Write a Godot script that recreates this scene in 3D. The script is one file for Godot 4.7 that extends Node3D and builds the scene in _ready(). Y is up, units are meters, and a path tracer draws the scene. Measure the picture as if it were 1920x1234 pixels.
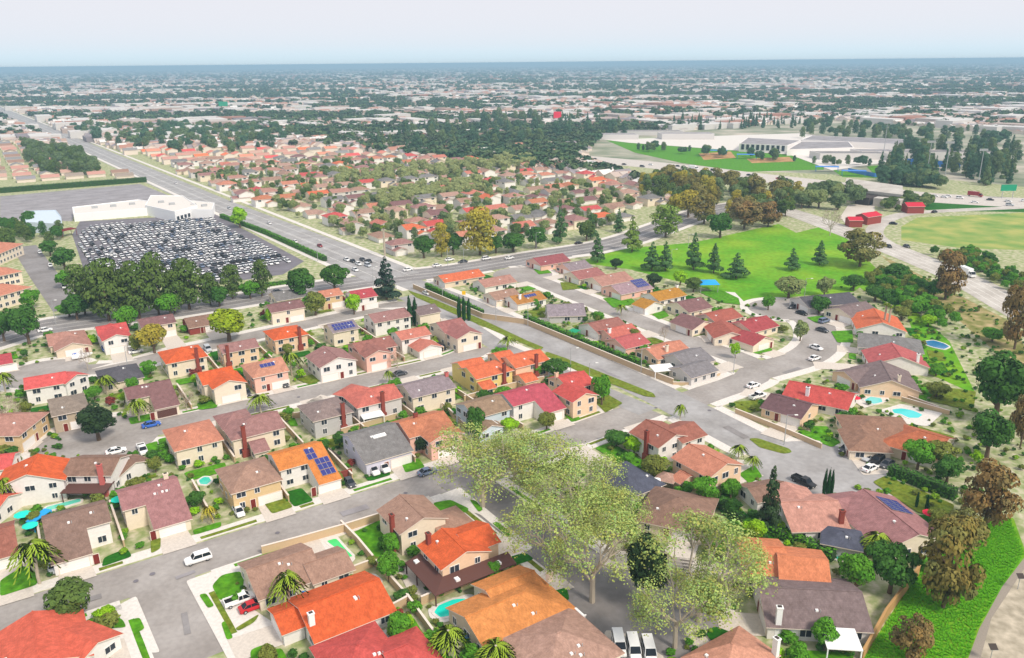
extends Node3D
# An aerial view over a Californian housing tract: metres, y up, the camera 88 m above the origin looking towards -z.

var M := {}
var K := {}
var rng := RandomNumberGenerator.new()
var eye := Vector3(0, 88, 0)
var ROOFS := {
		"orange":Color8(240,112,64),
		"orange2":Color8(238,128,88),
		"lightorange":Color8(242,158,92),
		"solarorange":Color8(247,150,80),
		"peachorange":Color8(244,150,108),
		"redorange":Color8(243,116,92),
		"coral":Color8(241,108,105),
		"coral2":Color8(222,100,98),
		"crimson":Color8(205,95,110),
		"crimson2":Color8(200,88,95),
		"red":Color8(220,98,92),
		"maroon":Color8(172,100,104),
		"maroonred":Color8(188,88,92),
		"mauvebrown":Color8(158,130,118),
		"mauvepink":Color8(184,134,134),
		"mauvered":Color8(178,134,130),
		"mauvegrey":Color8(146,128,128),
		"mauvegrey2":Color8(160,142,138),
		"brown":Color8(160,128,112),
		"tan":Color8(186,150,132),
		"tanbrown":Color8(170,132,112),
		"beige":Color8(200,162,146),
		"peach":Color8(226,166,142),
		"peach2":Color8(222,160,134),
		"salmon":Color8(220,126,112),
		"salmon2":Color8(222,140,122),
		"salmontan":Color8(222,150,124),
		"salmonpink":Color8(220,164,148),
		"grey":Color8(146,144,144),
		"midgrey":Color8(150,146,150),
		"charcoal":Color8(104,102,110),
		"slate":Color8(98,102,120),
		"lilac":Color8(164,150,156),
		"lilacgrey":Color8(168,156,164),
		"lilacpink":Color8(184,156,164),
		"taupe":Color8(170,144,120),
		"taupegrey":Color8(160,146,134),
		"terracotta":Color8(214,140,106),
		"plum":Color8(150,112,112),
		"plumdark":Color8(128,98,102),
		"redbrown":Color8(178,116,100),
		"redbrown2":Color8(176,120,110),
		"rosebrown":Color8(182,122,118),
		"rosetan":Color8(200,150,136),
		"rose":Color8(208,112,112),
		"rust":Color8(190,110,96),
		"rustorange":Color8(206,122,88),
		"ochre":Color8(200,142,76),
		"gold":Color8(204,148,62)}
var WALLS := {
		"white":Color8(240,236,234),
		"cream":Color8(238,224,204),
		"beige":Color8(224,208,186),
		"tanwall":Color8(222,194,150),
		"peachwall":Color8(240,208,178),
		"pinkwall":Color8(240,192,176),
		"yellowwall":Color8(240,216,140),
		"greywall":Color8(196,194,194),
		"lightgrey":Color8(216,212,210),
		"lilacwall":Color8(214,212,230),
		"bluewall":Color8(206,220,232),
		"taupewall":Color8(188,172,150),
		"redwall":Color8(150,72,64)}
var PAINTS := {
		"white":Color8(238,238,238),
		"black":Color8(28,28,30),
		"darkgrey":Color8(70,72,78),
		"silver":Color8(190,194,200),
		"red":Color8(190,30,40),
		"darkred":Color8(150,30,40),
		"blue":Color8(50,100,190),
		"slate":Color8(110,125,150)}

const SHORTS := [
	"corner house with the coral red roof",
	"flat brown house by the green pool",
	"vivid orange house with white stucco chimney",
	"faded red house at the bottom edge",
	"two storey cream house with tan roof",
	"bright orange house with brown lean-to",
	"amber house by the oval pool",
	"beige roofed house above the parked vans",
	"peach hip roofed house at the bottom right",
	"grey brown house with white patio cover",
	"orange house behind the clipped hedge",
	"pink tiled house with grey sunroom",
	"slate sunroom building",
	"mauve house with long solar heater",
	"white gabled house beside the tall conifer",
	"brown hip roofed house behind the pale trees",
	"dark slate house with white flat patio",
	"white two storey house with red brown roof",
	"tall peach house with salmon roof",
	"red brown house at the left edge",
	"long brown roofed house behind the big palm",
	"rose roofed house with white garage",
	"tan two storey house with hip roof",
	"orange house with blue solar panels",
	"grey roofed house with two white cars",
	"pink house with terracotta roof",
	"taupe roofed house beside the camper",
	"crimson roofed white house",
	"red roofed house by the corner lawn",
	"peach hip roofed house on the bend",
	"mauve roofed cream house with lean-to",
	"grey walled house with taupe hip roof",
	"salmon roofed grey house with white awning",
	"lilac roofed cream house",
	"yellow walled house with orange roof",
	"peach walled orange roofed house by the median",
	"coral roofed white house on the left",
	"taupe house below the coral roof",
	"tan house with corner balcony",
	"charcoal roofed house behind yellow shrub",
	"plum roofed house with brown garage",
	"orange roofed cream house with red porch",
	"peach roofed house with two solar strips",
	"mauve roofed house with white gable",
	"pink walled house with red brown roof",
	"salmon roofed white house with low garage",
	"big rose brown house with two dark cars",
	"orange hip roofed house on the loop",
	"peach walled house with mauve gable roof",
	"orange hip roofed house with dark chimney",
	"cream house with purple solar roof",
	"white gabled house with long mauve roof",
	"grey mauve house behind the cypresses",
	"brown mauve house with dark porch",
	"grey roofed house by the street trees",
	"salmon tan two storey house",
	"crimson house beside the dark cedar",
	"plum roofed house behind the yellow tree",
	"red roofed white house with blue cars",
	"rosy tan low house",
	"crimson white house at the far left",
	"brown house with dark red front",
	"orange house with white end wall",
	"small red roofed house at the left bend",
	"red orange roof at the lower left edge",
	"white house with brown patio roof",
	"long orange house at the avenue corner",
	"rosy tan house next to the corner",
	"light tan house along the avenue wall",
	"ochre roofed house with white chimney",
	"grey lilac house along the avenue",
	"white walled house with brown roof",
	"salmon roofed house with white chimney",
	"pink walled house on the inner street",
	"salmon tan house before the grey corner house",
	"grey corner house with white patio cover",
	"maroon roofed house by the park path",
	"lilac roofed house by the park",
	"red brown house bordering the park",
	"tan brown house bordering the park",
	"pale mauve house with solar roof",
	"golden ochre house",
	"brown mauve house by the short path",
	"rust red house in the park row",
	"maroon red house with palm yard",
	"dark grey house at the park end",
	"grey brown house beside the orange white house",
	"orange roofed white house on the loop",
	"grey roofed house behind the kidney pool",
	"rose red house on the loop",
	"mauve grey house with peach gables",
	"red roofed house with dark brown front",
	"dark brown house by the white pickup",
	"tan brown house below the turquoise pool",
	"rust orange house with many parked cars"]
const PHRASES := [
	"in the dark belt behind the orange tract",
	"in the pale street row of the orange tract",
	"in the nearer pale street row of the orange tract",
	"between the park and the distant freeway",
	"by the freeway underpass",
	"around the school ball fields",
	"in the dark row behind the school",
	"in the grove right of the school",
	"in the green band across the far left tract",
	"among the far left grey houses",
	"among the orange tract houses",
	"along the far side of the distant freeway",
	"right of the freeway bridge",
	"around the loop ramp start",
	"in the dense shrubbery of the ramp slope",
	"on the far side of the ramp",
	"in the back yards along the avenue wall",
	"around the white shed left of the car lot"]

func _ready():
	var cam := Camera3D.new()
	cam.name = "camera"
	add_child(cam)
	cam.position = eye
	cam.fov = rad_to_deg(2.0 * atan(617.0 / 1500.0))
	cam.near = 0.5
	cam.far = 80000.0
	cam.rotation = Vector3(-atan(500.0 / 1500.0), 0, 0)
	cam.rotate_object_local(Vector3(0, 0, 1), -atan(0.0094))
	cam.current = true
	var we := WorldEnvironment.new()
	we.name = "environment"
	add_child(we)
	var e := Environment.new()
	we.environment = e
	e.background_mode = Environment.BG_SKY
	e.sky = Sky.new()
	var sm := ProceduralSkyMaterial.new()
	e.sky.sky_material = sm
	sm.sky_top_color = Color8(211, 212, 219)
	sm.sky_horizon_color = Color8(180, 211, 224)
	sm.sky_curve = 0.011
	sm.ground_bottom_color = Color(0.5, 0.5, 0.48)
	sm.ground_horizon_color = Color(0.72, 0.78, 0.82)
	e.tonemap_mode = Environment.TONE_MAPPER_LINEAR
	e.tonemap_exposure = 1.28
	e.sdfgi_enabled = true
	e.ssao_enabled = true
	e.ssil_enabled = true
	e.fog_enabled = true
	e.fog_density = 0.0002
	e.fog_light_color = Color(0.74, 0.90, 1.0)
	var sun := DirectionalLight3D.new()
	sun.name = "sun"
	add_child(sun)
	sun.light_energy = 0.86
	sun.light_color = Color(1.0, 0.96, 0.9)
	sun.light_angular_distance = 12.0
	sun.shadow_enabled = true
	sun.rotation_degrees = Vector3(-46, 44, 0)
	rng.seed = 11
	materials()
	tree_models()
	setting()
	houses()
	tract()
	far_city()
	landmarks()
	plants()
	traffic()
	small_things()

# ---------------------------------------------------------------- helpers

func V(x, y) -> Vector2:
	return Vector2(x, y)

# pairs of numbers as points on the ground
func L(n: Array) -> Array:
	var p := []
	for i in range(0, n.size(), 2):
		p.append(Vector2(n[i], n[i + 1]))
	return p

func lin(c: Color) -> Color:
	return c.srgb_to_linear()

class Shape:
	var parts := {}
	func st(m: String) -> SurfaceTool:
		if not parts.has(m):
			var t := SurfaceTool.new()
			t.begin(Mesh.PRIMITIVE_TRIANGLES)
			parts[m] = t
		return parts[m]
	# a flat convex polygon that faces away from the point «inside»
	func face(m: String, p: Array, inside: Vector3, scale := 0.125):
		var n: Vector3 = (p[1] - p[0]).cross(p[2] - p[0])
		if n.length() < 1e-9 and p.size() > 3:
			n = (p[2] - p[0]).cross(p[3] - p[0])
		n = n.normalized()
		var c := Vector3()
		for q in p:
			c += q
		c /= p.size()
		var q2 := p
		if n.dot(c - inside) < 0.0:
			n = -n
			q2 = p.duplicate()
			q2.reverse()
		var e1 := Vector3.UP.cross(n)
		e1 = Vector3.RIGHT if e1.length() < 1e-3 else e1.normalized()
		var e2 := n.cross(e1)
		var t := st(m)
		for i in range(1, q2.size() - 1):
			for k in [0, i + 1, i]:
				t.set_normal(n)
				t.set_uv(Vector2(q2[k].dot(e1), -q2[k].dot(e2)) * scale)
				t.add_vertex(q2[k])
	func box(m: String, a: Vector3, b: Vector3, top := ""):
		var c := (a + b) / 2.0
		var x0 := a.x; var y0 := a.y; var z0 := a.z
		var x1 := b.x; var y1 := b.y; var z1 := b.z
		face(m, [Vector3(x0, y0, z0), Vector3(x1, y0, z0), Vector3(x1, y1, z0), Vector3(x0, y1, z0)], c)
		face(m, [Vector3(x0, y0, z1), Vector3(x1, y0, z1), Vector3(x1, y1, z1), Vector3(x0, y1, z1)], c)
		face(m, [Vector3(x0, y0, z0), Vector3(x0, y1, z0), Vector3(x0, y1, z1), Vector3(x0, y0, z1)], c)
		face(m, [Vector3(x1, y0, z0), Vector3(x1, y1, z0), Vector3(x1, y1, z1), Vector3(x1, y0, z1)], c)
		face(top if top else m, [Vector3(x0, y1, z0), Vector3(x1, y1, z0), Vector3(x1, y1, z1), Vector3(x0, y1, z1)], c)
		face(m, [Vector3(x0, y0, z0), Vector3(x1, y0, z0), Vector3(x1, y0, z1), Vector3(x0, y0, z1)], c)
	# a slab: the polygon is its top, trim goes round its edge
	func slab(m: String, trim: String, p: Array, thick: float):
		var n: Vector3 = (p[1] - p[0]).cross(p[2] - p[0]).normalized()
		if n.y < 0:
			n = -n
		var low := []
		var c := Vector3()
		for q in p:
			low.append(q - Vector3(0, thick, 0))
			c += q
		c = c / p.size() - Vector3(0, thick / 2.0, 0)
		face(m, p, c)
		face(trim, low, c)
		for i in p.size():
			var j := (i + 1) % p.size()
			face(trim, [p[i], p[j], low[j], low[i]], c)
	func tube(m: String, a: Vector3, b: Vector3, r0: float, r1: float, sides := 6):
		var d := (b - a).normalized()
		var u := d.cross(Vector3.RIGHT if absf(d.x) < 0.8 else Vector3.UP).normalized()
		var w := d.cross(u)
		for i in sides:
			var t0 := TAU * i / sides
			var t1 := TAU * (i + 1) / sides
			var o0 := u * cos(t0) + w * sin(t0)
			var o1 := u * cos(t1) + w * sin(t1)
			face(m, [a + o0 * r0, a + o1 * r0, b + o1 * r1, b + o0 * r1], (a + b) / 2.0)
		if r1 > 0.001:
			var cap := []
			for i in sides:
				cap.append(b + (u * cos(TAU * i / sides) + w * sin(TAU * i / sides)) * r1)
			face(m, cap, a)
	func done(mats: Dictionary) -> ArrayMesh:
		var mesh := ArrayMesh.new()
		for m in parts:
			parts[m].set_material(mats[m])
			parts[m].commit(mesh)
		return mesh

func tag(o: Node, label: String, category := "", group := "", kind := ""):
	if label: o.set_meta("label", label)
	if category: o.set_meta("category", category)
	if group: o.set_meta("group", group)
	if kind: o.set_meta("kind", kind)

func numbered(called: String) -> String:
	K[called] = K.get(called, -1) + 1
	return called if K[called] == 0 else "%s_%03d" % [called, K[called]]

func root(called: String, label: String, category: String, at := Vector3.ZERO, turn := 0.0, group := "") -> Node3D:
	var o := Node3D.new()
	o.name = numbered(called)
	add_child(o)
	o.position = at
	o.rotation.y = turn
	tag(o, label, category, group)
	return o

func part(called: String, mesh: Mesh, parent: Node3D, at := Vector3.ZERO, turn := 0.0) -> MeshInstance3D:
	var o := MeshInstance3D.new()
	o.mesh = mesh
	o.position = at
	o.rotation.y = turn
	var n := 0
	var name_ := called
	while parent.has_node(name_):
		n += 1
		name_ = "%s_%03d" % [called, n]
	o.name = name_
	parent.add_child(o)
	return o

func single(called: String, mesh: Mesh, label: String, category := "", group := "", kind := "") -> MeshInstance3D:
	var o := MeshInstance3D.new()
	o.mesh = mesh
	o.name = numbered(called)
	add_child(o)
	tag(o, label, category, group, kind)
	return o

# ---------------------------------------------------------------- materials

func noise_tex(freq: float, lo: Color, hi: Color, octaves := 4, size := 512, seed_ := 1) -> NoiseTexture2D:
	var n := FastNoiseLite.new()
	n.seed = seed_
	n.frequency = freq
	n.fractal_octaves = octaves
	var t := NoiseTexture2D.new()
	t.width = size
	t.height = size
	t.seamless = true
	t.noise = n
	var g := Gradient.new()
	g.set_color(0, lo)
	g.set_color(1, hi)
	t.color_ramp = g
	return t

func mat(called: String, c: Color, rough := 0.85, tex: Texture2D = null, metres := 8.0, world := true) -> StandardMaterial3D:
	var m := StandardMaterial3D.new()
	m.resource_name = called
	m.albedo_color = c
	m.roughness = rough
	m.metallic_specular = 0.3
	if tex:
		m.albedo_texture = tex
		if world:
			m.uv1_triplanar = true
			m.uv1_world_triplanar = true
			m.uv1_scale = Vector3.ONE / metres
	M[called] = m
	return m

# broad stains and fading over a material, in world space
func weather(m: StandardMaterial3D, tex: Texture2D, metres: float):
	m.detail_enabled = true
	m.detail_albedo = tex
	m.detail_blend_mode = BaseMaterial3D.BLEND_MODE_MUL
	m.detail_uv_layer = BaseMaterial3D.DETAIL_UV_2
	m.uv2_triplanar = true
	m.uv2_world_triplanar = true
	m.uv2_scale = Vector3.ONE / metres

func dim(c: Color, k: float) -> Color:
	var l := c.srgb_to_linear()
	return Color(minf(l.r * k, 0.92), minf(l.g * k, 0.92), minf(l.b * k, 0.92)).linear_to_srgb()

func tile_image() -> Array:
	# courses of roof tiles: 8 m square, 24 courses of 40 tiles, each with a tone of its own
	var im := Image.create(512, 512, false, Image.FORMAT_RGB8)
	var hi := Image.create(512, 512, false, Image.FORMAT_RGB8)
	var r := RandomNumberGenerator.new()
	r.seed = 5
	var n := FastNoiseLite.new()
	n.frequency = 0.012
	for row in 24:
		var y0 := int(row * 512 / 24.0)
		var y1 := int((row + 1) * 512 / 24.0)
		for col in 40:
			var x0 := int(col * 512 / 40.0)
			var x1 := int((col + 1) * 512 / 40.0)
			var tone := r.randf_range(0.9, 1.0)
			for y in range(y0, y1):
				for x in range(x0, x1):
					var v := tone * (0.95 + 0.05 * n.get_noise_2d(x, y))
					var u := (x - x0 + 0.5) / (x1 - x0)
					var h := sin(u * PI) * 0.5 + 0.5 * (y - y0) / float(y1 - y0)
					if y == y1 - 1:
						v *= 0.93
					im.set_pixel(x, y, Color(v, v, v))
					hi.set_pixel(x, y, Color(h, h, h))
	hi.bump_map_to_normal_map(3.0)
	return [ImageTexture.create_from_image(im), ImageTexture.create_from_image(hi)]

func materials():
	var t := tile_image()
	var stain := noise_tex(0.022, Color(0.80, 0.79, 0.78), Color(1, 1, 1), 6, 512, 61)
	for k in ROOFS:
		var m := mat("roof_" + k, dim(ROOFS[k], 1.08), 0.8, t[0], 8.0, false)
		m.normal_enabled = true
		m.normal_texture = t[1]
		m.normal_scale = 0.5
		weather(m, stain, 21.0)
	var stucco := noise_tex(0.02, Color(0.94, 0.935, 0.93), Color(1, 1, 1), 5, 512, 3)
	for k in WALLS:
		mat("wall_" + k, dim(WALLS[k], 0.98), 0.9, stucco, 9.0)
	var grain := noise_tex(0.03, Color(0.90, 0.90, 0.90), Color(1, 1, 1), 6, 512, 9)
	var blotch := noise_tex(0.012, Color(0.72, 0.72, 0.70), Color(1, 1, 1), 5, 512, 21)
	mat("asphalt", Color8(178, 172, 168), 0.9, grain, 23.0)
	mat("asphalt2", Color8(156, 152, 152), 0.9, grain, 27.0)
	mat("asphalt3", Color8(180, 178, 178), 0.9, grain, 31.0)
	mat("lotgrey", Color8(168, 164, 168), 0.9, grain, 37.0)
	mat("lotdark", Color8(134, 130, 138), 0.9, grain, 37.0)
	mat("concrete", Color8(212, 206, 198), 0.9, grain, 29.0)
	for k in ["asphalt", "asphalt2", "asphalt3", "lotgrey", "lotdark", "concrete"]:
		weather(M[k], noise_tex(0.006, Color(0.86, 0.85, 0.84), Color(1, 1, 1), 3, 512, 63), 41.0)
	mat("pale", Color8(228, 222, 215), 0.9, grain, 13.0)
	mat("drive", Color8(216, 206, 195), 0.9, grain, 11.0)
	mat("bluepave", Color8(168, 190, 206), 0.9, grain, 7.0)
	mat("sand", Color8(206, 194, 174), 0.95, blotch, 17.0)
	mat("gravel", Color8(160, 150, 138), 0.95, grain, 5.0)
	mat("clay", Color8(206, 160, 110), 0.95, blotch, 60.0)
	mat("dirt", Color8(200, 182, 156), 0.95, noise_tex(0.015, Color8(120, 150, 70), Color8(255, 240, 226), 5, 512, 33), 46.0)
	mat("drygrass", Color8(255, 255, 255), 0.95, noise_tex(0.008, Color8(96, 140, 62), Color8(182, 174, 100), 5, 512, 35), 90.0)
	var turf := noise_tex(0.02, Color(0.66, 0.74, 0.6), Color(1, 1, 1), 6, 512, 41)
	mat("lawn_b", Color8(104, 178, 34), 0.95, turf, 15.0)
	mat("park", Color(1, 1, 1), 0.95, noise_tex(0.008, Color8(84, 164, 22), Color8(146, 190, 50), 5, 512, 43), 150.0)
	mat("tuft", Color8(112, 186, 34), 0.9)
	mat("lawn_d", Color8(48, 128, 26), 0.95, turf, 12.0)
	mat("lawn_o", Color8(140, 158, 62), 0.95, turf, 12.0)
	mat("ground", Color(1, 1, 1), 0.95, noise_tex(0.03, Color8(112, 134, 70), Color8(212, 198, 180), 6, 1024, 47), 90.0)
	mat("plain", Color(1, 1, 1), 0.95, noise_tex(0.01, Color8(96, 112, 84), Color8(206, 192, 180), 6, 1024, 49), 620.0)
	for k in ["lawn_b", "lawn_d", "lawn_o", "park"]:
		weather(M[k], noise_tex(0.02, Color8(226, 206, 150), Color(1, 1, 1), 4, 512, 67), 33.0)
	mat("tan", Color8(204, 178, 144), 0.95, stucco, 3.0)
	mat("dark", Color8(74, 66, 62), 0.9)
	mat("wood", Color8(190, 150, 100), 0.9, stucco, 2.0)
	mat("brick", Color8(146, 74, 64), 0.9, stucco, 2.0)
	mat("pinkbrick", Color8(206, 112, 108), 0.9, stucco, 2.0)
	mat("trim", Color8(226, 212, 200), 0.8)
	mat("frame", Color8(230, 228, 226), 0.6)
	mat("pane", Color8(52, 60, 70), 0.12)
	mat("garage", Color8(236, 233, 230), 0.6)
	mat("door", Color8(120, 46, 40), 0.6)
	mat("darkred", Color8(120, 36, 36), 0.7)
	mat("darkbrown", Color8(96, 66, 60), 0.8)
	mat("white", Color8(240, 240, 240), 0.6)
	mat("solar", Color8(58, 62, 128), 0.25)
	mat("bark", Color8(112, 94, 78), 0.95, grain, 1.5)
	mat("palebark", Color8(188, 176, 158), 0.95, grain, 1.5)
	mat("metal", Color8(170, 172, 174), 0.4)
	mat("rubber", Color8(26, 26, 28), 0.8)
	mat("glass", Color8(34, 40, 48), 0.08)
	mat("light", Color8(236, 236, 230), 0.3)
	mat("redlight", Color8(170, 20, 24), 0.3)
	mat("marking", Color8(232, 230, 224), 0.8)
	for k in PAINTS:
		var p := mat("paint_" + k, PAINTS[k], 0.3)
		p.clearcoat_enabled = true
		p.clearcoat = 0.6
	var tones := {"dg": Color8(62, 104, 36), "dk": Color8(44, 66, 34), "g": Color8(84, 140, 34), "ol": Color8(112, 122, 52), "og": Color8(82, 104, 46), "lm": Color8(136, 184, 26), "yl": Color8(140, 162, 30), "yo": Color8(160, 150, 54), "w": Color8(158, 172, 94), "wo": Color8(130, 144, 88), "dkp": Color8(58, 82, 48), "dkb": Color8(44, 66, 52), "pk": Color8(76, 112, 62), "po": Color8(112, 136, 56), "cy": Color8(34, 76, 36), "eu": Color8(122, 116, 60), "eb": Color8(126, 106, 64), "br": Color8(132, 106, 102), "pm": Color8(132, 156, 46), "py": Color8(190, 180, 60), "fd": Color8(72, 104, 74), "fd2": Color8(100, 120, 76), "fp": Color8(150, 158, 104), "rd": Color8(130, 60, 52)}
	for k in tones:
		var m := mat("leaf_" + k, dim(tones[k], 1.22), 0.8)
		m.vertex_color_use_as_albedo = true
		m.backlight_enabled = true
		m.backlight = dim(tones[k], 0.35)
	mat("freewaygrey", Color8(206, 198, 190), 0.9, grain, 40.0)
	var vc := mat("tinted", Color(1, 1, 1), 0.9)
	vc.vertex_color_use_as_albedo = true

# ---------------------------------------------------------------- ground, roads, lawns

func sheet_mesh(p: Array, m: String, y: float) -> ArrayMesh:
	var poly := PackedVector2Array(p)
	var tri := Geometry2D.triangulate_polygon(poly)
	var t := SurfaceTool.new()
	t.begin(Mesh.PRIMITIVE_TRIANGLES)
	for i in range(0, tri.size(), 3):
		var a := poly[tri[i]]
		var b := poly[tri[i + 1]]
		var c := poly[tri[i + 2]]
		if (b - a).cross(c - a) < 0:
			var s := b
			b = c
			c = s
		for q in [a, b, c]:
			t.set_normal(Vector3.UP)
			t.add_vertex(Vector3(q.x, y, q.y))
	t.set_material(M[m])
	return t.commit()

func sheet(called: String, label: String, p: Array, m: String, y: float):
	# soften the corners of lawns and slabs
	var q := []
	if called in ["lawn", "planted_median", "park_lawn", "grass_slope", "dirt_slope", "dry_field", "pavement_slab", "terrace"]:
		for i in p.size():
			var a: Vector2 = p[(i + p.size() - 1) % p.size()]
			var b: Vector2 = p[i]
			var c: Vector2 = p[(i + 1) % p.size()]
			var ra := minf(0.7, 0.3 * a.distance_to(b))
			var rc := minf(0.7, 0.3 * c.distance_to(b))
			var u := b + (a - b).normalized() * ra
			var w := b + (c - b).normalized() * rc
			q.append_array([u, (u + 2.0 * b + w) / 4.0, w])
	else:
		q = p
	single(called, sheet_mesh(q, m, y), label, "", "", "structure")

var labels_used := {}

const WORDS := ["first", "second", "third", "fourth", "fifth", "sixth", "seventh", "eighth", "ninth", "tenth", "eleventh", "twelfth", "thirteenth", "fourteenth", "fifteenth", "sixteenth", "seventeenth", "eighteenth", "nineteenth", "twentieth"]

func ordinal(n: int) -> String:
	return WORDS[n] if n < 20 else ["twenty ", "thirty ", "forty ", "fifty "][mini(int(n / 20.0) - 1, 3)] + WORDS[n % 20]

func unique(label: String) -> String:
	labels_used[label] = labels_used.get(label, -1) + 1
	return label if labels_used[label] == 0 else "%s %s" % [["second", "third", "fourth", "fifth", "sixth", "seventh"][labels_used[label] - 1], label]

var drives := []
var drive_of := []
var homes := []

func drive(i: int, p: Array):
	drives.append(PackedVector2Array(p))
	drive_of.append(i)
	sheet("driveway", unique("concrete driveway of the " + SHORTS[i]), p, "drive", 0.136)

func kerb_grass(along: String, i: int, p: Array, tone: String):
	sheet("grass_strip", "narrow kerb grass strip along the %s, %s from its left end" % [along, ordinal(i)], p, "lawn_" + tone, 0.142)

func lawn(i: int, where: String, p: Array, tone: String, y: float):
	sheet("lawn", unique("%s lawn patch %s the %s" % [{"b": "bright green", "d": "deep green", "o": "yellowish green"}[tone], where, SHORTS[i]]), p, "lawn_" + tone, y)

func shrub(tone: String, x: float, z: float, h: float, w: float, where: String, i: int):
	var size := "low" if h < 1.4 else ("medium" if h < 1.9 else "tall")
	tree("shrub", tone, x, z, h, w, unique("%s %s shrub %s the %s" % [size, TONE_WORDS[tone], where, SHORTS[i]]), "garden shrubs")

const TONE_WORDS := {"dg": "dark green", "g": "green", "ol": "olive", "lm": "lime green", "dk": "blackish green", "rd": "reddish", "og": "olive green", "fd": "dark blue green", "fd2": "dull green", "fp": "pale grey green", "eu": "olive brown", "eb": "brown", "wo": "grey green", "yo": "yellow olive"}

func grove(kind: String, tone: String, x: float, z: float, h: float, w: float, phrase: int, i: int, n: int):
	var what: String = {"round": "round tree", "tall": "tall tree", "conf": "conifer", "euc": "eucalyptus", "palm": "palm"}[kind]
	var pos := "" if n == 1 else (", leftmost such" if i == 0 else (", rightmost such" if i == n - 1 else ", %s from left" % ordinal(i)))
	tree(kind, tone, x, z, h, w, "%s %s %s%s" % [TONE_WORDS[tone], what, PHRASES[phrase], pos if PHRASES[phrase].split(" ").size() < 10 else pos.replace(" from left", "")], "trees " + PHRASES[phrase])

func offset_line(p: Array, d: float) -> Array:
	var o := []
	for i in p.size():
		var a: Vector2 = p[maxi(i - 1, 0)]
		var b: Vector2 = p[mini(i + 1, p.size() - 1)]
		var n := Vector2()
		if i == 0 or i == p.size() - 1:
			var t := (b - a).normalized()
			n = Vector2(-t.y, t.x)
		else:
			var t0: Vector2 = (p[i] - a).normalized()
			var t1: Vector2 = (b - p[i]).normalized()
			var n0 := Vector2(-t0.y, t0.x)
			var n1 := Vector2(-t1.y, t1.x)
			n = (n0 + n1).normalized()
			n /= maxf(n.dot(n0), 0.5)
		o.append(p[i] + n * d)
	return o

func strip(s: Shape, m: String, l: Array, r: Array, y: float, h := 0.0):
	for i in l.size() - 1:
		var a := Vector3(l[i].x, y, l[i].y)
		var b := Vector3(l[i + 1].x, y, l[i + 1].y)
		var c := Vector3(r[i + 1].x, y, r[i + 1].y)
		var d := Vector3(r[i].x, y, r[i].y)
		var inside := (a + c) / 2.0 - Vector3(0, 0.5, 0)
		s.face(m, [a, b, c], inside)
		s.face(m, [a, c, d], inside)
		if h > 0.0:
			var dn := Vector3(0, -h, 0)
			s.face(m, [a, b, b + dn, a + dn], (a + c) / 2.0)
			s.face(m, [d, c, c + dn, d + dn], (a + c) / 2.0)
			if i == 0:
				s.face(m, [a, d, d + dn, a + dn], (b + c) / 2.0)
			if i == l.size() - 2:
				s.face(m, [b, c, c + dn, b + dn], (a + d) / 2.0)

var ways := []
var waters := []
var plots := []

func open_ground(q: Vector2, gap: float) -> bool:
	for w in ways:
		for i in w[0].size() - 1:
			if Geometry2D.get_closest_point_to_segment(q, w[0][i], w[0][i + 1]).distance_to(q) < w[1] / 2 + gap:
				return false
	for p in drives + waters:
		if Geometry2D.is_point_in_polygon(q, p):
			return false
	for r in plots:
		var d: Vector3 = r[0] * Vector3(q.x, 0, q.y)
		if absf(d.x) < r[1] and d.z > -r[2] and d.z < r[3]:
			return false
	return true

func road(called: String, label: String, p: Array, w: float, m: String, y: float):
	ways.append([p, w])
	var s := Shape.new()
	strip(s, m, offset_line(p, -w / 2.0), offset_line(p, w / 2.0), y)
	var o := single(called, s.done(M), label, "", "", "structure")
	if called in ["arterial_road", "cross_street", "freeway", "freeway_ramp"]:
		var lines := [-0.26, -0.02, 0.02, 0.26] if called in ["arterial_road", "cross_street"] else [-0.3, -0.1, 0.1, 0.3]
		for f in lines:
			var k := Shape.new()
			strip(k, "marking", offset_line(p, f * w - 0.09), offset_line(p, f * w + 0.09), y + 0.004)
			part("lane_line", k.done(M), o)

func disc(called: String, label: String, c: Vector2, r: float, m: String, y: float):
	var p := []
	for i in 40:
		p.append(c + Vector2(cos(TAU * i / 40), sin(TAU * i / 40)) * r)
	single(called, sheet_mesh(p, m, y), label, "", "", "structure")

const STREETS := ["foreground street", "short lower street", "shaded street", "middle street", "upper street", "inner park street", "loop street", "avenue", "frontage road", "cross street", "arterial road"]

func kerb(i: int, j: int, p: Array, side: int):
	pavement("%s pale pavement run along the %s kerb of the %s" % [ordinal(j), "left" if side < 0 else "right", STREETS[i]], p, side)

func side_wall(i: int, j: int, p: Array):
	block_wall("tan side wall between the %s and %s" % [" ".join(SHORTS[i].split(" ").slice(0, 5)), " ".join(SHORTS[j].split(" ").slice(0, 5))], p, 1.6, "tan")

func garden_tree(tone: String, x: float, z: float, h: float, w: float, where: String, i: int):
	tree("round", tone, x, z, h, w, unique("%s garden tree %s the %s" % [TONE_WORDS[tone], where, SHORTS[i]]), "garden trees")

func pavement(label: String, p: Array, side: int):
	# kerb and pavement raised 0.12 m beside the road
	var s := Shape.new()
	strip(s, "pale", offset_line(p, 0.0), offset_line(p, 2.9 * side), 0.12, 0.12)
	single("pavement", s.done(M), label, "", "", "structure")

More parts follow.
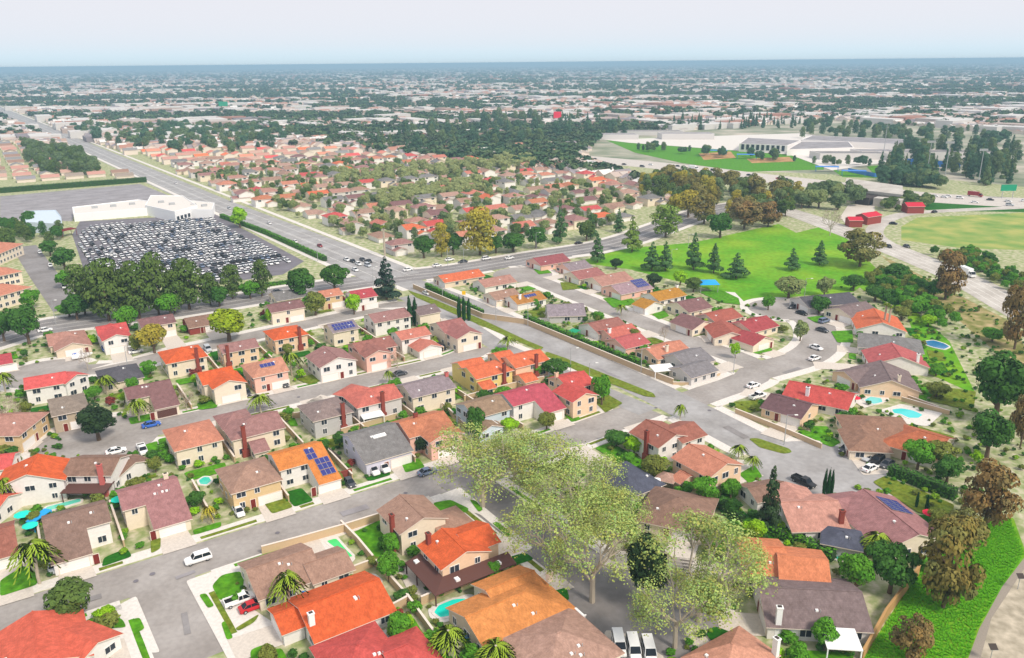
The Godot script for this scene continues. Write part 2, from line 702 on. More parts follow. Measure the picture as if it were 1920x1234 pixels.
func pool(label: String, p: Array, c: Color):
	var o := root("swimming_pool", label, "swimming pool")
	waters.append(Geometry2D.offset_polygon(PackedVector2Array(p), 1.2)[0])
	var poly := []
	for i in p.size():
		var a: Vector2 = p[(i + p.size() - 1) % p.size()]
		var b: Vector2 = p[i]
		var d: Vector2 = p[(i + 1) % p.size()]
		poly.append_array([b.lerp(a, 0.25), b.lerp(a, 0.08).lerp(b.lerp(d, 0.08), 0.5), b.lerp(d, 0.25)])
	var m := StandardMaterial3D.new()
	m.resource_name = "pool_water"
	m.albedo_color = dim(c, 0.85)
	m.roughness = 0.06
	M["water_now"] = m
	part("water", sheet_mesh(poly, "water_now", 0.215), o)
	var s := Shape.new()
	var outer := Geometry2D.offset_polygon(PackedVector2Array(poly), 0.5, Geometry2D.JOIN_ROUND)
	var ring := Array(outer[0])
	var cen := Vector2()
	for q in poly: cen += q
	cen /= poly.size()
	for i in ring.size():
		var a: Vector2 = ring[i]
		var b: Vector2 = ring[(i + 1) % ring.size()]
		s.face("pale", [Vector3(a.x, 0.21, a.y), Vector3(b.x, 0.21, b.y), Vector3(cen.x, 0.21, cen.y)], Vector3(cen.x, -5, cen.y))
		s.face("pale", [Vector3(a.x, 0.21, a.y), Vector3(b.x, 0.21, b.y), Vector3(b.x, 0, b.y), Vector3(a.x, 0, a.y)], Vector3(cen.x, 0.1, cen.y))
	part("coping", s.done(M), o)

func setting():
	var g := Shape.new()
	g.face("plain", [Vector3(-30000, -0.06, 400), Vector3(30000, -0.06, 400), Vector3(30000, -0.06, -34000), Vector3(-30000, -0.06, -34000)], Vector3(0, -9, 0))
	single("ground", g.done(M), "wide flat plain of the city running out to the hazy horizon", "", "", "structure")
	sheet("ground", "mixed bare and green garden soil under the whole housing tract", [V(-420, 60), V(420, 60), V(520, -400), V(330, -620), V(-900, -1150), V(-1000, -700)], "ground", 0.0)
	sheet("park_lawn","bright green park lawn with scattered pines",L([29.9,-360.6,55.9,-388.5,92.8,-400.5,151.3,-447.3,153.1,-417.7,154.5,-357.7,147.3,-320.5,136,-306.3,110.8,-301,88.4,-288,81.8,-310.5,64.2,-332.2,52.6,-346.7]),"park",0.008)
	sheet("grass_slope","bright green grassy slope at the lower right",L([85.4,-138.2,100.8,-140.8,95.6,-128,85.6,-118.6,75.4,-107.6,69.6,-100.3,53.3,-100.6,72.6,-122.6]),"park",0.012)
	sheet("grass_verge","green verge beside the loop ramp",L([254.2,-484.7,262.8,-530.5,325.1,-494.1,313.9,-476]),"lawn_d",0.016)
	sheet("school_field","green school sports field",L([111.2,-984.9,176.6,-992.4,232.2,-828.3,298.8,-774.3,264,-680.9,196.4,-671.9,156,-734.5,126.3,-827.5]),"lawn_b",0.020)
	sheet("school_field","green lawn below the blue canopies",L([270.6,-680.4,285.6,-652.2,291.5,-626.6,261.5,-634.8]),"lawn_b",0.024)
	sheet("school_field","small green ball field inside blue fence",L([307.8,-699.4,336.8,-712.4,340.9,-668.2,291.3,-645.3]),"lawn_b",0.028)
	sheet("grass_verge","green hillside below the ramp planted with shrubs",L([147.6,-418,180.9,-445.9,162.2,-347.3,150.6,-296.7,143.3,-247,127.7,-203,122.4,-219.1,143.1,-276.2,141.1,-308.4]),"park",0.032)
	sheet("planted_median","planted median strip between avenue and frontage road",L([-42.3,-314.8,-33.8,-305.9,-10.5,-274.6,5.3,-250.9,10.3,-244.5,8.8,-241.5,-11.3,-268.5,-37.9,-304.5]),"lawn_o",0.13)
	sheet("planted_median","second planted median strip nearer the cross roads",L([11,-240.5,16.6,-234.5,39.3,-205.9,39.5,-202.9,36.7,-203.7,20.5,-221.7,10.3,-236.6]),"lawn_o",0.13)
	sheet("planted_median","small planted island before the turning circle",L([57.7,-177.2,59.9,-177.4,65.8,-171.6,65.9,-169.7,63.7,-168.9,59,-172.3]),"lawn_o",0.13)
	road("street","main residential street of pale asphalt crossing the foreground",L([-90.5,-108.9,-65,-125.4,-39.5,-142.7,-13.5,-159.9,11.5,-177.3,36.1,-195.8]),10.5,"asphalt",0.008)
	road("street","short side street leading down from the main street by the coral corner house",L([-62.8,-121.1,-49.3,-101.9]),11,"asphalt",0.012)
	road("street","shaded street below the large pale trees ending in a round bulb",L([-12,-159.2,3.8,-136.7,14.9,-122,20.2,-112.4]),11,"asphalt2",0.016)
	road("street","middle residential street between the two rows of houses",L([-102.6,-180.9,-99.9,-182.2,-97.1,-183.6,-94.3,-185,-91.7,-186.5,-89.7,-187.7,-88.1,-188.8,-85.8,-190.4,-81.8,-193,-75.2,-197.2,-66.8,-202.5,-57.7,-208.2,-49.3,-213.5,-41.3,-218.5,-33.3,-223.5,-25.9,-228.3,-20,-232.6,-16.1,-236.4,-13.6,-239.7,-11.8,-242.9,-9.6,-246.1]),10,"asphalt",0.020)
	road("street","upper residential street among the orange hip roofed houses",L([-141,-226.7,-121.4,-229.8,-108.5,-242.7,-66,-277.6,-45,-294.5,-22.3,-292.3]),9.5,"asphalt",0.024)
	road("street","inner street of the park side houses",L([47.8,-200.5,55,-205.9,62.9,-211.3,69.5,-216.8,73.2,-222.5,72.6,-228.6,69.1,-235,64.2,-241.6,59.7,-248.3,55.8,-255.3,51.7,-262.4,47.3,-269.8,42.7,-277.5,37.6,-285.7,32.1,-294.4,26.6,-303,21.7,-311,17.4,-318.1,13.5,-324.5,9.8,-330.8,6,-337.1]),10,"asphalt",0.028)
	road("street","loop street past the orange roofed white house",L([72.6,-221.7,77.1,-224.3,81.8,-226.8,86.2,-229.5,90.2,-232.5,93.7,-236,96.8,-239.8,99.5,-243.9,101.8,-248.2,103.6,-252.9,105.1,-258.1,106,-263.2,106.3,-268,105.7,-272.3,104.3,-276.3,102.7,-280.2,101.2,-284.2]),12,"asphalt",0.032)
	road("avenue","straight avenue running down from the big crossing past the hedge wall",L([-50.2,-336.5,-11.9,-286.5,19.4,-238.8,41.2,-204.4,57.1,-176.6,68.3,-161.1]),12.5,"asphalt3",0.036)
	road("frontage_road","narrow frontage road beside the planted median of the avenue",L([-42.3,-306.2,-17.1,-271.1,-4.4,-246,15.6,-219.7,35.8,-193.8]),7,"asphalt3",0.040)
	road("cross_street","wide cross street passing the car lot and the park",L([-180.1,-249.8,-177.1,-255.4,-174.5,-261.1,-171,-266.7,-165.8,-271.9,-157.9,-276.6,-148.1,-280.8,-137.5,-285.1,-127.2,-290.1,-117.3,-296.3,-107.1,-303.1,-97.1,-310.1,-87.3,-316.4,-77.7,-322,-68.2,-327.3,-59.1,-332.2,-50.7,-336.5,-43.4,-339.8,-37,-342.3,-30.7,-345,-23.7,-348.6,-15.8,-353.6,-7.5,-359.4,1.3,-365.6,10.5,-372.1,20.4,-378.2,30.9,-384.2,41.6,-391.2,52,-399.8,62.2,-411,72.4,-424.1,82.3,-437.7,91.5,-450.2,99.8,-461.6,107.2,-472.4,114.6,-482.5,122.6,-491.7,131.6,-499.6,141.1,-506.4,150.8,-512.7,160.4,-519.3]),19,"asphalt2",0.044)
	road("arterial_road","long straight arterial road running to the far left distance",L([-50.7,-336.5,-82.6,-380.4,-199.2,-535.3,-398.3,-813.8,-641.1,-1154.1,-1108.7,-1804.1,-1763.6,-2715.6]),25,"asphalt3",0.048)
	road("access_road","grey access road beside the peach roofed apartments",L([-251.9,-406.6,-205.4,-342.2,-169.1,-292.9]),11,"asphalt2",0.052)
	road("freeway_ramp","pale freeway ramp passing the brown eucalyptus trees",L([164.1,-508.8,166.9,-497.2,169.7,-485.6,172.4,-474,174.8,-462.4,176.6,-450.7,178.2,-438.9,179.5,-427.4,180.9,-416.4,182.3,-406.6,183.6,-397.7,184.8,-388.6,186,-378.3,187.2,-366.4,188.4,-353.3,189.4,-340,189.8,-327.6,189.5,-316.1,188.7,-305,187.7,-294.5,186.8,-284.8,186.2,-276.3,185.7,-268.7,185.1,-261.4,184.5,-254]),17,"concrete",0.056)
	road("loop_ramp","curving loop ramp around the dry grass field",L([187.6,-387.7,188.5,-394.8,189.1,-401.8,190.1,-408.8,192,-415.9,194.8,-423.1,198.4,-430.3,202.6,-437.5,207.3,-444.6,212.8,-451.8,218.8,-459.1,225.3,-465.9,231.8,-471.5,237.7,-475.3,243.2,-478,250,-480.1,259.7,-482.5,273.4,-485.4,290,-488.3,307.9,-491.2,325.1,-494.1]),9,"concrete",0.060)
	road("freeway","wide distant freeway crossing behind the park trees",L([63.3,-784.8,82.4,-766.6,101.8,-748.2,120.4,-730.1,137.4,-712.4,152,-695.1,164.9,-678.2,177,-661.8,189.1,-646.1,201.5,-631.2,213.8,-617,225.5,-603.5,236.2,-590.4,245.5,-577.5,253.9,-564.8,261.6,-553.2,269,-543.7,275.4,-537,280.8,-532.5,286.8,-528.8,294.9,-524.3,305.9,-518.7,318.9,-512.8,332.7,-506.7,346,-500.7]),42,"freewaygrey",0.064)
	disc("turning_circle","round bulb at the end of the shaded street",V(20.2,-112.4),14,"asphalt2",0.070)
	disc("turning_circle","round bulb of the left middle street",V(-102.8,-180),14,"asphalt",0.074)
	disc("turning_circle","round bulb of the upper left street",V(-141.3,-225.8),12,"asphalt",0.078)
	disc("turning_circle","turning circle at the end of the avenue",V(68.7,-160.6),15,"asphalt3",0.082)
	disc("turning_circle","round bulb of the inner street",V(4.9,-339),13,"asphalt",0.086)
	disc("turning_circle","round bulb of the loop street beside the park",V(101.2,-284.2),13,"asphalt",0.090)
	sheet("pavement_slab","white concrete corner pavement with curb ramp by the coral corner house",L([-72,-110.3,-66.2,-118.2,-56,-103.8,-62.4,-103.9]),"pale",0.1000)
	sheet("pavement_slab","pale concrete corner and drive in front of the flat brown house",L([-59.1,-122.3,-47.9,-130.3,-45.8,-126.6,-45.1,-114.7,-34.9,-106.6,-43.6,-101.8,-44.6,-101.9]),"pale",0.1030)
	sheet("pavement_slab","white corner pavement by the two storey cream house",L([-18.5,-149.6,-11.7,-154.9,3.7,-131.6,2.1,-130.2,-6.9,-143.7]),"pale",0.1060)
	sheet("terrace","blue grey paved yard beside the coral corner house",L([-68,-109.3,-67.3,-110.6,-63,-109,-62.5,-106.9,-65.6,-106.2]),"bluepave",0.0205)
	sheet("pavement_slab","beige paved drive of the coral corner house",L([-65.6,-106.2,-61.2,-108.2,-56.3,-102.5,-63.5,-102.6]),"drive",0.1120)
	sheet("terrace","white terrace around the turquoise pools",L([91.6,-204.7,104.6,-207.4,102.2,-199.2,93.2,-194.5]),"pale",0.1150)
	sheet("terrace","pale terrace around the freeform pool",L([96.6,-193.1,104.3,-197.1,112.4,-191,104.6,-183.1,99.8,-184.5]),"pale",0.1180)
	sheet("terrace","pale terrace around the green pool",L([-39.8,-132.3,-34.8,-136.4,-29.6,-128.7,-30.4,-126.7,-35.2,-128.8]),"pale",0.1210)
	sheet("terrace","pale terrace around the oval pool",L([-14.8,-114,-8.1,-117.9,-5.5,-116.7,-6.3,-114.1,-11.7,-110.1,-14.2,-111.5]),"pale",0.1240)
	sheet("pavement_slab","pale patio slab beside the faded red house",L([-23.8,-107.4,-20.2,-109.2,-17.4,-104.8,-19.4,-103.4]),"pale",0.1270)
	sheet("pavement_slab","stone patio behind the brown lean-to",L([-21.9,-126.2,-18.3,-128.2,-12.6,-118.6,-18,-117.2]),"drive",0.1300)
	sheet("pavement_slab","concrete court where the three white vans stand",L([14.8,-108.2,18.9,-106.8,23.5,-101.4,12.7,-101.1]),"drive",0.1330)
	sheet("pavement_slab","concrete drive beside the shaded bulb",L([27.4,-108.3,29.4,-109.5,31.5,-103.8,28.7,-102.3]),"drive",0.1360)
	sheet("pavement_slab","pale drive full of parked cars at the avenue bulb",L([78.6,-173.3,87.5,-169,85.6,-159.2,77.8,-158.4]),"drive",0.1390)
	sheet("empty_lot","asphalt empty lot beside the long arterial road",L([-367.1,-576.8,-291.3,-633,-222.7,-545.3,-275.6,-503.4,-263,-476,-310.7,-483.5]),"lotgrey",0.0175)
	sheet("car_lot_yard","asphalt yard of the crowded car lot",L([-242.2,-435.9,-258.1,-475.7,-183.3,-494.9,-97.6,-367.8,-101,-343,-126.3,-327.7,-174.1,-319.4]),"lotdark",0.0205)
	sheet("pavement_slab","beige parking yard by the red roofed sheds",L([192.8,-464.8,214.1,-506.1,234.9,-515.1,204.4,-444.7,186.7,-437.9]),"drive",0.1480)
	sheet("park_path","curved pale park path",L([81.6,-309.7,89.1,-307.1,89.1,-295.1,88.6,-290.1,86.6,-290.2,87.3,-298.8,81.3,-306.6]),"pale",0.1510)
	sheet("park_path","pale park path along the cross street",L([28.9,-373.5,41.7,-379.8,55.7,-391,55,-386.2,41.2,-374.1,29.3,-369.1]),"pale",0.1540)
	sheet("dirt_slope","dry dirt slope below the freeway ramp",L([174.5,-369.8,175.2,-354.8,175.2,-265.3,156,-222.6,150.8,-227.2,159.9,-279,167.6,-328.4]),"dirt",0.0145)
	sheet("dirt_slope","brown hillside yard behind the kidney pool",L([144,-262.6,143.3,-247,134,-223.2,127.7,-223.3,130.6,-237.2,138.7,-261]),"dirt",0.0175)
	sheet("dry_field","dry grass field inside the loop ramp",L([199.7,-402.2,215.6,-436.5,237,-462.6,313.9,-476,251.3,-375.6,219.3,-382.8]),"drygrass",0.0205)
	sheet("path","sandy riverside path by the green slope",L([95.1,-126.3,79,-100.2,69.6,-100.3,77.3,-108.9,88.4,-120]),"sand",0.0235)
	sheet("gravel_verge","grey gravel verge by the green slope",L([94.8,-127.2,93.6,-124.7,78.9,-110.2,71.8,-100.8,69.9,-100.8,75.4,-107.6,85.6,-118.6]),"gravel",0.0265)
	sheet("clay_infield","school baseball infield of tan clay",L([187.9,-812.1,224.3,-829,214.5,-772.3,180.6,-757.5]),"clay",0.0500)
	sheet("clay_infield","second baseball infield of tan clay",L([221.9,-762.8,266.7,-777,258.8,-738.6,217.4,-729.6]),"clay",0.0530)
	sheet("pavement_slab","pale paved school yard behind the fields",L([109.7,-971,365,-1032.8,412.6,-783.1,268,-673.6,272.7,-795.1,135.3,-928.8]),"pale",0.1780)
	kerb(0,0,L([-87.6,-104.5,-68.5,-116.9]),1)
	kerb(0,1,L([-55.7,-125.4,-15.8,-152.1]),1)
	kerb(0,2,L([-3,-160.8,14.7,-173.1,39.3,-191.6]),1)
	kerb(0,3,L([-93.4,-113.3,8.3,-181.5,26.8,-195.4]),-1)
	kerb(1,0,L([-66.4,-116.7,-53.8,-98.8]),1)
	kerb(1,1,L([-56.5,-121.7,-44.8,-105.1]),-1)
	kerb(2,0,L([-13,-151,7.7,-122.3]),1)
	kerb(2,1,L([-4,-157.3,17.4,-127.7]),-1)
	kerb(3,0,L([-86.8,-183.6,-83.1,-186.2,-22.9,-224.2,-16.5,-229,-12,-233.4,-9.3,-237.2,-7.6,-240.1]),1)
	kerb(3,1,L([-92.5,-191.8,-88.6,-194.6,-28.9,-232.3,-24.4,-235.6,-23.4,-236.2,-20.8,-238.7,-20.1,-239.4,-17.9,-242.3,-15.9,-245.6,-13.8,-248.9]),-1)
	kerb(4,0,L([-128.2,-223.9,-122.2,-224.8,-118,-226.4,-105.5,-239.1,-43.2,-289.8,-45.4,-289.8,-34.8,-288.7]),1)
	kerb(4,1,L([-129.7,-233.3,-123.6,-234.2,-124.7,-233.1,-111.5,-246.4,-49.2,-297.2,-44.5,-299.2]),-1)
	kerb(5,0,L([53.2,-198.3,57.9,-201.8,66.1,-207.4,71.4,-211.8,73.8,-214.1,74.7,-215.6]),1)
	kerb(5,1,L([76.1,-232.7,73.1,-238,68.3,-244.3,64,-250.8,15.9,-330.2]),1)
	kerb(5,2,L([49.6,-208.1,52.2,-210.1,59.7,-215.1,65,-219.5,65.3,-219.4,66.2,-220.9]),-1)
	kerb(5,3,L([67.3,-227.8,65.6,-231,65,-232,60,-238.8,55.3,-245.9,7.3,-325.1]),-1)
	kerb(6,0,L([75.6,-216.5,84.8,-221.7,89.8,-224.7,94.4,-228.3,98.3,-232.2,101.8,-236.5,104.8,-241.1,107.4,-246,109.4,-251.3,111,-257,112,-262.8,112.2,-266,112.2,-268.8,111.4,-274.2]),1)
	kerb(6,1,L([78.7,-231.9,81.6,-233.7,82.5,-234.2,85.2,-236.3,85.9,-236.8,89,-239.8,91.8,-243.1,93.6,-245.9,94.2,-246.7,95.7,-249.5,96.2,-250.4,97.8,-254.6,99.1,-259.1,99.8,-262.5,100,-263.5,100.2,-266.7,100.3,-267.2,100,-269.3,100,-270.4]),-1)
	kerb(7,0,L([-47.7,-322.9,-42.1,-315.6]),1)
	kerb(7,1,L([41.8,-190.7,52,-173,54.8,-169.1]),1)
	kerb(7,2,L([-36.9,-329.3,-6.7,-289.9,45.7,-209]),-1)
	kerb(7,3,L([53.4,-195.6,61.7,-181,62.1,-180.3,64.9,-176.4]),-1)
	kerb(8,0,L([-33.4,-287.9,-20.8,-270.3,-20.2,-269.5,-11.8,-252.8]),1)
	kerb(8,1,L([-4.5,-240.3,27.3,-199]),1)
	kerb(8,2,L([-10.4,-265.7,-2,-248.9,-1.6,-248.1,24.1,-214.4]),-1)
	kerb(9,0,L([-171.8,-245.3,-168.5,-251.4,-166.5,-255.7,-166.3,-256.2,-163.8,-260.3,-164.4,-259.9,-160.4,-263.9,-160.9,-263.7,-154.4,-267.6,-154.1,-267.9,-133.4,-276.6,-122.2,-282.1,-111.9,-288.4,-82.5,-308.2,-54.7,-323.7]),1)
	kerb(9,1,L([-36.7,-332.2,-26.3,-336.5,-18.6,-340.6,-10.4,-345.8,-9,-346.8]),1)
	kerb(9,2,L([1.8,-354.3,15.5,-364,36,-376.3,47.6,-383.8,56.9,-391.5,59,-393.4,69.7,-405.2,107.6,-456.2,121.3,-475.7,121.7,-476.3,128.8,-484.3,128.9,-484.6,136.6,-491.3,137.1,-491.9,146.3,-498.4,154.6,-503.9]),1)
	kerb(9,3,L([-188.5,-254.3,-185.7,-259.5,-182.6,-266.1,-180,-270.3,-177.7,-273.4,-173.8,-277.4,-170.6,-280.1,-161.6,-285.3,-141.7,-293.7,-132.9,-298,-132.2,-298.2,-122.6,-304.1,-92.1,-324.6,-69.6,-337.3]),-1)
	kerb(9,4,L([-43.7,-349.9,-35.1,-353.4,-29.4,-356.3,-28.7,-356.6,-21.2,-361.4,5.5,-380.2,25.7,-392.2,35.1,-398.3,35.5,-398.5,44.8,-406.1,44.9,-406.2,54.2,-416.3,54.7,-416.8,91.9,-466.9,107.4,-488.8,116.3,-498.8,126.1,-507.3,135.9,-514.3,155,-527.1]),-1)
	kerb(10,0,L([-45.9,-351.1,-1753.4,-2722.9]),1)
	kerb(10,1,L([-68.8,-340.1,-1773.7,-2708.3]),-1)
	pavement("curved pale pavement around the shaded street bulb",L([18.9,-126.3,21.4,-126.3,23.8,-125.9,26.1,-125,28.2,-123.8,30.1,-122.3,31.6,-120.4,32.8,-118.3,33.7,-116,34.1,-113.6,34.1,-111.1,33.7,-108.7,32.8,-106.4,31.6,-104.3,30.1,-102.5,28.2,-100.9,26.1,-99.7,23.8,-98.8,21.4,-98.4,18.9,-98.4,16.5,-98.8,14.2,-99.7,12.1,-100.9,10.3,-102.5,8.7,-104.3,7.5,-106.4,6.6,-108.7,6.2,-111.1,6.2,-113.6,6.6,-116,7.5,-118.3,8.7,-120.4]),-1)
	pavement("curved pale pavement around the left middle street bulb",L([-88.9,-181.2,-88.9,-178.8,-89.3,-176.4,-90.2,-174.1,-91.4,-171.9,-93,-170.1,-94.8,-168.5,-96.9,-167.3,-99.2,-166.5,-101.6,-166,-104.1,-166,-106.5,-166.5,-108.8,-167.3,-110.9,-168.5,-112.7,-170.1,-114.3,-171.9,-115.5,-174.1,-116.4,-176.4,-116.8,-178.8,-116.8,-181.2,-116.4,-183.6,-115.5,-185.9,-114.3,-188,-112.7,-189.9,-110.9,-191.4,-108.8,-192.7,-106.5,-193.5,-104.1,-193.9,-101.6,-193.9,-99.2,-193.5,-96.9,-192.7,-94.8,-191.4]),-1)
	pavement("curved pale pavement around the upper left street bulb",L([-129.7,-222.7,-130.5,-220.8,-131.5,-219,-132.8,-217.4,-134.4,-216,-136.3,-215,-138.2,-214.2,-140.3,-213.9,-142.4,-213.9,-144.4,-214.2,-146.4,-215,-148.2,-216,-149.8,-217.4,-151.2,-219,-152.2,-220.8,-152.9,-222.7,-153.3,-224.8,-153.3,-226.9,-152.9,-228.9,-152.2,-230.9,-151.2,-232.7,-149.8,-234.3,-148.2,-235.7,-146.4,-236.7,-144.4,-237.4,-142.4,-237.8,-140.3,-237.8,-138.2,-237.4,-136.3,-236.7,-134.4,-235.7,-132.8,-234.3]),-1)
	pavement("curved pale pavement around the avenue turning circle",L([66.1,-175.3,68.7,-175.6,71.4,-175.3,73.9,-174.6,76.2,-173.5,78.4,-172,80.2,-170.2,81.7,-168.1,82.8,-165.7,83.5,-163.2,83.7,-160.6,83.5,-157.9,82.8,-155.4,81.7,-153.1,80.2,-150.9,78.4,-149.1,76.2,-147.6,73.9,-146.5,71.4,-145.8,68.7,-145.6,66.1,-145.8,63.6,-146.5,61.2,-147.6,59.1,-149.1,57.3,-150.9,55.8,-153.1,54.7,-155.4,54,-157.9,53.7,-160.6,54,-163.2,54.7,-165.7]),-1)
	pavement("curved pale pavement around the inner street bulb",L([-0.6,-350.8,1.5,-351.6,3.7,-351.9,6,-351.9,8.2,-351.6,10.4,-350.8,12.3,-349.6,14.1,-348.2,15.5,-346.5,16.7,-344.5,17.4,-342.4,17.8,-340.1,17.8,-337.9,17.4,-335.6,16.7,-333.5,15.5,-331.5]),-1)
	pavement("curved pale pavement around the loop street bulb",L([98.9,-271.4,96.7,-272,94.7,-272.9,92.8,-274.2,91.2,-275.8,89.9,-277.7,89,-279.7,88.4,-281.9,88.2,-284.2,88.4,-286.5,89,-288.6,89.9,-290.7,91.2,-292.6,92.8,-294.2,94.7,-295.5,96.7,-296.4,98.9,-297,101.2,-297.2,103.5,-297,105.6,-296.4,107.7,-295.5,109.5,-294.2,111.2,-292.6,112.5,-290.7,113.4,-288.6,114,-286.5,114.2,-284.2,114,-281.9,113.4,-279.7,112.5,-277.7,111.2,-275.8]),-1)
	lawn(19,"in front of",L([-92.8,-122.8,-91.1,-127.3,-87.6,-125.1,-85.3,-121.5,-90,-118.2]),"b",0.185)
	lawn(20,"right of",L([-77.3,-129.6,-74.4,-132.7,-72.1,-129.9,-76.3,-126.6]),"d",0.188)
	lawn(21,"in front of",L([-71.1,-135.7,-69.4,-136.4,-67.8,-132.4,-68.9,-130.7]),"o",0.191)
	lawn(0,"right of",L([-72.5,-109.7,-71.2,-112.3,-68.5,-113.1,-65.7,-111.9,-64,-109.8,-68.1,-109.5]),"b",0.194)
	lawn(0,"right of",L([-63.9,-111.9,-62.9,-112.2,-60.9,-109.5,-61.5,-108.6]),"b",0.197)
	lawn(1,"left of",L([-53.8,-120.7,-53.2,-123.8,-50.2,-125,-48.8,-122.9,-47.8,-119.1,-48.8,-117.6,-51,-116.5]),"b",0.185)
	lawn(1,"left of",L([-55.2,-118.2,-54.1,-118.6,-51.4,-115.1,-52.3,-114.5]),"b",0.188)
	lawn(1,"in front of",L([-48.7,-110.6,-48.3,-111.2,-45.5,-107,-46.4,-106.5]),"b",0.191)
	lawn(2,"left of",L([-41.9,-104.2,-39.3,-105.8,-36.7,-102.5,-41.1,-101.8]),"b",0.194)
	lawn(1,"in front of",L([-46,-109.3,-43,-113,-43.2,-110.8,-45.2,-108.6]),"o",0.197)
	lawn(4,"left of",L([-32.4,-136.7,-26.9,-142.1,-24.5,-135.3,-24.8,-130,-25.8,-128.3]),"b",0.185)
	lawn(3,"right of",L([-20,-110,-17,-111.8,-14.2,-106.3,-12.5,-101.4,-14.1,-101.5,-17.4,-108.2]),"b",0.188)
	lawn(4,"behind",L([-17,-148.3,-13.4,-149.5,-9.2,-145.8,-10,-144.2,-15.8,-144.9]),"b",0.191)
	lawn(5,"right of",L([-1.7,-128.2,2.1,-130,3.8,-127.8,-1.2,-125.2]),"d",0.194)
	lawn(4,"right of",L([-9.4,-149.5,-8,-149,-6.3,-145.4,-7.2,-144.4]),"b",0.197)
	lawn(5,"behind",L([-4.4,-140.3,-3.2,-140.7,-0.4,-136.4,-1.2,-135.3]),"b",0.185)
	lawn(6,"right of",L([6.1,-118,9.2,-119.3,9.5,-116,7.3,-113.9]),"d",0.188)
	lawn(6,"right of",L([5.7,-109.6,9.9,-112.5,10.3,-110.5,6.5,-108.5]),"d",0.191)
	lawn(22,"right of",L([-52.7,-148.7,-49.6,-152,-46.1,-147.1,-49.8,-144.5]),"o",0.194)
	lawn(23,"in front of",L([-49.7,-153.1,-46.4,-155.1,-42.4,-149.6,-45.9,-147.1]),"d",0.197)
	lawn(24,"right of",L([-25.9,-166,-22.2,-168.5,-20.2,-164,-24.4,-161.4]),"b",0.185)
	lawn(27,"right of",L([13.4,-192.6,16,-193.9,17.7,-189.2,15.1,-187.3]),"b",0.188)
	lawn(28,"right of",L([22,-201.1,26.5,-205.1,29.9,-199.1,24.4,-193]),"o",0.191)
	lawn(41,"in front of",L([-86.5,-201.8,-82.8,-206.2,-79.9,-198.8,-84.4,-197.2]),"b",0.194)
	lawn(43,"left of",L([-63.7,-218.8,-57.9,-224.6,-54.2,-218.5,-58.8,-214.5]),"o",0.197)
	lawn(39,"right of",L([-116,-228.7,-112.7,-230.5,-106.4,-220.7,-109.4,-218.2]),"b",0.185)
	lawn(40,"in front of",L([-101.2,-192.5,-95.6,-195.7,-92.7,-192.3,-98.7,-188.5]),"b",0.188)
	lawn(29,"left of",L([-90,-176.8,-87.8,-178.8,-84.6,-172.5,-86.7,-172]),"b",0.191)
	lawn(65,"right of",L([-86.4,-158.4,-84.4,-162,-79.8,-161.2,-83.2,-158.4]),"o",0.194)
	lawn(31,"left of",L([-61.8,-196,-59.5,-196.6,-54.9,-186.6,-56.9,-186.6]),"b",0.197)
	lawn(18,"right of",L([50.4,-159.4,55.2,-163.6,55.4,-158.1,51.6,-155.1]),"b",0.185)
	lawn(14,"left of",L([44,-150.3,47.4,-153.8,50.5,-154,44.8,-146.4]),"b",0.188)
	lawn(93,"left of",L([74,-174.8,78.3,-177.6,79.5,-174.7,76.1,-172]),"b",0.191)
	lawn(87,"left of",L([108.6,-257.9,116.3,-258.8,111.5,-246.3,106.4,-246.5]),"b",0.194)
	lawn(84,"in front of",L([74.8,-249,82.8,-243.5,83.2,-239.5,77.2,-236.2,73.2,-241.3]),"b",0.197)
	lawn(92,"left of",L([59.8,-199.2,68.2,-200.8,67.5,-193.7,61.4,-192.2,59.3,-194.6]),"o",0.185)
	lawn(10,"behind",L([46.2,-137.9,50.6,-135.2,50.3,-132.6,45.2,-133.8]),"d",0.188)
	lawn(8,"behind",L([30.8,-106.9,32.7,-108.8,35.5,-106.9,31.7,-104.4]),"d",0.191)
	lawn(9,"in front of",L([46.3,-102.8,52.8,-102.2,52.1,-100.6,45.6,-100.7]),"b",0.194)
	lawn(13,"behind",L([78.6,-155.3,82.7,-158.1,91.4,-145.5,87.5,-140.1,82.4,-142.8]),"o",0.197)
	lawn(90,"right of",L([120.4,-208.9,128.7,-204.9,120.8,-191.8,112.5,-199]),"o",0.185)
	lawn(90,"right of",L([108.6,-203.1,114.2,-202.6,110.9,-197.3,107.5,-199.1]),"b",0.188)
	lawn(80,"in front of",L([35.6,-300.6,46.4,-303.2,48,-292.9,38.2,-287.6]),"b",0.191)
	lawn(82,"left of",L([51.2,-279.1,56.5,-283.6,57.2,-277,52.6,-272.7]),"b",0.194)
	lawn(83,"left of",L([61.1,-259.3,68.4,-263.1,67.9,-256.8,60.8,-253.7]),"o",0.197)
	lawn(76,"in front of",L([9.8,-348.3,15.8,-348.1,17.8,-341.3,11.9,-338.7]),"b",0.185)
	lawn(78,"left of",L([20.4,-325.1,28.2,-324.8,28.4,-314.8,20.7,-312.6]),"o",0.188)
	lawn(81,"right of",L([74.9,-308.4,84.3,-312,88.3,-298.8,86.6,-290.2,80.1,-293.2]),"b",0.191)
	lawn(86,"left of",L([105.8,-273.6,113,-275.9,111,-267.2,107,-267.3]),"b",0.194)
	kerb_grass("foreground street",0,L([-76.1,-111.4,-74.3,-112.5,-72.6,-113.6,-72,-112.8,-73.8,-111.7,-75.5,-110.5]),"b")
	kerb_grass("foreground street",1,L([-76.1,-125.4,-74.5,-126.5,-72.8,-127.7,-73.3,-128.5,-75,-127.4,-76.7,-126.3]),"o")
	kerb_grass("foreground street",2,L([-61.1,-135.5,-56.1,-138.8,-52,-141.6,-52.5,-142.5,-57.5,-139.1,-61.7,-136.3]),"o")
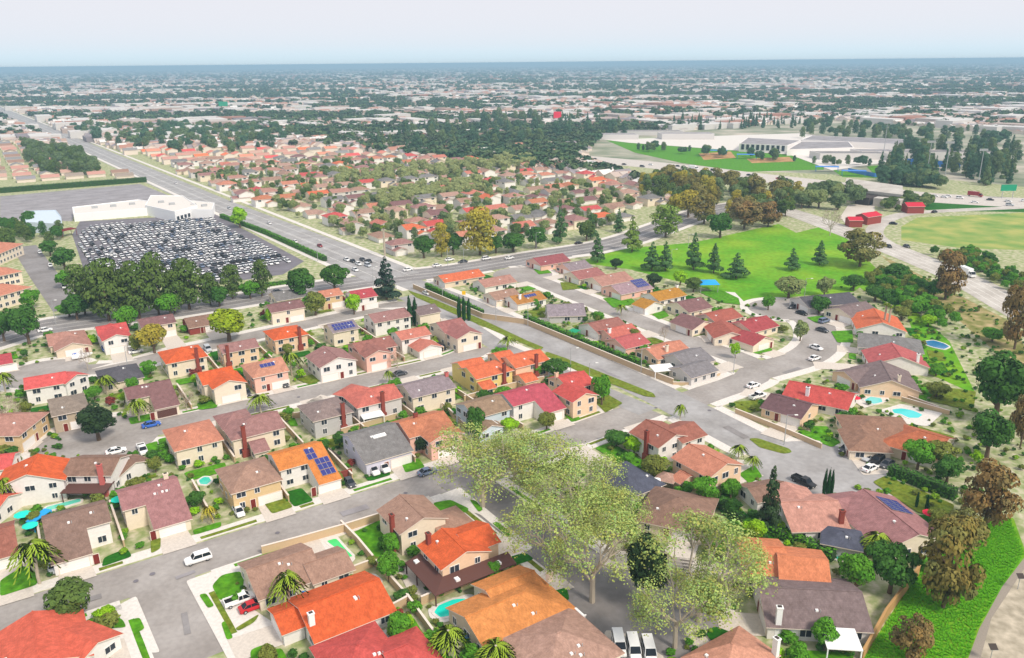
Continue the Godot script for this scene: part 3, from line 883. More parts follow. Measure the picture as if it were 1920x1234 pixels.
	kerb_grass("foreground street",3,L([-52.1,-127.2,-47.9,-130,-44.6,-132.2,-44.1,-131.4,-48.2,-128.6,-51.5,-126.4]),"b")
	kerb_grass("foreground street",4,L([-44.4,-146.7,-42.8,-147.8,-41.9,-148.3,-42.5,-149.2,-44.2,-148.1,-45,-147.5]),"o")
	kerb_grass("foreground street",5,L([-38,-136.7,-32.1,-140.6,-27.2,-143.9,-26.6,-143.1,-32.4,-139.2,-37.4,-135.8]),"o")
	kerb_grass("foreground street",6,L([-34.4,-153.4,-30.3,-156.2,-26.9,-158.4,-27.5,-159.2,-31.7,-156.4,-35,-154.2]),"b")
	kerb_grass("foreground street",7,L([-8.6,-170.7,-5.3,-172.9,-1.9,-175.2,-2.5,-176,-5.8,-173.8,-9.2,-171.5]),"o")
	kerb_grass("foreground street",8,L([0.7,-162.7,6.5,-166.8,11.6,-170.3,12.2,-169.5,6.3,-165.4,1.2,-161.9]),"o")
	kerb_grass("foreground street",9,L([4.7,-179.7,7.2,-181.3,9.6,-183.1,9,-183.9,6.7,-182.2,4.2,-180.5]),"b")
	kerb_grass("foreground street",10,L([16.1,-187.9,20.1,-190.9,23.3,-193.4,22.7,-194.2,18.7,-191.1,15.5,-188.7]),"o")
	kerb_grass("foreground street",11,L([18.2,-175.2,23.2,-178.9,27.3,-182,27.9,-181.2,22.9,-177.5,18.8,-174.4]),"o")
	kerb_grass("short lower street",0,L([-63.8,-112.1,-59.6,-106.2,-56,-101,-56.8,-100.5,-61,-106.4,-64.6,-111.6]),"b")
	kerb_grass("short lower street",1,L([-53.7,-118.7,-49.6,-112.9,-46.1,-107.9,-45.3,-108.4,-49.4,-114.3,-52.9,-119.3]),"o")
	kerb_grass("shaded street",0,L([-11,-147.4,-6.9,-141.7,-3.3,-136.8,-4.1,-136.2,-8.3,-141.9,-11.8,-146.9]),"o")
	kerb_grass("shaded street",1,L([-1.2,-154.3,3,-148.6,6.5,-143.6,7.4,-144.2,3.2,-150,-0.4,-154.9]),"b")
	kerb_grass("shaded street",2,L([2,-129.4,3.8,-127,5.5,-124.5,4.7,-123.9,3,-126.4,1.2,-128.8]),"o")
	kerb_grass("shaded street",3,L([7.7,-142,11.3,-137.1,14.9,-132.1,15.7,-132.7,12.1,-137.6,8.5,-142.6]),"o")
	kerb_grass("middle street",0,L([-88,-195.5,-83.7,-198.2,-80.3,-200.4,-80.8,-201.2,-85.1,-198.5,-88.5,-196.4]),"b")
	kerb_grass("middle street",1,L([-71.8,-192.8,-65.9,-196.5,-60.8,-199.7,-60.3,-198.9,-66.2,-195.1,-71.3,-191.9]),"o")
	kerb_grass("middle street",2,L([-73.5,-204.7,-70.9,-206.3,-68.4,-207.9,-68.9,-208.8,-71.5,-207.2,-74,-205.5]),"o")
	kerb_grass("middle street",3,L([-61.5,-212.2,-59,-213.9,-56.4,-215.5,-57,-216.3,-59.5,-214.7,-62.1,-213.1]),"b")
	kerb_grass("middle street",4,L([-49.8,-206.7,-43.8,-210.4,-38.8,-213.6,-38.2,-212.8,-44.2,-209.1,-49.2,-205.8]),"o")
	kerb_grass("middle street",5,L([-49.6,-219.8,-46.2,-221.9,-43.6,-223.6,-44.2,-224.4,-47.6,-222.3,-50.1,-220.6]),"o")
	kerb_grass("middle street",6,L([-37.1,-214.7,-35.4,-215.8,-34.5,-216.3,-34,-215.5,-35.7,-214.4,-36.5,-213.9]),"b")
	kerb_grass("middle street",7,L([-36.8,-227.9,-32.5,-230.6,-28.3,-233.4,-28.9,-234.2,-33.1,-231.4,-37.3,-228.7]),"o")
	kerb_grass("middle street",8,L([-27.8,-220.6,-24.4,-222.8,-21.8,-224.4,-21.2,-223.6,-24.7,-221.4,-27.2,-219.8]),"o")
	kerb_grass("middle street",9,L([-22,-238.3,-19.1,-241.6,-16.4,-245.9,-17.2,-246.5,-19.9,-242.2,-22.7,-239]),"b")
	kerb_grass("middle street",10,L([-15.4,-229.4,-12.4,-232.4,-9.6,-236,-8.8,-235.4,-11.7,-231.6,-14.7,-228.7]),"o")
	drive(0,L([-69.7,-106.9,-79.7,-112,-82.3,-106.4,-71.9,-102]))
	drive(1,L([-33.8,-128,-39.3,-137.3,-44.5,-133.9,-38.3,-125.1]))
	drive(2,L([-40,-110.2,-46.4,-106.6,-43,-101.4,-37.1,-105.7]))
	drive(4,L([-12.7,-142,-18.2,-151.3,-23.4,-147.9,-17.2,-139.1]))
	drive(5,L([-3.6,-127.6,1.9,-130.7,-1.4,-135.9,-6.5,-132.1]))
	drive(6,L([4.7,-116,10.6,-119.3,7.2,-124.5,1.7,-120.5]))
	drive(7,L([15.8,-100.4,16.3,-100.2,12.9,-105.4,12.9,-104.9]))
	drive(8,L([30.4,-101.8,30.3,-102.7,25.1,-99.3,25.9,-98.9]))
	drive(9,L([40.9,-111.7,33.7,-112.7,33.2,-106.5,40.5,-106.3]))
	drive(10,L([47.5,-124,17.6,-131.1,16.2,-125.1,46.3,-118.7]))
	drive(11,L([59.6,-148.4,59.6,-152.7,53.5,-152.2,54.2,-147.9]))
	drive(12,L([67.1,-131.7,72.9,-144.7,67.2,-147.1,62.1,-133.8]))
	drive(13,L([69.4,-146.7,69.8,-147.1,63.7,-145.8,64.2,-145.6]))
	drive(14,L([57.6,-144.8,61.4,-145.5,59.6,-151.5,56.1,-150]))
	drive(15,L([30.5,-134.3,25.5,-124.2,31.1,-121.6,35.4,-132.1]))
	drive(16,L([25.7,-161.1,16.9,-175.4,11.7,-172,21.2,-158.2]))
	drive(17,L([39.7,-176.3,33.1,-187.3,27.9,-183.9,35.2,-173.4]))
	drive(18,L([49.5,-155,55.8,-158.6,52.5,-163.8,46.5,-159.5]))
	drive(19,L([-95.6,-125.6,-89.3,-115.1,-84.1,-118.4,-91.1,-128.5]))
	drive(20,L([-83.1,-124.4,-81.1,-120.6,-75.9,-124,-78.5,-127.4]))
	drive(21,L([-69.6,-135.9,-66.5,-130.4,-61.3,-133.8,-65.1,-138.8]))
	drive(22,L([-53.7,-147.6,-50,-141.2,-44.8,-144.6,-49.1,-150.5]))
	drive(23,L([-42.2,-152.1,-39.9,-147.9,-34.7,-151.3,-37.6,-155.1]))
	drive(24,L([-28.1,-163.4,-25,-157.9,-19.8,-161.3,-23.6,-166.4]))
	drive(25,L([-17.7,-168.1,-15.7,-164.3,-10.5,-167.6,-13.2,-171]))
	drive(26,L([-5.2,-182.9,-0.5,-174.9,4.7,-178.3,-0.7,-185.9]))
	drive(27,L([8.5,-186.9,10.8,-182.6,16,-186,13,-189.8]))
	drive(28,L([21.4,-195.1,27.7,-198.8,24.3,-204,18.4,-199.7]))
	drive(29,L([-75.1,-180.5,-80.1,-189,-85.3,-185.6,-79.7,-177.6]))
	drive(30,L([-69,-186.2,-73.2,-193.4,-78.4,-190,-73.5,-183.2]))
	drive(31,L([-46.4,-194.1,-53.5,-205.9,-58.7,-202.5,-50.9,-191.1]))
	drive(32,L([-44.4,-201.9,-53.8,-207.1,-56.6,-201.6,-46.8,-197.1]))
	drive(33,L([-21.4,-208.3,-29.1,-220.9,-34.3,-217.5,-25.9,-205.3]))
	drive(34,L([-12.3,-221.5,-16.7,-229.1,-21.9,-225.7,-16.8,-218.5]))
	drive(35,L([0.6,-222.5,6.9,-226.2,3.5,-231.4,-2.4,-227]))
	drive(36,L([-127.9,-213.9,-130.3,-219.2,-135.7,-216.2,-132.6,-211.3]))
	drive(37,L([-112.7,-185.6,-112.9,-185.1,-107.7,-188.5,-108.2,-188.5]))
	drive(38,L([-117.8,-173.6,-116,-173.2,-116.1,-179.4,-117.9,-179]))
	drive(39,L([-114,-226.4,-115.2,-228.9,-120.4,-225.5,-118.5,-223.4]))
	drive(40,L([-93.4,-191.9,-93.3,-191,-88.1,-194.4,-88.9,-194.8]))
	drive(41,L([-79.7,-201.3,-79.3,-200,-74.1,-203.4,-75.1,-204.3]))
	drive(42,L([-68.6,-211,-66.9,-207.6,-61.7,-211,-64.1,-213.9]))
	drive(43,L([-55.4,-215.9,-55.3,-215,-50.1,-218.4,-50.9,-218.8]))
	drive(44,L([-42.5,-224.3,-42.2,-223,-37,-226.4,-38,-227.3]))
	drive(45,L([-28,-235.5,-27,-233.4,-21.9,-236.7,-23.4,-238.4]))
	drive(46,L([-15.9,-241,-16.1,-240.5,-10.9,-243.9,-11.4,-243.9]))
	drive(47,L([-98.8,-236.3,-102.1,-242.2,-107.3,-238.8,-103.3,-233.3]))
	drive(48,L([-83.1,-241.1,-89.8,-252,-95,-248.7,-87.7,-238.1]))
	drive(49,L([-72.5,-255.4,-77,-263,-82.2,-259.6,-77,-252.5]))
	drive(50,L([-55.4,-259.7,-64,-273.6,-69.2,-270.2,-60,-256.8]))
	drive(51,L([-40.8,-272.2,-49,-285.6,-54.2,-282.3,-45.3,-269.2]))
	drive(52,L([-25.1,-269.2,-20.9,-271.5,-24.3,-276.7,-28.1,-273.8]))
	drive(53,L([-79.8,-273.7,-79.4,-272.4,-74.2,-275.7,-75.3,-276.6]))
	drive(54,L([-85.1,-308.4,-84.9,-308.8,-90.1,-305.5,-89.6,-305.4]))
	drive(55,L([-68.2,-290.5,-64.9,-284.6,-59.7,-287.9,-63.7,-293.4]))
	drive(56,L([-55.1,-288.1,-55.3,-287.6,-50.1,-291,-50.6,-291]))
	drive(57,L([-119.6,-257.5,-112.4,-245.7,-107.2,-249,-115,-260.4]))
	drive(58,L([-129.3,-241.8,-124.6,-233.7,-119.4,-237.1,-124.8,-244.7]))
	drive(59,L([-142.5,-239.6,-140.3,-235.3,-135.1,-238.7,-138,-242.5]))
	drive(60,L([-155.9,-226.3,-155.5,-225,-150.3,-228.3,-151.4,-229.2]))
	drive(61,L([-106.5,-263.3,-101.2,-254.4,-96,-257.8,-101.9,-266.2]))
	drive(62,L([-104.9,-157.9,-108,-169.8,-114,-168,-110,-156.4]))
	drive(63,L([-113,-160.2,-101.6,-163.1,-103.3,-169.1,-114.5,-165.4]))
	drive(64,L([-101.9,-149.9,-99.6,-166.1,-105.8,-166.8,-107.3,-150.5]))
	drive(66,L([-30.2,-321.7,-31.1,-321.6,-27.7,-316.4,-27.3,-317.2]))
	drive(67,L([1.9,-317.4,9.9,-322.1,6.5,-327.3,-1.1,-321.9]))
	drive(68,L([-8.7,-294.9,-10.4,-294.3,-7.1,-289.1,-5.8,-290.4]))
	drive(69,L([-0.7,-289.7,-5.3,-287.1,-1.9,-281.9,2.3,-285.1]))
	drive(70,L([12.8,-275.9,4,-275.6,4.5,-269.5,13.2,-270.5]))
	drive(71,L([25.8,-255,18.2,-250.5,21.6,-245.3,28.8,-250.5]))
	drive(72,L([42.6,-251.4,50.2,-255.9,46.9,-261.1,39.7,-256]))
	drive(73,L([32.7,-240.1,27.2,-237,30.6,-231.8,35.6,-235.5]))
	drive(74,L([55.4,-233.2,61.7,-236.9,58.3,-242.1,52.4,-237.8]))
	drive(75,L([58.5,-218.1,69.9,-225,66.5,-230.2,55.6,-222.6]))
	drive(76,L([9.9,-349.2,9.5,-349.4,12.8,-344.2,12.9,-344.7]))
	drive(77,L([22.6,-339.2,13.3,-333.6,16.7,-328.4,25.5,-334.6]))
	drive(78,L([25,-324.8,19.9,-321.9,23.3,-316.7,28,-320.2]))
	drive(79,L([33.2,-314.6,26.9,-311,30.3,-305.8,36.2,-310.1]))
	drive(80,L([39.2,-301.9,34.2,-299.1,37.5,-293.9,42.2,-297.4]))
	drive(81,L([45.1,-283.6,44.2,-283.5,47.6,-278.3,48.1,-279.1]))
	drive(82,L([56.1,-260.4,55.6,-260.6,59,-255.4,59,-255.9]))
	drive(83,L([65.4,-253.8,63.1,-254.1,63.2,-247.9,65.5,-248.4]))
	drive(84,L([77.9,-238.7,81.2,-232.8,86.4,-236.2,82.4,-241.7]))
	drive(85,L([106.5,-283.3,106.1,-283.6,107.8,-277.6,107.9,-278.1]))
	drive(86,L([115.7,-269.5,110.1,-266.5,113.4,-261.2,118.5,-264.9]))
	drive(87,L([117,-259.7,111.5,-261.5,110,-255.5,115.7,-254.4]))
	drive(88,L([110.9,-241.2,105.2,-243.9,102.9,-238.1,108.9,-236.2]))
	drive(89,L([107,-225.9,92.1,-229.5,90.8,-223.4,105.9,-220.6]))
	drive(91,L([75.7,-202.2,66.2,-209.2,62.7,-204.1,72.6,-197.8]))
	drive(92,L([68.3,-186.7,61.3,-179.8,65.8,-175.6,72.2,-183]))
	drive(93,L([78.9,-173.8,78.7,-174.2,77.7,-168.1,78.1,-168.5]))
	pool("green rectangular pool behind the flat brown house",L([-36.4,-134.4,-34.7,-135.3,-32.1,-131.5,-30.3,-129.2,-31,-129,-32.6,-129.7,-34.3,-132.2]),Color8(70,225,120))
	pool("pale green pool corner behind the vivid orange house",L([-26.8,-120.7,-26.4,-122.7,-25.5,-123.4,-23.9,-121.5,-25,-120.2]),Color8(110,225,175))
	pool("oval turquoise pool beside the amber house",L([-13.6,-112.8,-13,-114.6,-10.6,-116.2,-8.6,-116.4,-7.4,-115.4,-8.2,-113.7,-10.3,-112.1,-12.4,-111.5]),Color8(40,240,215))
	pool("round teal pool between the rose and tan roofed houses",L([-70.2,-158.8,-69.6,-160.3,-68.4,-160.2,-67.3,-158.5,-67.7,-156.9,-69.2,-157.1]),Color8(70,215,190))
	pool("narrow aqua lap pool above the brown roofed house",L([-98.4,-147.9,-92.9,-151.4,-92,-150.1,-97.2,-146.4]),Color8(110,225,200))
	pool("bright aqua pool cover below the yellow walled house",L([-5,-212.4,-3.2,-214.8,-0.9,-215.5,0.3,-213.1,-0.9,-209.9,-3.5,-209.2]),Color8(20,235,225))
	pool("dark blue kidney pool behind the grey roofed house",L([134.9,-246.7,138.4,-247.7,140.2,-244.5,140.4,-241.4,137.4,-239,135,-241.1,133.9,-243.6]),Color8(40,130,180))
	pool("turquoise pool with white terrace behind the long red roof",L([95.3,-199.4,98.1,-201.9,100.5,-200.7,99.8,-198.2,96.8,-196.9]),Color8(120,230,230))
	pool("turquoise freeform pool on the pale terrace",L([100.1,-193.3,102.9,-194,105.3,-192.5,106.5,-189.8,104.5,-187.9,102,-188,101.2,-190.3,99.6,-191]),Color8(70,225,225))
	pool("green pool by the grey corner house",L([52.9,-217.5,55.1,-218.7,55.5,-216.6,53.3,-215]),Color8(120,220,180))
	pool("teal pool slice behind the clipped hedge",L([58.8,-128.6,60.8,-129.3,61.4,-127.2,59.9,-126.6]),Color8(70,215,195))
	# grass tufts that roughen the near slope
	var blade := Shape.new()
	for i in 9:
		var a := TAU * i / 9.0
		var d := Vector3(cos(a), 0, sin(a))
		blade.face("tuft", [d * 0.1 + d.cross(Vector3.UP) * 0.09, d * 0.1 - d.cross(Vector3.UP) * 0.09, d * 0.36 + Vector3(0, 0.42, 0)], Vector3.ZERO)
	var poly := PackedVector2Array(L([85.5,-137.2,99.7,-139.9,95.1,-128,85.3,-118.6,75.1,-107.6,69.5,-100.6,53.7,-100.8,72.4,-121.8]))
	scatter_stuff("grass", "rough bright green grass covering the lower right slope", blade.done(M), poly, 9000, 0.35, 0.8)

func scatter_stuff(called: String, label: String, mesh: Mesh, poly: PackedVector2Array, n: int, s0: float, s1: float):
	var lo := poly[0]
	var hi := poly[0]
	for q in poly:
		lo = lo.min(q)
		hi = hi.max(q)
	var xs: Array[Transform3D] = []
	while xs.size() < n:
		var q := Vector2(rng.randf_range(lo.x, hi.x), rng.randf_range(lo.y, hi.y))
		if Geometry2D.is_point_in_polygon(q, poly):
			var s := rng.randf_range(s0, s1)
			xs.append(Transform3D(Basis(Vector3.UP, rng.randf() * TAU).scaled(Vector3(s, s, s)), Vector3(q.x, 0.02, q.y)))
	many(called, label, mesh, xs, [])

func many(called: String, label: String, mesh: Mesh, xs: Array[Transform3D], cols: Array):
	var mm := MultiMesh.new()
	mm.transform_format = MultiMesh.TRANSFORM_3D
	mm.use_colors = cols.size() > 0
	mm.mesh = mesh
	mm.instance_count = xs.size()
	for i in xs.size():
		mm.set_instance_transform(i, xs[i])
		if cols.size():
			mm.set_instance_color(i, cols[i])
	var o := MultiMeshInstance3D.new()
	o.multimesh = mm
	o.name = numbered(called)
	add_child(o)
	tag(o, label, "", "", "stuff")

# ---------------------------------------------------------------- houses

const SLOPE := 0.36

# one gabled or hipped volume in its own axes: x along the ridge; xf takes it into the house's axes
func volume(walls: Shape, roofs: Shape, xf: Transform3D, l: float, w: float, eave: float, ends: String, ext: Array, wm: String, rm: String):
	var hw := w / 2.0
	var yr := eave + hw * SLOPE
	var oh := 0.5
	var segs := []
	if ext.size() == 3:
		var a: float = -l / 2.0 + ext[0] * l
		var b: float = -l / 2.0 + ext[1] * l
		if a > -l / 2.0 + 0.3: segs.append([-l / 2.0, a, 0.0])
		segs.append([a, b, ext[2]])
		if b < l / 2.0 - 0.3: segs.append([b, l / 2.0, 0.0])
	else:
		segs.append([-l / 2.0, l / 2.0, 0.0])
	for s in segs:
		var xa: float = s[0]
		var xb: float = s[1]
		var zr: float = hw + s[2]
		var yf: float = eave - s[2] * SLOPE
		var ha: bool = ends[0] == "h" and xa < -l / 2.0 + 0.01
		var hb: bool = ends[1] == "h" and xb > l / 2.0 - 0.01
		var ga := (0.4 if xa < -l / 2.0 + 0.01 else 0.0)
		var gb := (0.4 if xb > l / 2.0 - 0.01 else 0.0)
		var inset := minf(hw, l / 2.0 - 0.2)
		var ra := xa + inset if ha else xa - ga
		var rb := xb - inset if hb else xb + gb
		var ea := xa - (oh if ha else ga)
		var eb := xb + (oh if hb else gb)
		var tf := func(p: Array): return p.map(func(q): return xf * q)
		roofs.slab(rm, "trim", tf.call([Vector3(ra, yr, 0), Vector3(rb, yr, 0), Vector3(eb, yf - oh * SLOPE, zr + oh), Vector3(ea, yf - oh * SLOPE, zr + oh)]), 0.17)
		roofs.slab(rm, "trim", tf.call([Vector3(ra, yr, 0), Vector3(rb, yr, 0), Vector3(eb, eave - oh * SLOPE, -hw - oh), Vector3(ea, eave - oh * SLOPE, -hw - oh)]), 0.17)
		if ha: roofs.slab(rm, "trim", tf.call([Vector3(ra, yr, 0), Vector3(ea, eave - oh * SLOPE, hw + oh), Vector3(ea, eave - oh * SLOPE, -hw - oh)]), 0.17)
		if hb: roofs.slab(rm, "trim", tf.call([Vector3(rb, yr, 0), Vector3(eb, eave - oh * SLOPE, hw + oh), Vector3(eb, eave - oh * SLOPE, -hw - oh)]), 0.17)
		# ridge cap
		roofs.box(rm, xf * Vector3(ra, yr - 0.06, -0.12), xf * Vector3(rb, yr + 0.07, 0.12)) if absf(xf.basis.x.z) < 0.01 else null
		var inside := xf * Vector3((xa + xb) / 2.0, eave / 2.0, 0)
		var d := 0.12
		walls.face(wm, tf.call([Vector3(xa, 0, zr), Vector3(xb, 0, zr), Vector3(xb, yf - d, zr), Vector3(xa, yf - d, zr)]), inside)
		walls.face(wm, tf.call([Vector3(xa, 0, -hw), Vector3(xb, 0, -hw), Vector3(xb, eave - d, -hw), Vector3(xa, eave - d, -hw)]), inside)
		for q in [[xa, ha], [xb, hb]]:
			var x: float = q[0]
			if q[1]:
				walls.face(wm, tf.call([Vector3(x, 0, -hw), Vector3(x, 0, zr), Vector3(x, yf - d, zr), Vector3(x, eave - d, -hw)]), inside)
			else:
				walls.face(wm, tf.call([Vector3(x, 0, -hw), Vector3(x, 0, zr), Vector3(x, yf - d, zr), Vector3(x, yr - d, 0), Vector3(x, eave - d, -hw)]), inside)

func window_meshes(w: float, h: float) -> Array:
	var key := "window %.1f %.1f" % [w, h]
	if not K.has(key):
		var s := Shape.new()
		var t := 0.1
		s.box("frame", Vector3(-w / 2 - t, -h / 2 - t, 0.0), Vector3(-w / 2, h / 2 + t, 0.09))
		s.box("frame", Vector3(w / 2, -h / 2 - t, 0.0), Vector3(w / 2 + t, h / 2 + t, 0.09))
		s.box("frame", Vector3(-w / 2, h / 2, 0.0), Vector3(w / 2, h / 2 + t, 0.088))
		s.box("frame", Vector3(-w / 2, -h / 2 - t, 0.0), Vector3(w / 2, -h / 2, 0.11))
		s.box("frame", Vector3(-0.04, -h / 2, 0.0), Vector3(0.04, h / 2, 0.07))
		var p := Shape.new()
		p.box("pane", Vector3(-w / 2, -h / 2, 0.0), Vector3(w / 2, h / 2, 0.035))
		K[key] = [s.done(M), p.done(M)]
	return K[key]

func garage_mesh(c: String, w: float) -> ArrayMesh:
	var key := "garage %s %.1f" % [c, w]
	if not K.has(key):
		var s := Shape.new()
		for i in 4:
			s.box(c, Vector3(-w / 2, 0.04 + i * 0.54, 0.0), Vector3(w / 2, 0.55 + i * 0.54, 0.07))
		s.box("trim", Vector3(-w / 2 - 0.15, 0, 0), Vector3(-w / 2, 2.3, 0.1))
		s.box("trim", Vector3(w / 2, 0, 0), Vector3(w / 2 + 0.15, 2.3, 0.1))
		s.box("trim", Vector3(-w / 2, 2.2, 0), Vector3(w / 2, 2.32, 0.1))
		K[key] = s.done(M)
	return K[key]

func house(label: String, x: float, z: float, turn: float, vols: Array, roof: String, wall: String, gar: Array, o: Dictionary):
	var h := root("house", label, "house", Vector3(x, 0, z), turn, "tract houses near the camera")
	homes.append([Vector2(x, z), Vector2(cos(turn), -sin(turn)), vols[0][3], vols[0][4]])
	var walls := Shape.new()
	var roofs := Shape.new()
	var wm := "wall_" + wall
	var rm := "roof_" + roof
	var xfs := []
	for v in vols:
		var xf := Transform3D(Basis(Vector3.UP, v[2]), Vector3(v[0], 0.0, v[1]))
		xfs.append(xf)
		plots.append([(h.transform * xf).affine_inverse(), v[3] / 2 + 0.6, v[4] / 2 + 0.6, v[4] / 2 + 0.6 + (v[9] if v.size() > 9 else 0.0)])
		volume(walls, roofs, xf, v[3], v[4], 2.75 if v[5] == 1 else 5.05, v[6], v.slice(7), wm, rm)
	part("wall", walls.done(M), h)
	var rf := part("roof", roofs.done(M), h)
	# garage door and front door
	var gv: Array = vols[gar[0]]
	var gx: Transform3D = xfs[gar[0]]
	var gl: float = gv[3]
	var gw: float = gv[4]
	var ge: float = gv[9] if gv.size() > 9 else 0.0
	var at := Vector3()
	var yaw := 0.0
	match gar[1]:
		0: at = Vector3(gar[2] * gl, 0, gw / 2 + ge)
		1:
			at = Vector3(gar[2] * gl, 0, -gw / 2)
			yaw = PI
		2:
			at = Vector3(gl / 2, 0, gar[2] * gw)
			yaw = PI / 2
		3:
			at = Vector3(-gl / 2, 0, gar[2] * gw)
			yaw = -PI / 2
	var gpos: Vector3 = gx * at
	var gyaw: float = yaw + gv[2]
	part("garage_door", garage_mesh(o.get("gcol", "garage"), 4.9), h, gpos + Basis(Vector3.UP, gyaw) * Vector3(0, 0, 0.01), gyaw)
	var side := Basis(Vector3.UP, gyaw) * Vector3(1, 0, 0)
	for sgn in [1.0, -1.0]:
		var dp: Vector3 = gpos + side * 3.6 * sgn
		var loc: Vector3 = gx.affine_inverse() * dp
		if absf(loc.x) < gl / 2 + 0.02 - (0.7 if gar[1] < 2 else 0.0) and loc.z < gw / 2 + ge + 0.02 - (0.7 if gar[1] > 1 else 0.0) and loc.z > -gw / 2 - 0.02 + (0.7 if gar[1] > 1 else 0.0):
			if not K.has("door"):
				var ds := Shape.new()
				ds.box("door", Vector3(-0.48, 0.05, 0), Vector3(0.48, 2.1, 0.06))
				ds.box("trim", Vector3(-0.6, 0, 0), Vector3(-0.48, 2.2, 0.09))
				ds.box("trim", Vector3(0.48, 0, 0), Vector3(0.6, 2.2, 0.09))
				ds.box("trim", Vector3(-0.48, 2.1, 0), Vector3(0.48, 2.2, 0.09))
				K["door"] = ds.done(M)
			part("door", K["door"], h, dp + Basis(Vector3.UP, gyaw) * Vector3(0, 0, 0.01), gyaw)
			break
	# windows on the walls that can be seen
	for i in vols.size():
		var v: Array = vols[i]
		var l: float = v[3]
		var w: float = v[4]
		var e: float = v[9] if v.size() > 9 else 0.0
		for s in 4:
			var len_: float = l if s < 2 else w
			var yw: float = [0.0, PI, PI / 2, -PI / 2][s]
			var n: Vector3 = Basis(Vector3.UP, yw + v[2] + turn) * Vector3(0, 0, 1)
			var mid: Vector3 = h.transform * (xfs[i] as Transform3D).origin
			if n.dot((eye - mid).normalized()) < 0.06:
				continue
			var count := int(len_ / 3.3)
			for storey in v[5]:
				for k in count:
					var u := (k + 0.5) / count - 0.5
					if rng.randf() < 0.2:
						continue
					var p := Vector3()
					match s:
						0:
							p = Vector3(u * l, 0, w / 2)
							if e > 0 and (u + 0.5) > v[7] - 0.02 and (u + 0.5) < v[8] + 0.02:
								continue
						1: p = Vector3(u * l, 0, -w / 2)
						2: p = Vector3(l / 2, 0, -u * w)
						3: p = Vector3(-l / 2, 0, u * w)
					p.y = 1.45 + storey * 2.45
					var hp: Vector3 = xfs[i] * p
					var hyaw: float = yw + v[2]
					var out := Basis(Vector3.UP, hyaw) * Vector3(0, 0, 0.35)
					if storey == 0 and Vector2(hp.x - gpos.x, hp.z - gpos.z).length() < 4.6:
						continue
					var hid := false
					for j in vols.size():
						if j != i:
							var q: Vector3 = (xfs[j] as Transform3D).affine_inverse() * (hp + out)
							var ej: float = vols[j][9] if vols[j].size() > 9 else 0.0
							var top: float = (2.75 if vols[j][5] == 1 else 5.05) + 1.6
							if absf(q.x) < vols[j][3] / 2 + 0.5 and q.z > -vols[j][4] / 2 - 0.5 and q.z < vols[j][4] / 2 + ej + 0.5 and p.y < top:
								hid = true
					if hid:
						continue
					var ms := window_meshes([1.0, 1.4, 1.8][rng.randi() % 3], [1.1, 1.3][rng.randi() % 2])
					var fr := part("window", ms[0], h, hp + out * 0.02, hyaw)
					part("pane", ms[1], fr)
	# things on the roof
	var l0: float = vols[0][3]
	var w0: float = vols[0][4]
	var ev: float = 2.75 if vols[0][5] == 1 else 5.05
	var top0 := ev + w0 / 2 * SLOPE
	for c in o.get("ch", []):
		var cm: String = c[0] if M.has(c[0]) else "wall_" + c[0]
		var cs := Shape.new()
		var tall: float = maxf(top0 + 0.7, top0 + 0.2)
		var outside := absf(c[2]) > 1.0
		var y0: float = 0.0 if outside or (c[0] == "white") else top0 - absf(c[2]) * w0 / 2 * SLOPE - 0.6
		cs.box(cm, Vector3(-0.45, y0, -0.36), Vector3(0.45, tall, 0.36))
		cs.box(cm, Vector3(-0.54, tall, -0.45), Vector3(0.54, tall + 0.22, 0.45))
		if outside: cs.box(cm, Vector3(-0.8, 0, -0.38), Vector3(0.8, 1.9, 0.44))
		cs.box("dark", Vector3(-0.3, tall + 0.2, -0.2), Vector3(0.3, tall + 0.36, 0.2))
		part("chimney", cs.done(M), rf, Vector3(-l0 / 2 + c[1] * l0, 0, c[2] * w0 / 2 + (0.2 if outside else 0.0)))
	for k in int(o.get("vents", 1)):
		var zz := rng.randf_range(0.15, 0.7) * w0 / 2
		if not K.has("vent"):
			var vs := Shape.new()
			vs.box("white", Vector3(-0.22, -0.1, -0.22), Vector3(0.22, 0.22, 0.22))
			vs.tube("metal", Vector3(0.5, -0.1, 0.3), Vector3(0.5, 0.45, 0.3), 0.06, 0.06)
			K["vent"] = vs.done(M)
		part("roof_vent", K["vent"], rf, Vector3(rng.randf_range(-0.32, 0.32) * l0, top0 - zz * SLOPE, zz))
	for sp in o.get("solar", []):
		var x0: float = -l0 / 2 + sp[0] * l0
		var x1: float = -l0 / 2 + sp[1] * l0
		var z0: float = sp[2] * w0 / 2
		var z1: float = sp[3] * w0 / 2
		var nx := maxi(1, roundi(absf(x1 - x0) / 1.05))
		var nz := maxi(1, roundi(absf(z1 - z0) / 1.72))
		x1 = x0 + nx * 1.05
		z1 = z0 + nz * 1.72 * signf(z1 - z0)
		if not K.has("panel"):
			var ps := Shape.new()
			ps.box("metal", Vector3(-0.51, 0, -0.84), Vector3(0.51, 0.05, 0.84))
			ps.box("solar", Vector3(-0.47, 0.05, -0.8), Vector3(0.47, 0.065, 0.8))
			K["panel"] = ps.done(M)
		for i in nx:
			for j in nz:
				var pz := z0 + (j + 0.5) * (z1 - z0) / nz
				var pn := part("solar_panel", K["panel"], rf, Vector3(x0 + (i + 0.5) * (x1 - x0) / nx, top0 - absf(pz) * SLOPE + 0.12, pz))
				pn.rotation.x = atan(SLOPE) * signf(pz)
	if o.has("skylight"):
		var ss := Shape.new()
		ss.box("white", Vector3(-1.6, -0.1, -0.5), Vector3(1.6, 0.25, 0.5))
		var sk := part("skylight", ss.done(M), rf, Vector3(0.05 * l0, top0 - w0 * 0.3 * SLOPE, w0 * 0.3))
		sk.rotation.x = atan(SLOPE)
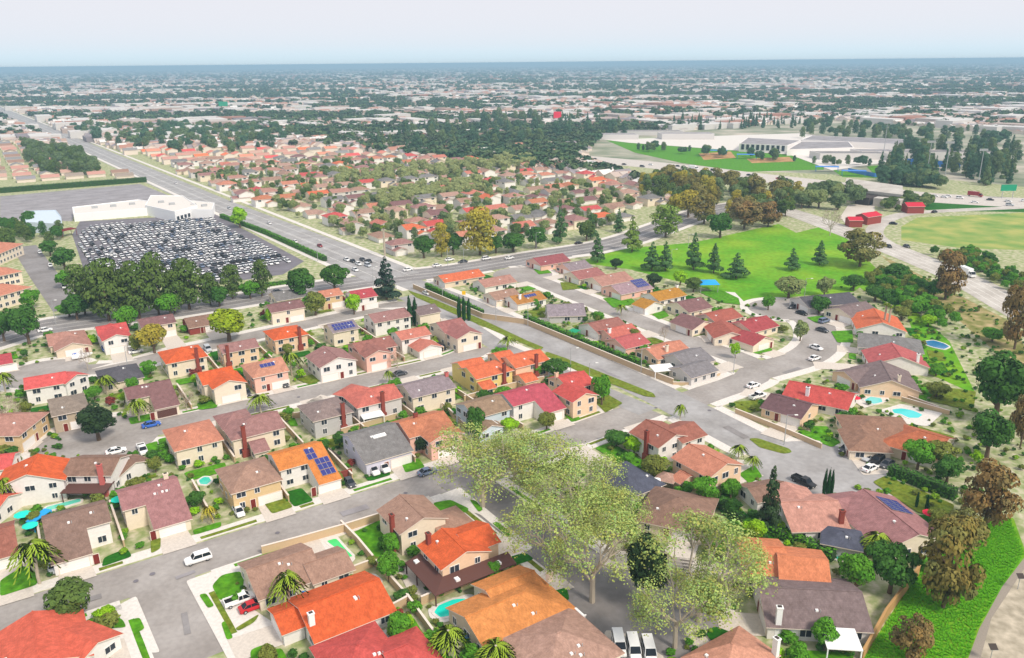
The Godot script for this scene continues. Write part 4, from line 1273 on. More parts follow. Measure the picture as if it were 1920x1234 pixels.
	if o.has("patio"):
		var q: Array = o["patio"]
		patio(h, Vector2(q[0], q[1]), Vector2(q[2], q[3]), q[4], q[5])
	if o.has("skirt"):
		var cs := Shape.new()
		var xx := l0 / 2 + 0.1
		cs.slab("darkbrown", "darkbrown", [Vector3(-xx, 3.3, w0 / 2 + 0.05), Vector3(xx, 3.3, w0 / 2 + 0.05), Vector3(xx + 3.0, 2.5, w0 / 2 + 3.2), Vector3(-xx, 2.5, w0 / 2 + 3.2)], 0.14)
		cs.slab("darkbrown", "darkbrown", [Vector3(xx, 3.3, w0 / 2 + 0.05), Vector3(xx, 3.3, -w0 / 2 - 4.0), Vector3(xx + 3.0, 2.5, -w0 / 2 - 4.0), Vector3(xx + 3.0, 2.5, w0 / 2 + 3.2)], 0.14)
		for q in [Vector3(-xx + 1.5, 2.85, w0 / 2 + 1.6), Vector3(xx + 1.6, 2.85, w0 * 0.3), Vector3(xx + 1.6, 2.85, -w0 / 2 - 1.0)]:
			cs.box("white", q - Vector3(0.5, 0.1, 0.4), q + Vector3(0.5, 0.28, 0.4))
		for q in [Vector3(-xx + 0.1, 0, w0 / 2 + 3.0), Vector3(0, 0, w0 / 2 + 3.0), Vector3(xx + 2.8, 0, w0 / 2 + 3.0), Vector3(xx + 2.8, 0, -w0 / 2), Vector3(xx + 2.8, 0, -w0 / 2 - 3.8)]:
			cs.box("darkbrown", q - Vector3(0.1, 0, 0.1), q + Vector3(0.1, 2.4, 0.1))
		part("lean_to", cs.done(M), h)
	if o.has("pergola"):
		var gs := Shape.new()
		var px := l0 * 0.22
		for i in 7:
			gs.box("white", Vector3(px + i * 0.8, 2.6, w0 / 2 - 0.2), Vector3(px + i * 0.8 + 0.4, 2.75, w0 / 2 + 2.2))
		gs.box("white", Vector3(px - 0.2, 2.4, w0 / 2 + 1.9), Vector3(px + 5.6, 2.6, w0 / 2 + 2.05))
		for i in 2:
			gs.box("white", Vector3(px + i * 5.2, 0, w0 / 2 + 1.9), Vector3(px + i * 5.2 + 0.16, 2.4, w0 / 2 + 2.05))
		part("pergola", gs.done(M), h)

func patio(h: Node3D, a: Vector2, b: Vector2, c: String, y: float):
	var s := Shape.new()
	var d := (b - a).normalized()
	var n := Vector2(-d.y, d.x) * 2.3
	var p := [a - n, b - n, b + n, a + n]
	var q := []
	for k in 4:
		q.append(Vector3(p[k].x, y - (0.35 if k > 1 else 0.0), p[k].y))
	s.slab(c, c, q, 0.16)
	for k in 4:
		var v: Vector2 = p[k].lerp((a + b) / 2, 0.06)
		s.box(c, Vector3(v.x - 0.09, 0, v.y - 0.09), Vector3(v.x + 0.09, q[k].y - 0.2, v.y + 0.09))
	part("patio_cover", s.done(M), h)

const ROOF_WORDS := {"coral2": "coral red", "orange2": "orange", "salmon2": "salmon", "salmontan": "salmon tan", "rosetan": "rosy tan", "mauvered": "mauve", "plum": "plum", "grey": "grey", "tan": "tan", "red": "red", "terracotta": "terracotta", "beige": "beige"}

func mid(x: float, z: float, dir: int, l: float, w: float, st: int, roof: String, wall: String, band: int, nth: int):
	var turn := deg_to_rad(33.0 if dir == 0 else -57.0)
	var label := "%s roofed tract house, %s such from left, %s row beyond cross street" % [ROOF_WORDS[roof], ordinal(nth), ordinal(band)]
	var h := root("house", label, "house", Vector3(x, 0, z), turn, "houses of the tract beyond the cross street")
	var walls := Shape.new()
	var roofs := Shape.new()
	var ends: String = ["gg", "hh", "gh"][rng.randi() % 3]
	var ev: float = 2.75 if st == 1 else 5.05
	volume(walls, roofs, Transform3D(), l, w, ev, ends, [], "wall_" + wall, "roof_" + roof)
	if rng.randf() < 0.7:
		var s := -1.0 if rng.randf() < 0.5 else 1.0
		volume(walls, roofs, Transform3D(Basis(Vector3.UP, PI / 2), Vector3(s * l * 0.22, 0, w * 0.35)), w * 1.1, 6.4, 2.76, "gg", [], "wall_" + wall, "roof_" + roof)
		part("garage_door", garage_mesh("garage", 4.6), h, Vector3(s * l * 0.22, 0, w * 0.9 + 0.01))
	part("wall", walls.done(M), h)
	part("roof", roofs.done(M), h)
	for k in st:
		for u in [-0.3, 0.3]:
			var ms := window_meshes(1.8, 1.3)
			var n: Vector3 = Basis(Vector3.UP, turn) * Vector3(0, 0, 1)
			var sg := 1.0 if n.z > 0 else -1.0
			if k == 1 or sg < 0:
				var fr := part("window", ms[0], h, Vector3(u * l, 1.5 + 2.6 * k, sg * (w / 2 + 0.01)), 0.0 if sg > 0 else PI)
				part("pane", ms[1], fr)

func garden_lawns():
	# front lawns beside the drives, then back lawns behind the houses
	var tones := ["b", "b", "o", "d"]
	for k in drives.size():
		var p: PackedVector2Array = drives[k]
		var n := (p[0] - p[3]).normalized()
		var d := (p[1] - p[0]).normalized()
		var deep := p[0].distance_to(p[1]) - 4.2
		if deep < 2.0:
			continue
		for sg in [1.0, -1.0]:
			var a: Vector2 = (p[0] if sg > 0 else p[3]) + n * sg * 0.9 + d * 0.6
			var q := [a, a + n * sg * 5.6, a + n * sg * 5.2 + d * deep, a + d * deep]
			if q.all(func(c): return open_ground(c, 2.0)) and open_ground((q[0] + q[2]) / 2.0, 3.0):
				lawn(drive_of[k], "in front of", q, tones[rng.randi() % 4], 0.19 + 0.001 * (k % 9))
				break
	for i in homes.size():
		var h: Array = homes[i]
		for s in 4:
			var ax: Vector2 = h[1]
			var az := ax.orthogonal()
			var dir: Vector2 = [az, -az, ax, -ax][s]
			var reach: float = (h[3] if s < 2 else h[2]) / 2.0 + 4.6
			var side := dir.orthogonal()
			var c: Vector2 = h[0] + dir * reach
			var q := [c + side * 4.6 - dir * 2.2, c + side * 4.0 + dir * 2.4, c - side * 4.2 + dir * 2.4, c - side * 4.6 - dir * 2.2]
			if q.all(func(b): return open_ground(b, 4.5)) and open_ground(c, 5.0):
				lawn(i, "beside", q, tones[rng.randi() % 4], 0.165 + 0.001 * (i % 12))
				break

func houses():
	house("coral red tiled house at the street corner beside a blue paved yard",-73.8,-102.2,-0.99,[[0,0,0,12.7,12.9,1,"gg"],[2.77,-5.64,0.56,7.2,7.9,1,"gg"]],"redorange","white",[1,3,0],{})
	house("long low house with plain brown roof between the street wall and a green pool",-41.6,-121.7,0.58,[[0,0,0,11.1,11.9,1,"gg"],[7.24,2.91,0,7.2,7.9,1,"gg"]],"tan","cream",[1,1,0],{"vents":3})
	house("low house with vivid orange roof and broad white stucco chimney",-28.9,-111.9,0.58,[[0,0,0,13.4,12.4,1,"gg"],[-8.56,-1.99,0,3.4,6.9,1,"gg"]],"orange","white",[1,3,0],{"ch":[["white",0.04,0.55,1.6]],"vents":2})
	house("faded red tiled house with white roof vents next to a pale patio slab",-23.7,-99.4,0.58,[[0,0,0,10.1,11.9,1,"hh"],[6.53,3.37,0,7.1,8.9,1,"gh"]],"red","beige",[1,0,0],{"vents":4})
	house("two storey cream house with tan roof and tall dark red chimney by a round lawn",-19.8,-136.2,-0.99,[[0,0,0,9.7,9.4,2,"gg"],[3.01,-6.41,1.57,7.2,7.9,1,"gh"]],"tan","cream",[1,1,0],{"ch":[["brick",0.72,1.06,0.4]]})
	house("two storey peach house with bright orange roof and brown skirt roof with three skylights",-10.8,-124.5,-0.99,[[0,0,0,8.3,9.4,2,"gg"],[-1.36,-4.83,1.57,5.9,7.9,2,"gg"]],"orange","peachwall",[1,2,0],{"ch":[["brick",0.12,0.75,0.3]],"skirt":1})
	house("wide low house with amber orange roof beside an oval turquoise pool",-0.5,-110.4,0.58,[[0,0,0,17,11.9,1,"gh"],[2.77,-4.58,0,9.2,8.9,1,"gg"]],"lightorange","beige",[1,2,0],{"ch":[["cream",1,-0.2,1]],"vents":2,"pergola":1})
	house("beige roofed house with two skylights beside the three white parked vans",6.8,-101.6,0.58,[[0,0,0,13.8,12.9,1,"hh"]],"beige","cream",[0,2,0.25],{"vents":4})
	house("peach hip roofed house with white end chimney by a stone garden path",32.6,-98.9,-0.99,[[0,0,0,7.2,11.9,1,"hh"]],"peach","cream",[0,3,0.25],{"ch":[["white",1,-0.95,0.8]]})
	house("long grey brown roofed house with white patio cover and white chimney",48.8,-111.5,-0.09,[[0,0,0,15.8,12.9,1,"gg"]],"mauvegrey","white",[0,3,0.25],{"ch":[["white",0.1,0.95,1]],"patio":[-0,8.8,5.3,8.9,"white",2.9]})
	house("long house with light orange roof behind the clipped hedge and big pale tree",44.7,-124.2,-0.13,[[0,0,0,7.6,11.9,1,"gg"],[6.45,2.91,-0.09,7.8,12.9,1,"gg"]],"peachorange","cream",[1,3,0],{})
	house("pink tiled house with a small grey roofed sunroom by the turning circle",58.5,-139.3,0.04,[[0,0,0,10.9,12.9,1,"gg"],[-1.07,-5.54,-1.52,6.7,8.9,1,"gg"]],"salmonpink","white",[1,3,0],{"ch":[["brick",0.9,0.8,0.9]]})
	house("small slate blue roofed sunroom with white framed windows by a hedge",61.8,-130.4,-0.39,[[0,0,0,6.5,6.4,1,"hh"]],"slate","greywall",[0,1,0.25],{})
	house("mauve roofed house with long dark solar heater next to a pink pool toy",72.7,-135.3,-1.37,[[0,0,0,16.2,13.9,1,"gg"],[-7.79,3.65,1.58,7.5,7.9,1,"gg"]],"mauvepink","cream",[1,1,0],{"solar":[[0.15,0.5,-0.85,-0.2]]})
	house("white gabled house with brown roof half hidden by the tall dark conifer",52.6,-147.9,0.29,[[0,0,0,7.9,6.9,1,"gg"]],"brown","white",[0,2,0.25],{})
	house("big brown hip roofed house half hidden by the large pale trees",32.9,-140.9,-0.43,[[0,0,0,12.8,13.9,1,"hh"]],"brown","cream",[0,0,0.25],{})
	house("dark slate roofed house with a white flat patio cover by a small gazebo",24.7,-153.4,0.58,[[0,0,0,9.4,11.9,1,"hh"]],"slate","greywall",[0,1,0.25],{"patio":[0.5,2.8,4.4,5.7,"white",2.8]})
	house("white two storey house with red brown roof and tall brick chimney above the cross roads",34.6,-170.2,-0.99,[[0,0,0,9.4,9.9,2,"gg"],[1.83,-4.86,1.57,7.4,8.4,2,"gg"]],"redbrown","white",[1,1,0],{"ch":[["brick",0.62,1.06,0.5]]})
	house("tall peach walled house with salmon roof above two curved lawns",42.4,-156.7,-0.99,[[0,0,0,10.6,9.9,2,"gg"],[-0.44,6.15,0,2.5,5,1,"gg"]],"salmontan","peachwall",[0,1,0.25],{})
	house("red brown roofed house cut by the left edge near the big palm",-98,-131.7,0.58,[[0,0,0,5.4,12.9,1,"gg"]],"redbrown","white",[0,0,0.25],{})
	house("long brown roofed house with white dormer wall behind the big feather palm",-84.8,-135.7,0.58,[[0,0,0,10.4,8.9,2,"gg",0,0.62,6]],"mauvebrown","white",[0,0,-0.19],{"vents":2})
	house("steep rose roofed house with white garage door and red front door",-74.9,-145.5,0.58,[[0,0,0,10.7,8.9,2,"gg",0.36,1,6.5]],"mauvepink","cream",[0,0,0.18],{"ch":[["cream",0.85,-0.25,0.7]],"vents":4})
	house("tan two storey house with brown hip roof and white garage door",-56.7,-152.7,0.58,[[0,0,0,9.9,11.9,2,"hh"]],"tan","tanwall",[0,0,0.25],{})
	house("white house with light orange roof carrying a large blue solar array",-48.3,-161.2,0.58,[[0,0,0,10.7,8.9,2,"gg",0.55,1,6.5]],"solarorange","white",[0,0,0.28],{"solar":[[0.6,0.84,0.2,1],[0.7,0.97,0.99,2.2]]})
	house("white house with large plain grey roof and two white cars on its drive",-33.1,-170.9,0.58,[[0,0,0,11.3,8.9,2,"gg",0,1,4.5]],"grey","lilacwall",[0,0,0.25],{"skylight":1})
	house("pink walled house with terracotta roof and window under the front gable",-22.1,-177.1,0.58,[[0,0,0,11.4,9.9,2,"gg"],[1.45,5.19,-1.57,9.4,8.4,2,"gg"]],"terracotta","pinkwall",[1,2,0],{"ch":[["brick",0.4,-0.2,0.8]]})
	house("pale blue walled house with taupe roof beside a parked camper",-7.7,-187.2,0.58,[[0,0,0,10,9.9,2,"gg"],[-2.91,6.1,-1.57,5.5,6.9,1,"gg"]],"taupe","bluewall",[0,0,0.25],{})
	house("white house with smooth crimson roof and small crimson porch",3,-194.6,0.58,[[0,0,0,12.5,8.9,2,"gg",0.5,1,5]],"crimson","white",[0,0,0.25],{})
	house("peach house with red roof and dark red garage door by the corner lawn",16.1,-204,0.58,[[0,0,0,8.2,9.9,2,"gg"],[-4.4,7.57,-1.57,8.4,7.9,2,"gg"]],"red","peachwall",[1,1,0],{"ch":[["peachwall",0.02,-0.3,0.8]],"gcol":"darkred"})
	house("cream two storey house with peach hip roof and long porch on the bend",-76,-172.3,0.58,[[0,0,0,10.1,12.9,2,"hh"]],"salmontan","cream",[0,1,0.25],{})
	house("cream two storey house with mauve roof and a small rear lean-to",-63.4,-177.3,0.58,[[0,0,0,12.1,10.9,2,"hg"],[-2.55,-6.05,0,7.3,8.9,2,"hh"],[-1.07,6.94,0,3.1,6.9,1,"gg"]],"mauvered","cream",[1,1,0],{"ch":[["brick",0.2,1.05,-0.6]]})
	house("grey walled two storey house with taupe hip roof and dark red chimney",-47.7,-186.7,0.58,[[0,0,0,9.8,10.9,2,"hh"]],"mauvegrey2","greywall",[0,1,0.25],{"ch":[["brick",0.75,1.05,-0.4]]})
	house("grey walled house with salmon roof and white patio awning",-37.1,-194.7,0.58,[[0,0,0,12.2,9.9,2,"hg"],[-2.32,-4.77,0.52,7.3,8.9,2,"hh"]],"salmon","lightgrey",[1,1,0],{"ch":[["brick",0.55,1.05,-0.2]],"patio":[-5.6,5.2,0,5.8,"white",2.8]})
	house("cream house with faded lilac roof beside the yellow walled house",-23.6,-200.9,0.58,[[0,0,0,12.6,9.9,2,"gg"]],"lilac","cream",[0,1,0.25],{"ch":[["pinkbrick",1,0.1,0.1]]})
	house("yellow walled two storey house with orange roof next to a bright pool cover",-7.6,-213.2,0.58,[[0,0,0,11.9,9.4,2,"gh"],[-2.11,-5.57,0,7.2,7.9,2,"gg"],[-3.67,5.03,0,3.6,5.9,1,"gg"]],"orange2","yellowwall",[1,1,0],{"ch":[["brick",0.75,1.05,-0.2]]})
	house("peach walled house with orange roof by the planted street median",3.2,-221.3,0.58,[[0,0,0,11.5,9.4,2,"gg"],[-4.15,-5.12,0,5.1,7.9,2,"gg"],[-4.53,7.85,0,3.9,5.9,1,"gg"]],"orange2","peachwall",[1,2,0],{"ch":[["brick",0.6,1.05,0.2]]})
	house("white two storey house with coral pink roof at the left loop road",-130.2,-207.6,0.5,[[0,0,0,9.6,8.9,2,"gg"],[6.06,0.85,-0.93,5.2,6.9,2,"gg"]],"coral","white",[0,1,0.25],{})
	house("broad taupe house with grey hip roof below the coral roofed house",-115.4,-191,0.58,[[0,0,0,7.9,11.9,2,"gh"]],"taupegrey","taupewall",[0,0,0.25],{})
	house("tan house with rosy roof and corner balcony at the left edge",-122.6,-179.4,0.02,[[0,0,0,9.4,12.9,2,"gh"]],"rosetan","tanwall",[0,2,0.25],{})
	house("charcoal hip roofed house behind a yellow green palm by a square lawn",-114.9,-218.1,0.58,[[0,0,0,10.4,12.9,1,"hh"]],"charcoal","cream",[0,1,0.25],{})
	house("cream house with plum brown roof, brown garage door and palms in front",-98.6,-200.4,0.58,[[0,0,0,10.9,8.9,2,"gg",0.45,1,5.5]],"plum","cream",[0,0,0.22],{"vents":2,"gcol":"darkbrown"})
	house("cream house with bright orange roof and small red porch roof",-83.7,-210,0.58,[[0,0,0,8.7,9.9,2,"gg"],[1.39,4.5,-1.57,10,8.4,2,"gg"]],"orange","cream",[1,2,0],{})
	house("pink walled house with peach hip roof and two lilac solar strips",-71.6,-216.1,0.58,[[0,0,0,9.6,11.9,2,"hg"]],"peach2","pinkwall",[0,0,0.25],{"solar":[[0.55,1,-0.75,-0.2],[0.3,0.75,0.25,0.6]]})
	house("white gabled house with mauve roof and red car on its drive",-54,-223.6,-0.99,[[0,0,0,11.4,10.9,2,"gg"]],"mauvered","white",[0,2,0.25],{})
	house("pink walled house with red brown roof and white garage door",-43.7,-234.9,0.58,[[0,0,0,12,9.4,2,"gg"],[-2.06,4.82,-1.57,9.3,7.9,2,"gg"]],"redbrown2","pinkwall",[1,2,0],{})
	house("white house with salmon roof and separate low garage gable",-32.9,-245.6,0.58,[[0,0,0,10.1,7.9,2,"gg"],[1.35,7.52,-1.57,7.2,7.9,1,"gg"]],"salmon2","white",[1,2,0],{})
	house("big cream house with rose brown roof and two dark cars on its drive",-21,-252.9,0.58,[[0,0,0,8.7,10.9,2,"gg"],[0.49,6.82,-1.57,11.9,8.9,2,"gg"]],"rosebrown","cream",[1,2,0],{})
	house("cream house with orange hip roof between the loop road and square lawn",-100.1,-228.3,0.58,[[0,0,0,11.1,11.9,2,"hh"]],"orange","cream",[0,1,0.25],{"ch":[["brick",0.75,1.05,-0.6]]})
	house("peach walled two storey house with plain mauve gable roof",-85.5,-234.8,0.58,[[0,0,0,10.6,7.9,2,"gg"]],"mauvered","peachwall",[0,1,0.25],{"ch":[["brick",0.1,1.1,0.2]]})
	house("peach walled house with orange hip roof and dark red chimney",-74,-247.9,0.58,[[0,0,0,10.6,10.9,2,"hh"]],"orange","peachwall",[0,1,0.25],{"ch":[["brick",0.75,1.05,-0.6]]})
	house("cream house whose grey roof is covered by a purple solar array",-57.1,-253.3,0.58,[[0,0,0,8.6,8.9,2,"gg"]],"lilac","cream",[0,1,0.25],{"solar":[[0.08,0.92,0.15,0.9]]})
	house("white gabled house with long mauve roof beside the pair of cypresses",-43.3,-264.9,0.58,[[0,0,0,13.3,9.4,2,"gg"]],"mauvered","white",[0,1,0.25],{})
	house("small grey mauve roofed house behind the pair of cypresses",-31.1,-271.2,0.58,[[0,0,0,7.9,8.9,2,"gg"]],"mauvegrey","cream",[0,2,0.25],{})
	house("brown mauve roofed house with a dark porch under the grey roofed house",-82.4,-277.3,0.58,[[0,0,0,11.8,8.9,2,"gg"]],"plum","cream",[0,0,0.25],{})
	house("grey roofed house with skylight right below the street trees",-87,-300.6,0.58,[[0,0,0,12.5,10.9,1,"gh"]],"grey","cream",[0,1,0.25],{})
	house("tan two storey house with salmon roof beside an olive tree",-69.8,-294.2,0.58,[[0,0,0,7.7,7.9,2,"gg"]],"salmontan","tanwall",[0,0,0.25],{})
	house("white house with crimson roof beside the dark cedar",-57.3,-292.5,0.58,[[0,0,0,8.6,9.9,2,"gg"]],"crimson2","white",[0,0,0.25],{})
	house("two storey cream house with plum roof behind the yellow green tree",-121.9,-261.2,0.58,[[0,0,0,10.5,8.9,2,"gg"]],"plum","cream",[0,0,0.25],{})
	house("white two storey house with red roof and blue car on its drive",-133.2,-252.8,0.58,[[0,0,0,8.6,8.9,2,"gg"],[0,4.69,-1.57,13.4,7.9,2,"gg"]],"coral2","white",[1,2,0],{})
	house("rambling low house with rosy tan roof near the left street trees",-147.6,-251.1,0.58,[[0,0,0,10.9,11.9,1,"gh"],[0.69,8.53,-1.57,7.8,9.9,1,"gg"]],"rosetan","beige",[1,2,0],{})
	house("white house with crimson roof at the far left beside a boat",-157.1,-230.8,0.58,[[0,0,0,5,8.9,1,"gg"]],"crimson2","white",[0,0,0.25],{})
	house("brown roofed house with dark red front wall beside the wide yellow bush",-109.3,-267.9,0.58,[[0,0,0,10.2,10.9,1,"gg"]],"brown","redwall",[0,0,0.25],{})
	house("orange roofed house with tall white end wall at the closed end of the bend",-103,-153.7,-1.28,[[0,0,0,9.1,12.9,2,"gg"]],"orange","white",[0,3,0.25],{})
	house("small red roofed white house cut by the left edge at the bend",-116.8,-164,0.28,[[0,0,0,5.3,7.9,1,"gg"]],"coral","white",[0,2,0.25],{})
	house("red orange roofed house at the left edge below the white end wall",-106.2,-145.4,-0.12,[[0,0,0,4.4,9.9,1,"gg"]],"redorange","white",[0,1,0.25],{})
	house("white two storey house with brown roof and a full width brown patio cover",-91.5,-157.6,0,[[0,0,0,10.1,8.9,2,"gg"],[4.55,-4.13,-0.54,5.7,7.9,1,"gg"]],"brown","white",[1,1,0],{"ch":[["pinkbrick",0.82,1.05,0.2]],"patio":[-4.3,5.7,5.2,5.9,"darkbrown",2.9]})
	house("long low house with orange roof at the corner of avenue and cross street",-22.2,-326.6,0.58,[[0,0,0,18.8,9.9,1,"gg"]],"orange2","beige",[0,3,0.25],{})
	house("rosy tan roofed house next to the long orange corner house",-7.1,-317.7,0.58,[[0,0,0,14.8,9.9,1,"gg"]],"rosetan","white",[0,2,0.25],{})
	house("light tan roofed house along the avenue wall",-3.9,-297.8,0.58,[[0,0,0,11.1,9.9,1,"gg"]],"tan","cream",[0,3,0.25],{})
	house("ochre roofed house with white chimney and grey solar strip by the avenue wall",4.9,-293,0.58,[[0,0,0,12.9,9.9,1,"gg"]],"ochre","white",[0,3,0.25],{"ch":[["white",0.2,0.5,0.8]],"solar":[[0.4,0.8,0.2,0.7]]})
	house("wide grey lilac roofed house behind the avenue hedge",19.2,-276.9,0.07,[[0,0,0,12.8,12.9,1,"gg"]],"lilacgrey","greywall",[0,3,0.25],{})
	house("white walled house with brown roof beside a small green sail",31,-258.4,0.58,[[0,0,0,12.4,10.9,1,"gg"]],"redbrown2","white",[0,3,0.25],{})
	house("salmon roofed house with white chimney behind the avenue hedge",35.2,-252.4,0.58,[[0,0,0,11.4,8.9,1,"gg"]],"salmon","pinkwall",[0,2,0.25],{"ch":[["white",0.05,0.4,0.8]]})
	house("pink walled house with rose roof facing the inner street",37,-242.6,0.58,[[0,0,0,9.9,9.9,1,"gg"]],"rose","pinkwall",[0,3,0.25],{})
	house("salmon tan roofed house just behind the grey corner house",46.9,-233.9,0.58,[[0,0,0,13.6,9.9,1,"gg"]],"salmontan","peachwall",[0,2,0.25],{"ch":[["cream",0.4,0.6,0.6]]})
	house("pale house with grey roofs and white patio cover at the avenue corner",52.8,-226.9,0.58,[[0,0,0,10.9,11.9,1,"gg"],[-5.17,7.81,0,10.4,8.9,1,"gg"]],"midgrey","lightgrey",[1,2,0],{"patio":[-14.7,0.6,-8.4,2.9,"white",2.8]})
	house("maroon pink roofed house at the park corner by the path",16.6,-353.8,0.58,[[0,0,0,16.1,11.9,1,"gg"]],"maroon","pinkwall",[0,3,0.25],{})
	house("lilac grey solar roofed house bordering the park lawn",27.5,-342.4,0.58,[[0,0,0,11.7,10.9,1,"gg"]],"lilac","pinkwall",[0,3,0.25],{})
	house("red brown roofed house bordering the park beside a round bush",30.7,-328.5,0.58,[[0,0,0,13.6,10.9,1,"gg"]],"rosebrown","cream",[0,3,0.25],{})
	house("tan brown roofed house with broad gable bordering the park",40,-319.4,0.58,[[0,0,0,16.6,11.9,1,"gg"]],"rosetan","cream",[0,3,0.25],{})
	house("pale mauve house with solar panels next to the dark park hedge",45.9,-306.6,0.58,[[0,0,0,16.3,11.9,1,"gg"]],"lilacpink","pinkwall",[0,3,0.25],{"solar":[[0.6,1,-0.1,0.7]]})
	house("golden ochre roofed white house by the lime bushes",58.4,-296,0.58,[[0,0,0,14,9.9,1,"gg"],[-13.43,5.92,-1.57,6.6,8.9,1,"gg"]],"gold","white",[1,0,0],{"ch":[["white",1,0,0.6]]})
	house("brown mauve roofed house beside the short curved park path",65,-281.4,0.58,[[0,0,0,11.6,11.9,1,"gg"],[-13.51,15.43,-1.57,10.3,10.9,1,"gg"]],"plum","cream",[1,0,0],{})
	house("rust red roofed house between brown mauve and maroon houses",72.8,-268.4,0.58,[[0,0,0,12.7,9.9,1,"gg"],[-10.94,13.37,-2.12,12.4,10.9,1,"gg"]],"rust","cream",[1,0,0],{})
	house("maroon red roofed house with yellow palms at the loop corner",81.9,-258.3,0.58,[[0,0,0,12.6,10.9,1,"gg"],[-11.34,9.95,-1.57,8.6,9.9,1,"gg"]],"maroonred","cream",[1,2,0],{"ch":[["cream",0.25,-0.2,0.8]]})
	house("dark grey roofed house at the end of the loop beside the park",116.6,-286.4,0.28,[[0,0,0,21.2,11.9,1,"gg"]],"charcoal","lightgrey",[0,3,0.25],{})
	house("grey brown roofed house just above the orange and white house",121.7,-273.5,0.55,[[0,0,0,14.4,11.9,1,"gg"]],"mauvegrey","cream",[0,3,0.25],{})
	house("orange roofed white house with low wide gable on the loop",124.6,-259.1,-1.82,[[0,0,0,16.1,14.8,1,"gg"]],"orange2","white",[0,0,0.25],{})
	house("wide grey roofed house beside the dark blue kidney pool",119.4,-238.4,-0.37,[[0,0,0,18,12.9,1,"gh"]],"grey","lightgrey",[0,3,0.25],{})
	house("rose red roofed house with twin gables on the loop",114.8,-224.5,-1.78,[[0,0,0,11.9,15.8,1,"gg"]],"rose","white",[0,0,0.25],{"ch":[["white",0.95,-0.6,0.8]]})
	house("mauve grey roofed house with peach front gables on the loop",104.6,-208.5,-1.81,[[0,0,0,15.1,14.8,1,"gg"],[-3.11,5.49,2.19,12.8,8.9,1,"gg"]],"mauvegrey","peachwall",[1,3,0],{"ch":[["cream",0.9,-0.3,0.6]]})
	house("long red roofed house with white pool terrace behind a dark brown roofed wing",82.6,-197.8,-0.6,[[0,0,0,16.3,11.9,1,"gg"]],"red","white",[0,3,0.25],{"ch":[["white",0.35,0.7,0.7]]})
	house("dark plum brown roofed house beside the parked white pickup",72.1,-190.6,-0.75,[[0,0,0,10.4,10.9,1,"gg"]],"plumdark","peachwall",[0,0,0.25],{})
	house("tan brown hip roofed house below the turquoise pool with pale terrace",88.7,-177.6,-0.14,[[0,0,0,15.3,12.9,1,"hh"],[-4.73,7.94,-1.58,10.5,8.9,1,"gh"]],"tanbrown","cream",[1,0,0],{})
	house("rust orange roofed house with many cars in front beside tall shrubs",95.4,-170.1,-0.77,[[0,0,0,11.9,13.9,1,"hg"]],"rustorange","beige",[0,0,0.25],{})
	garden_lawns()

func gable_mesh(st: int) -> Array:
	var a := Shape.new()
	var b := Shape.new()
	M["trim2"] = M["tinted"]
	volume(a, b, Transform3D(), 13.0, 10.0, 2.75 if st == 1 else 5.05, "gg", [], "trim", "tinted")
	return [a.done(M), b.done(M)]

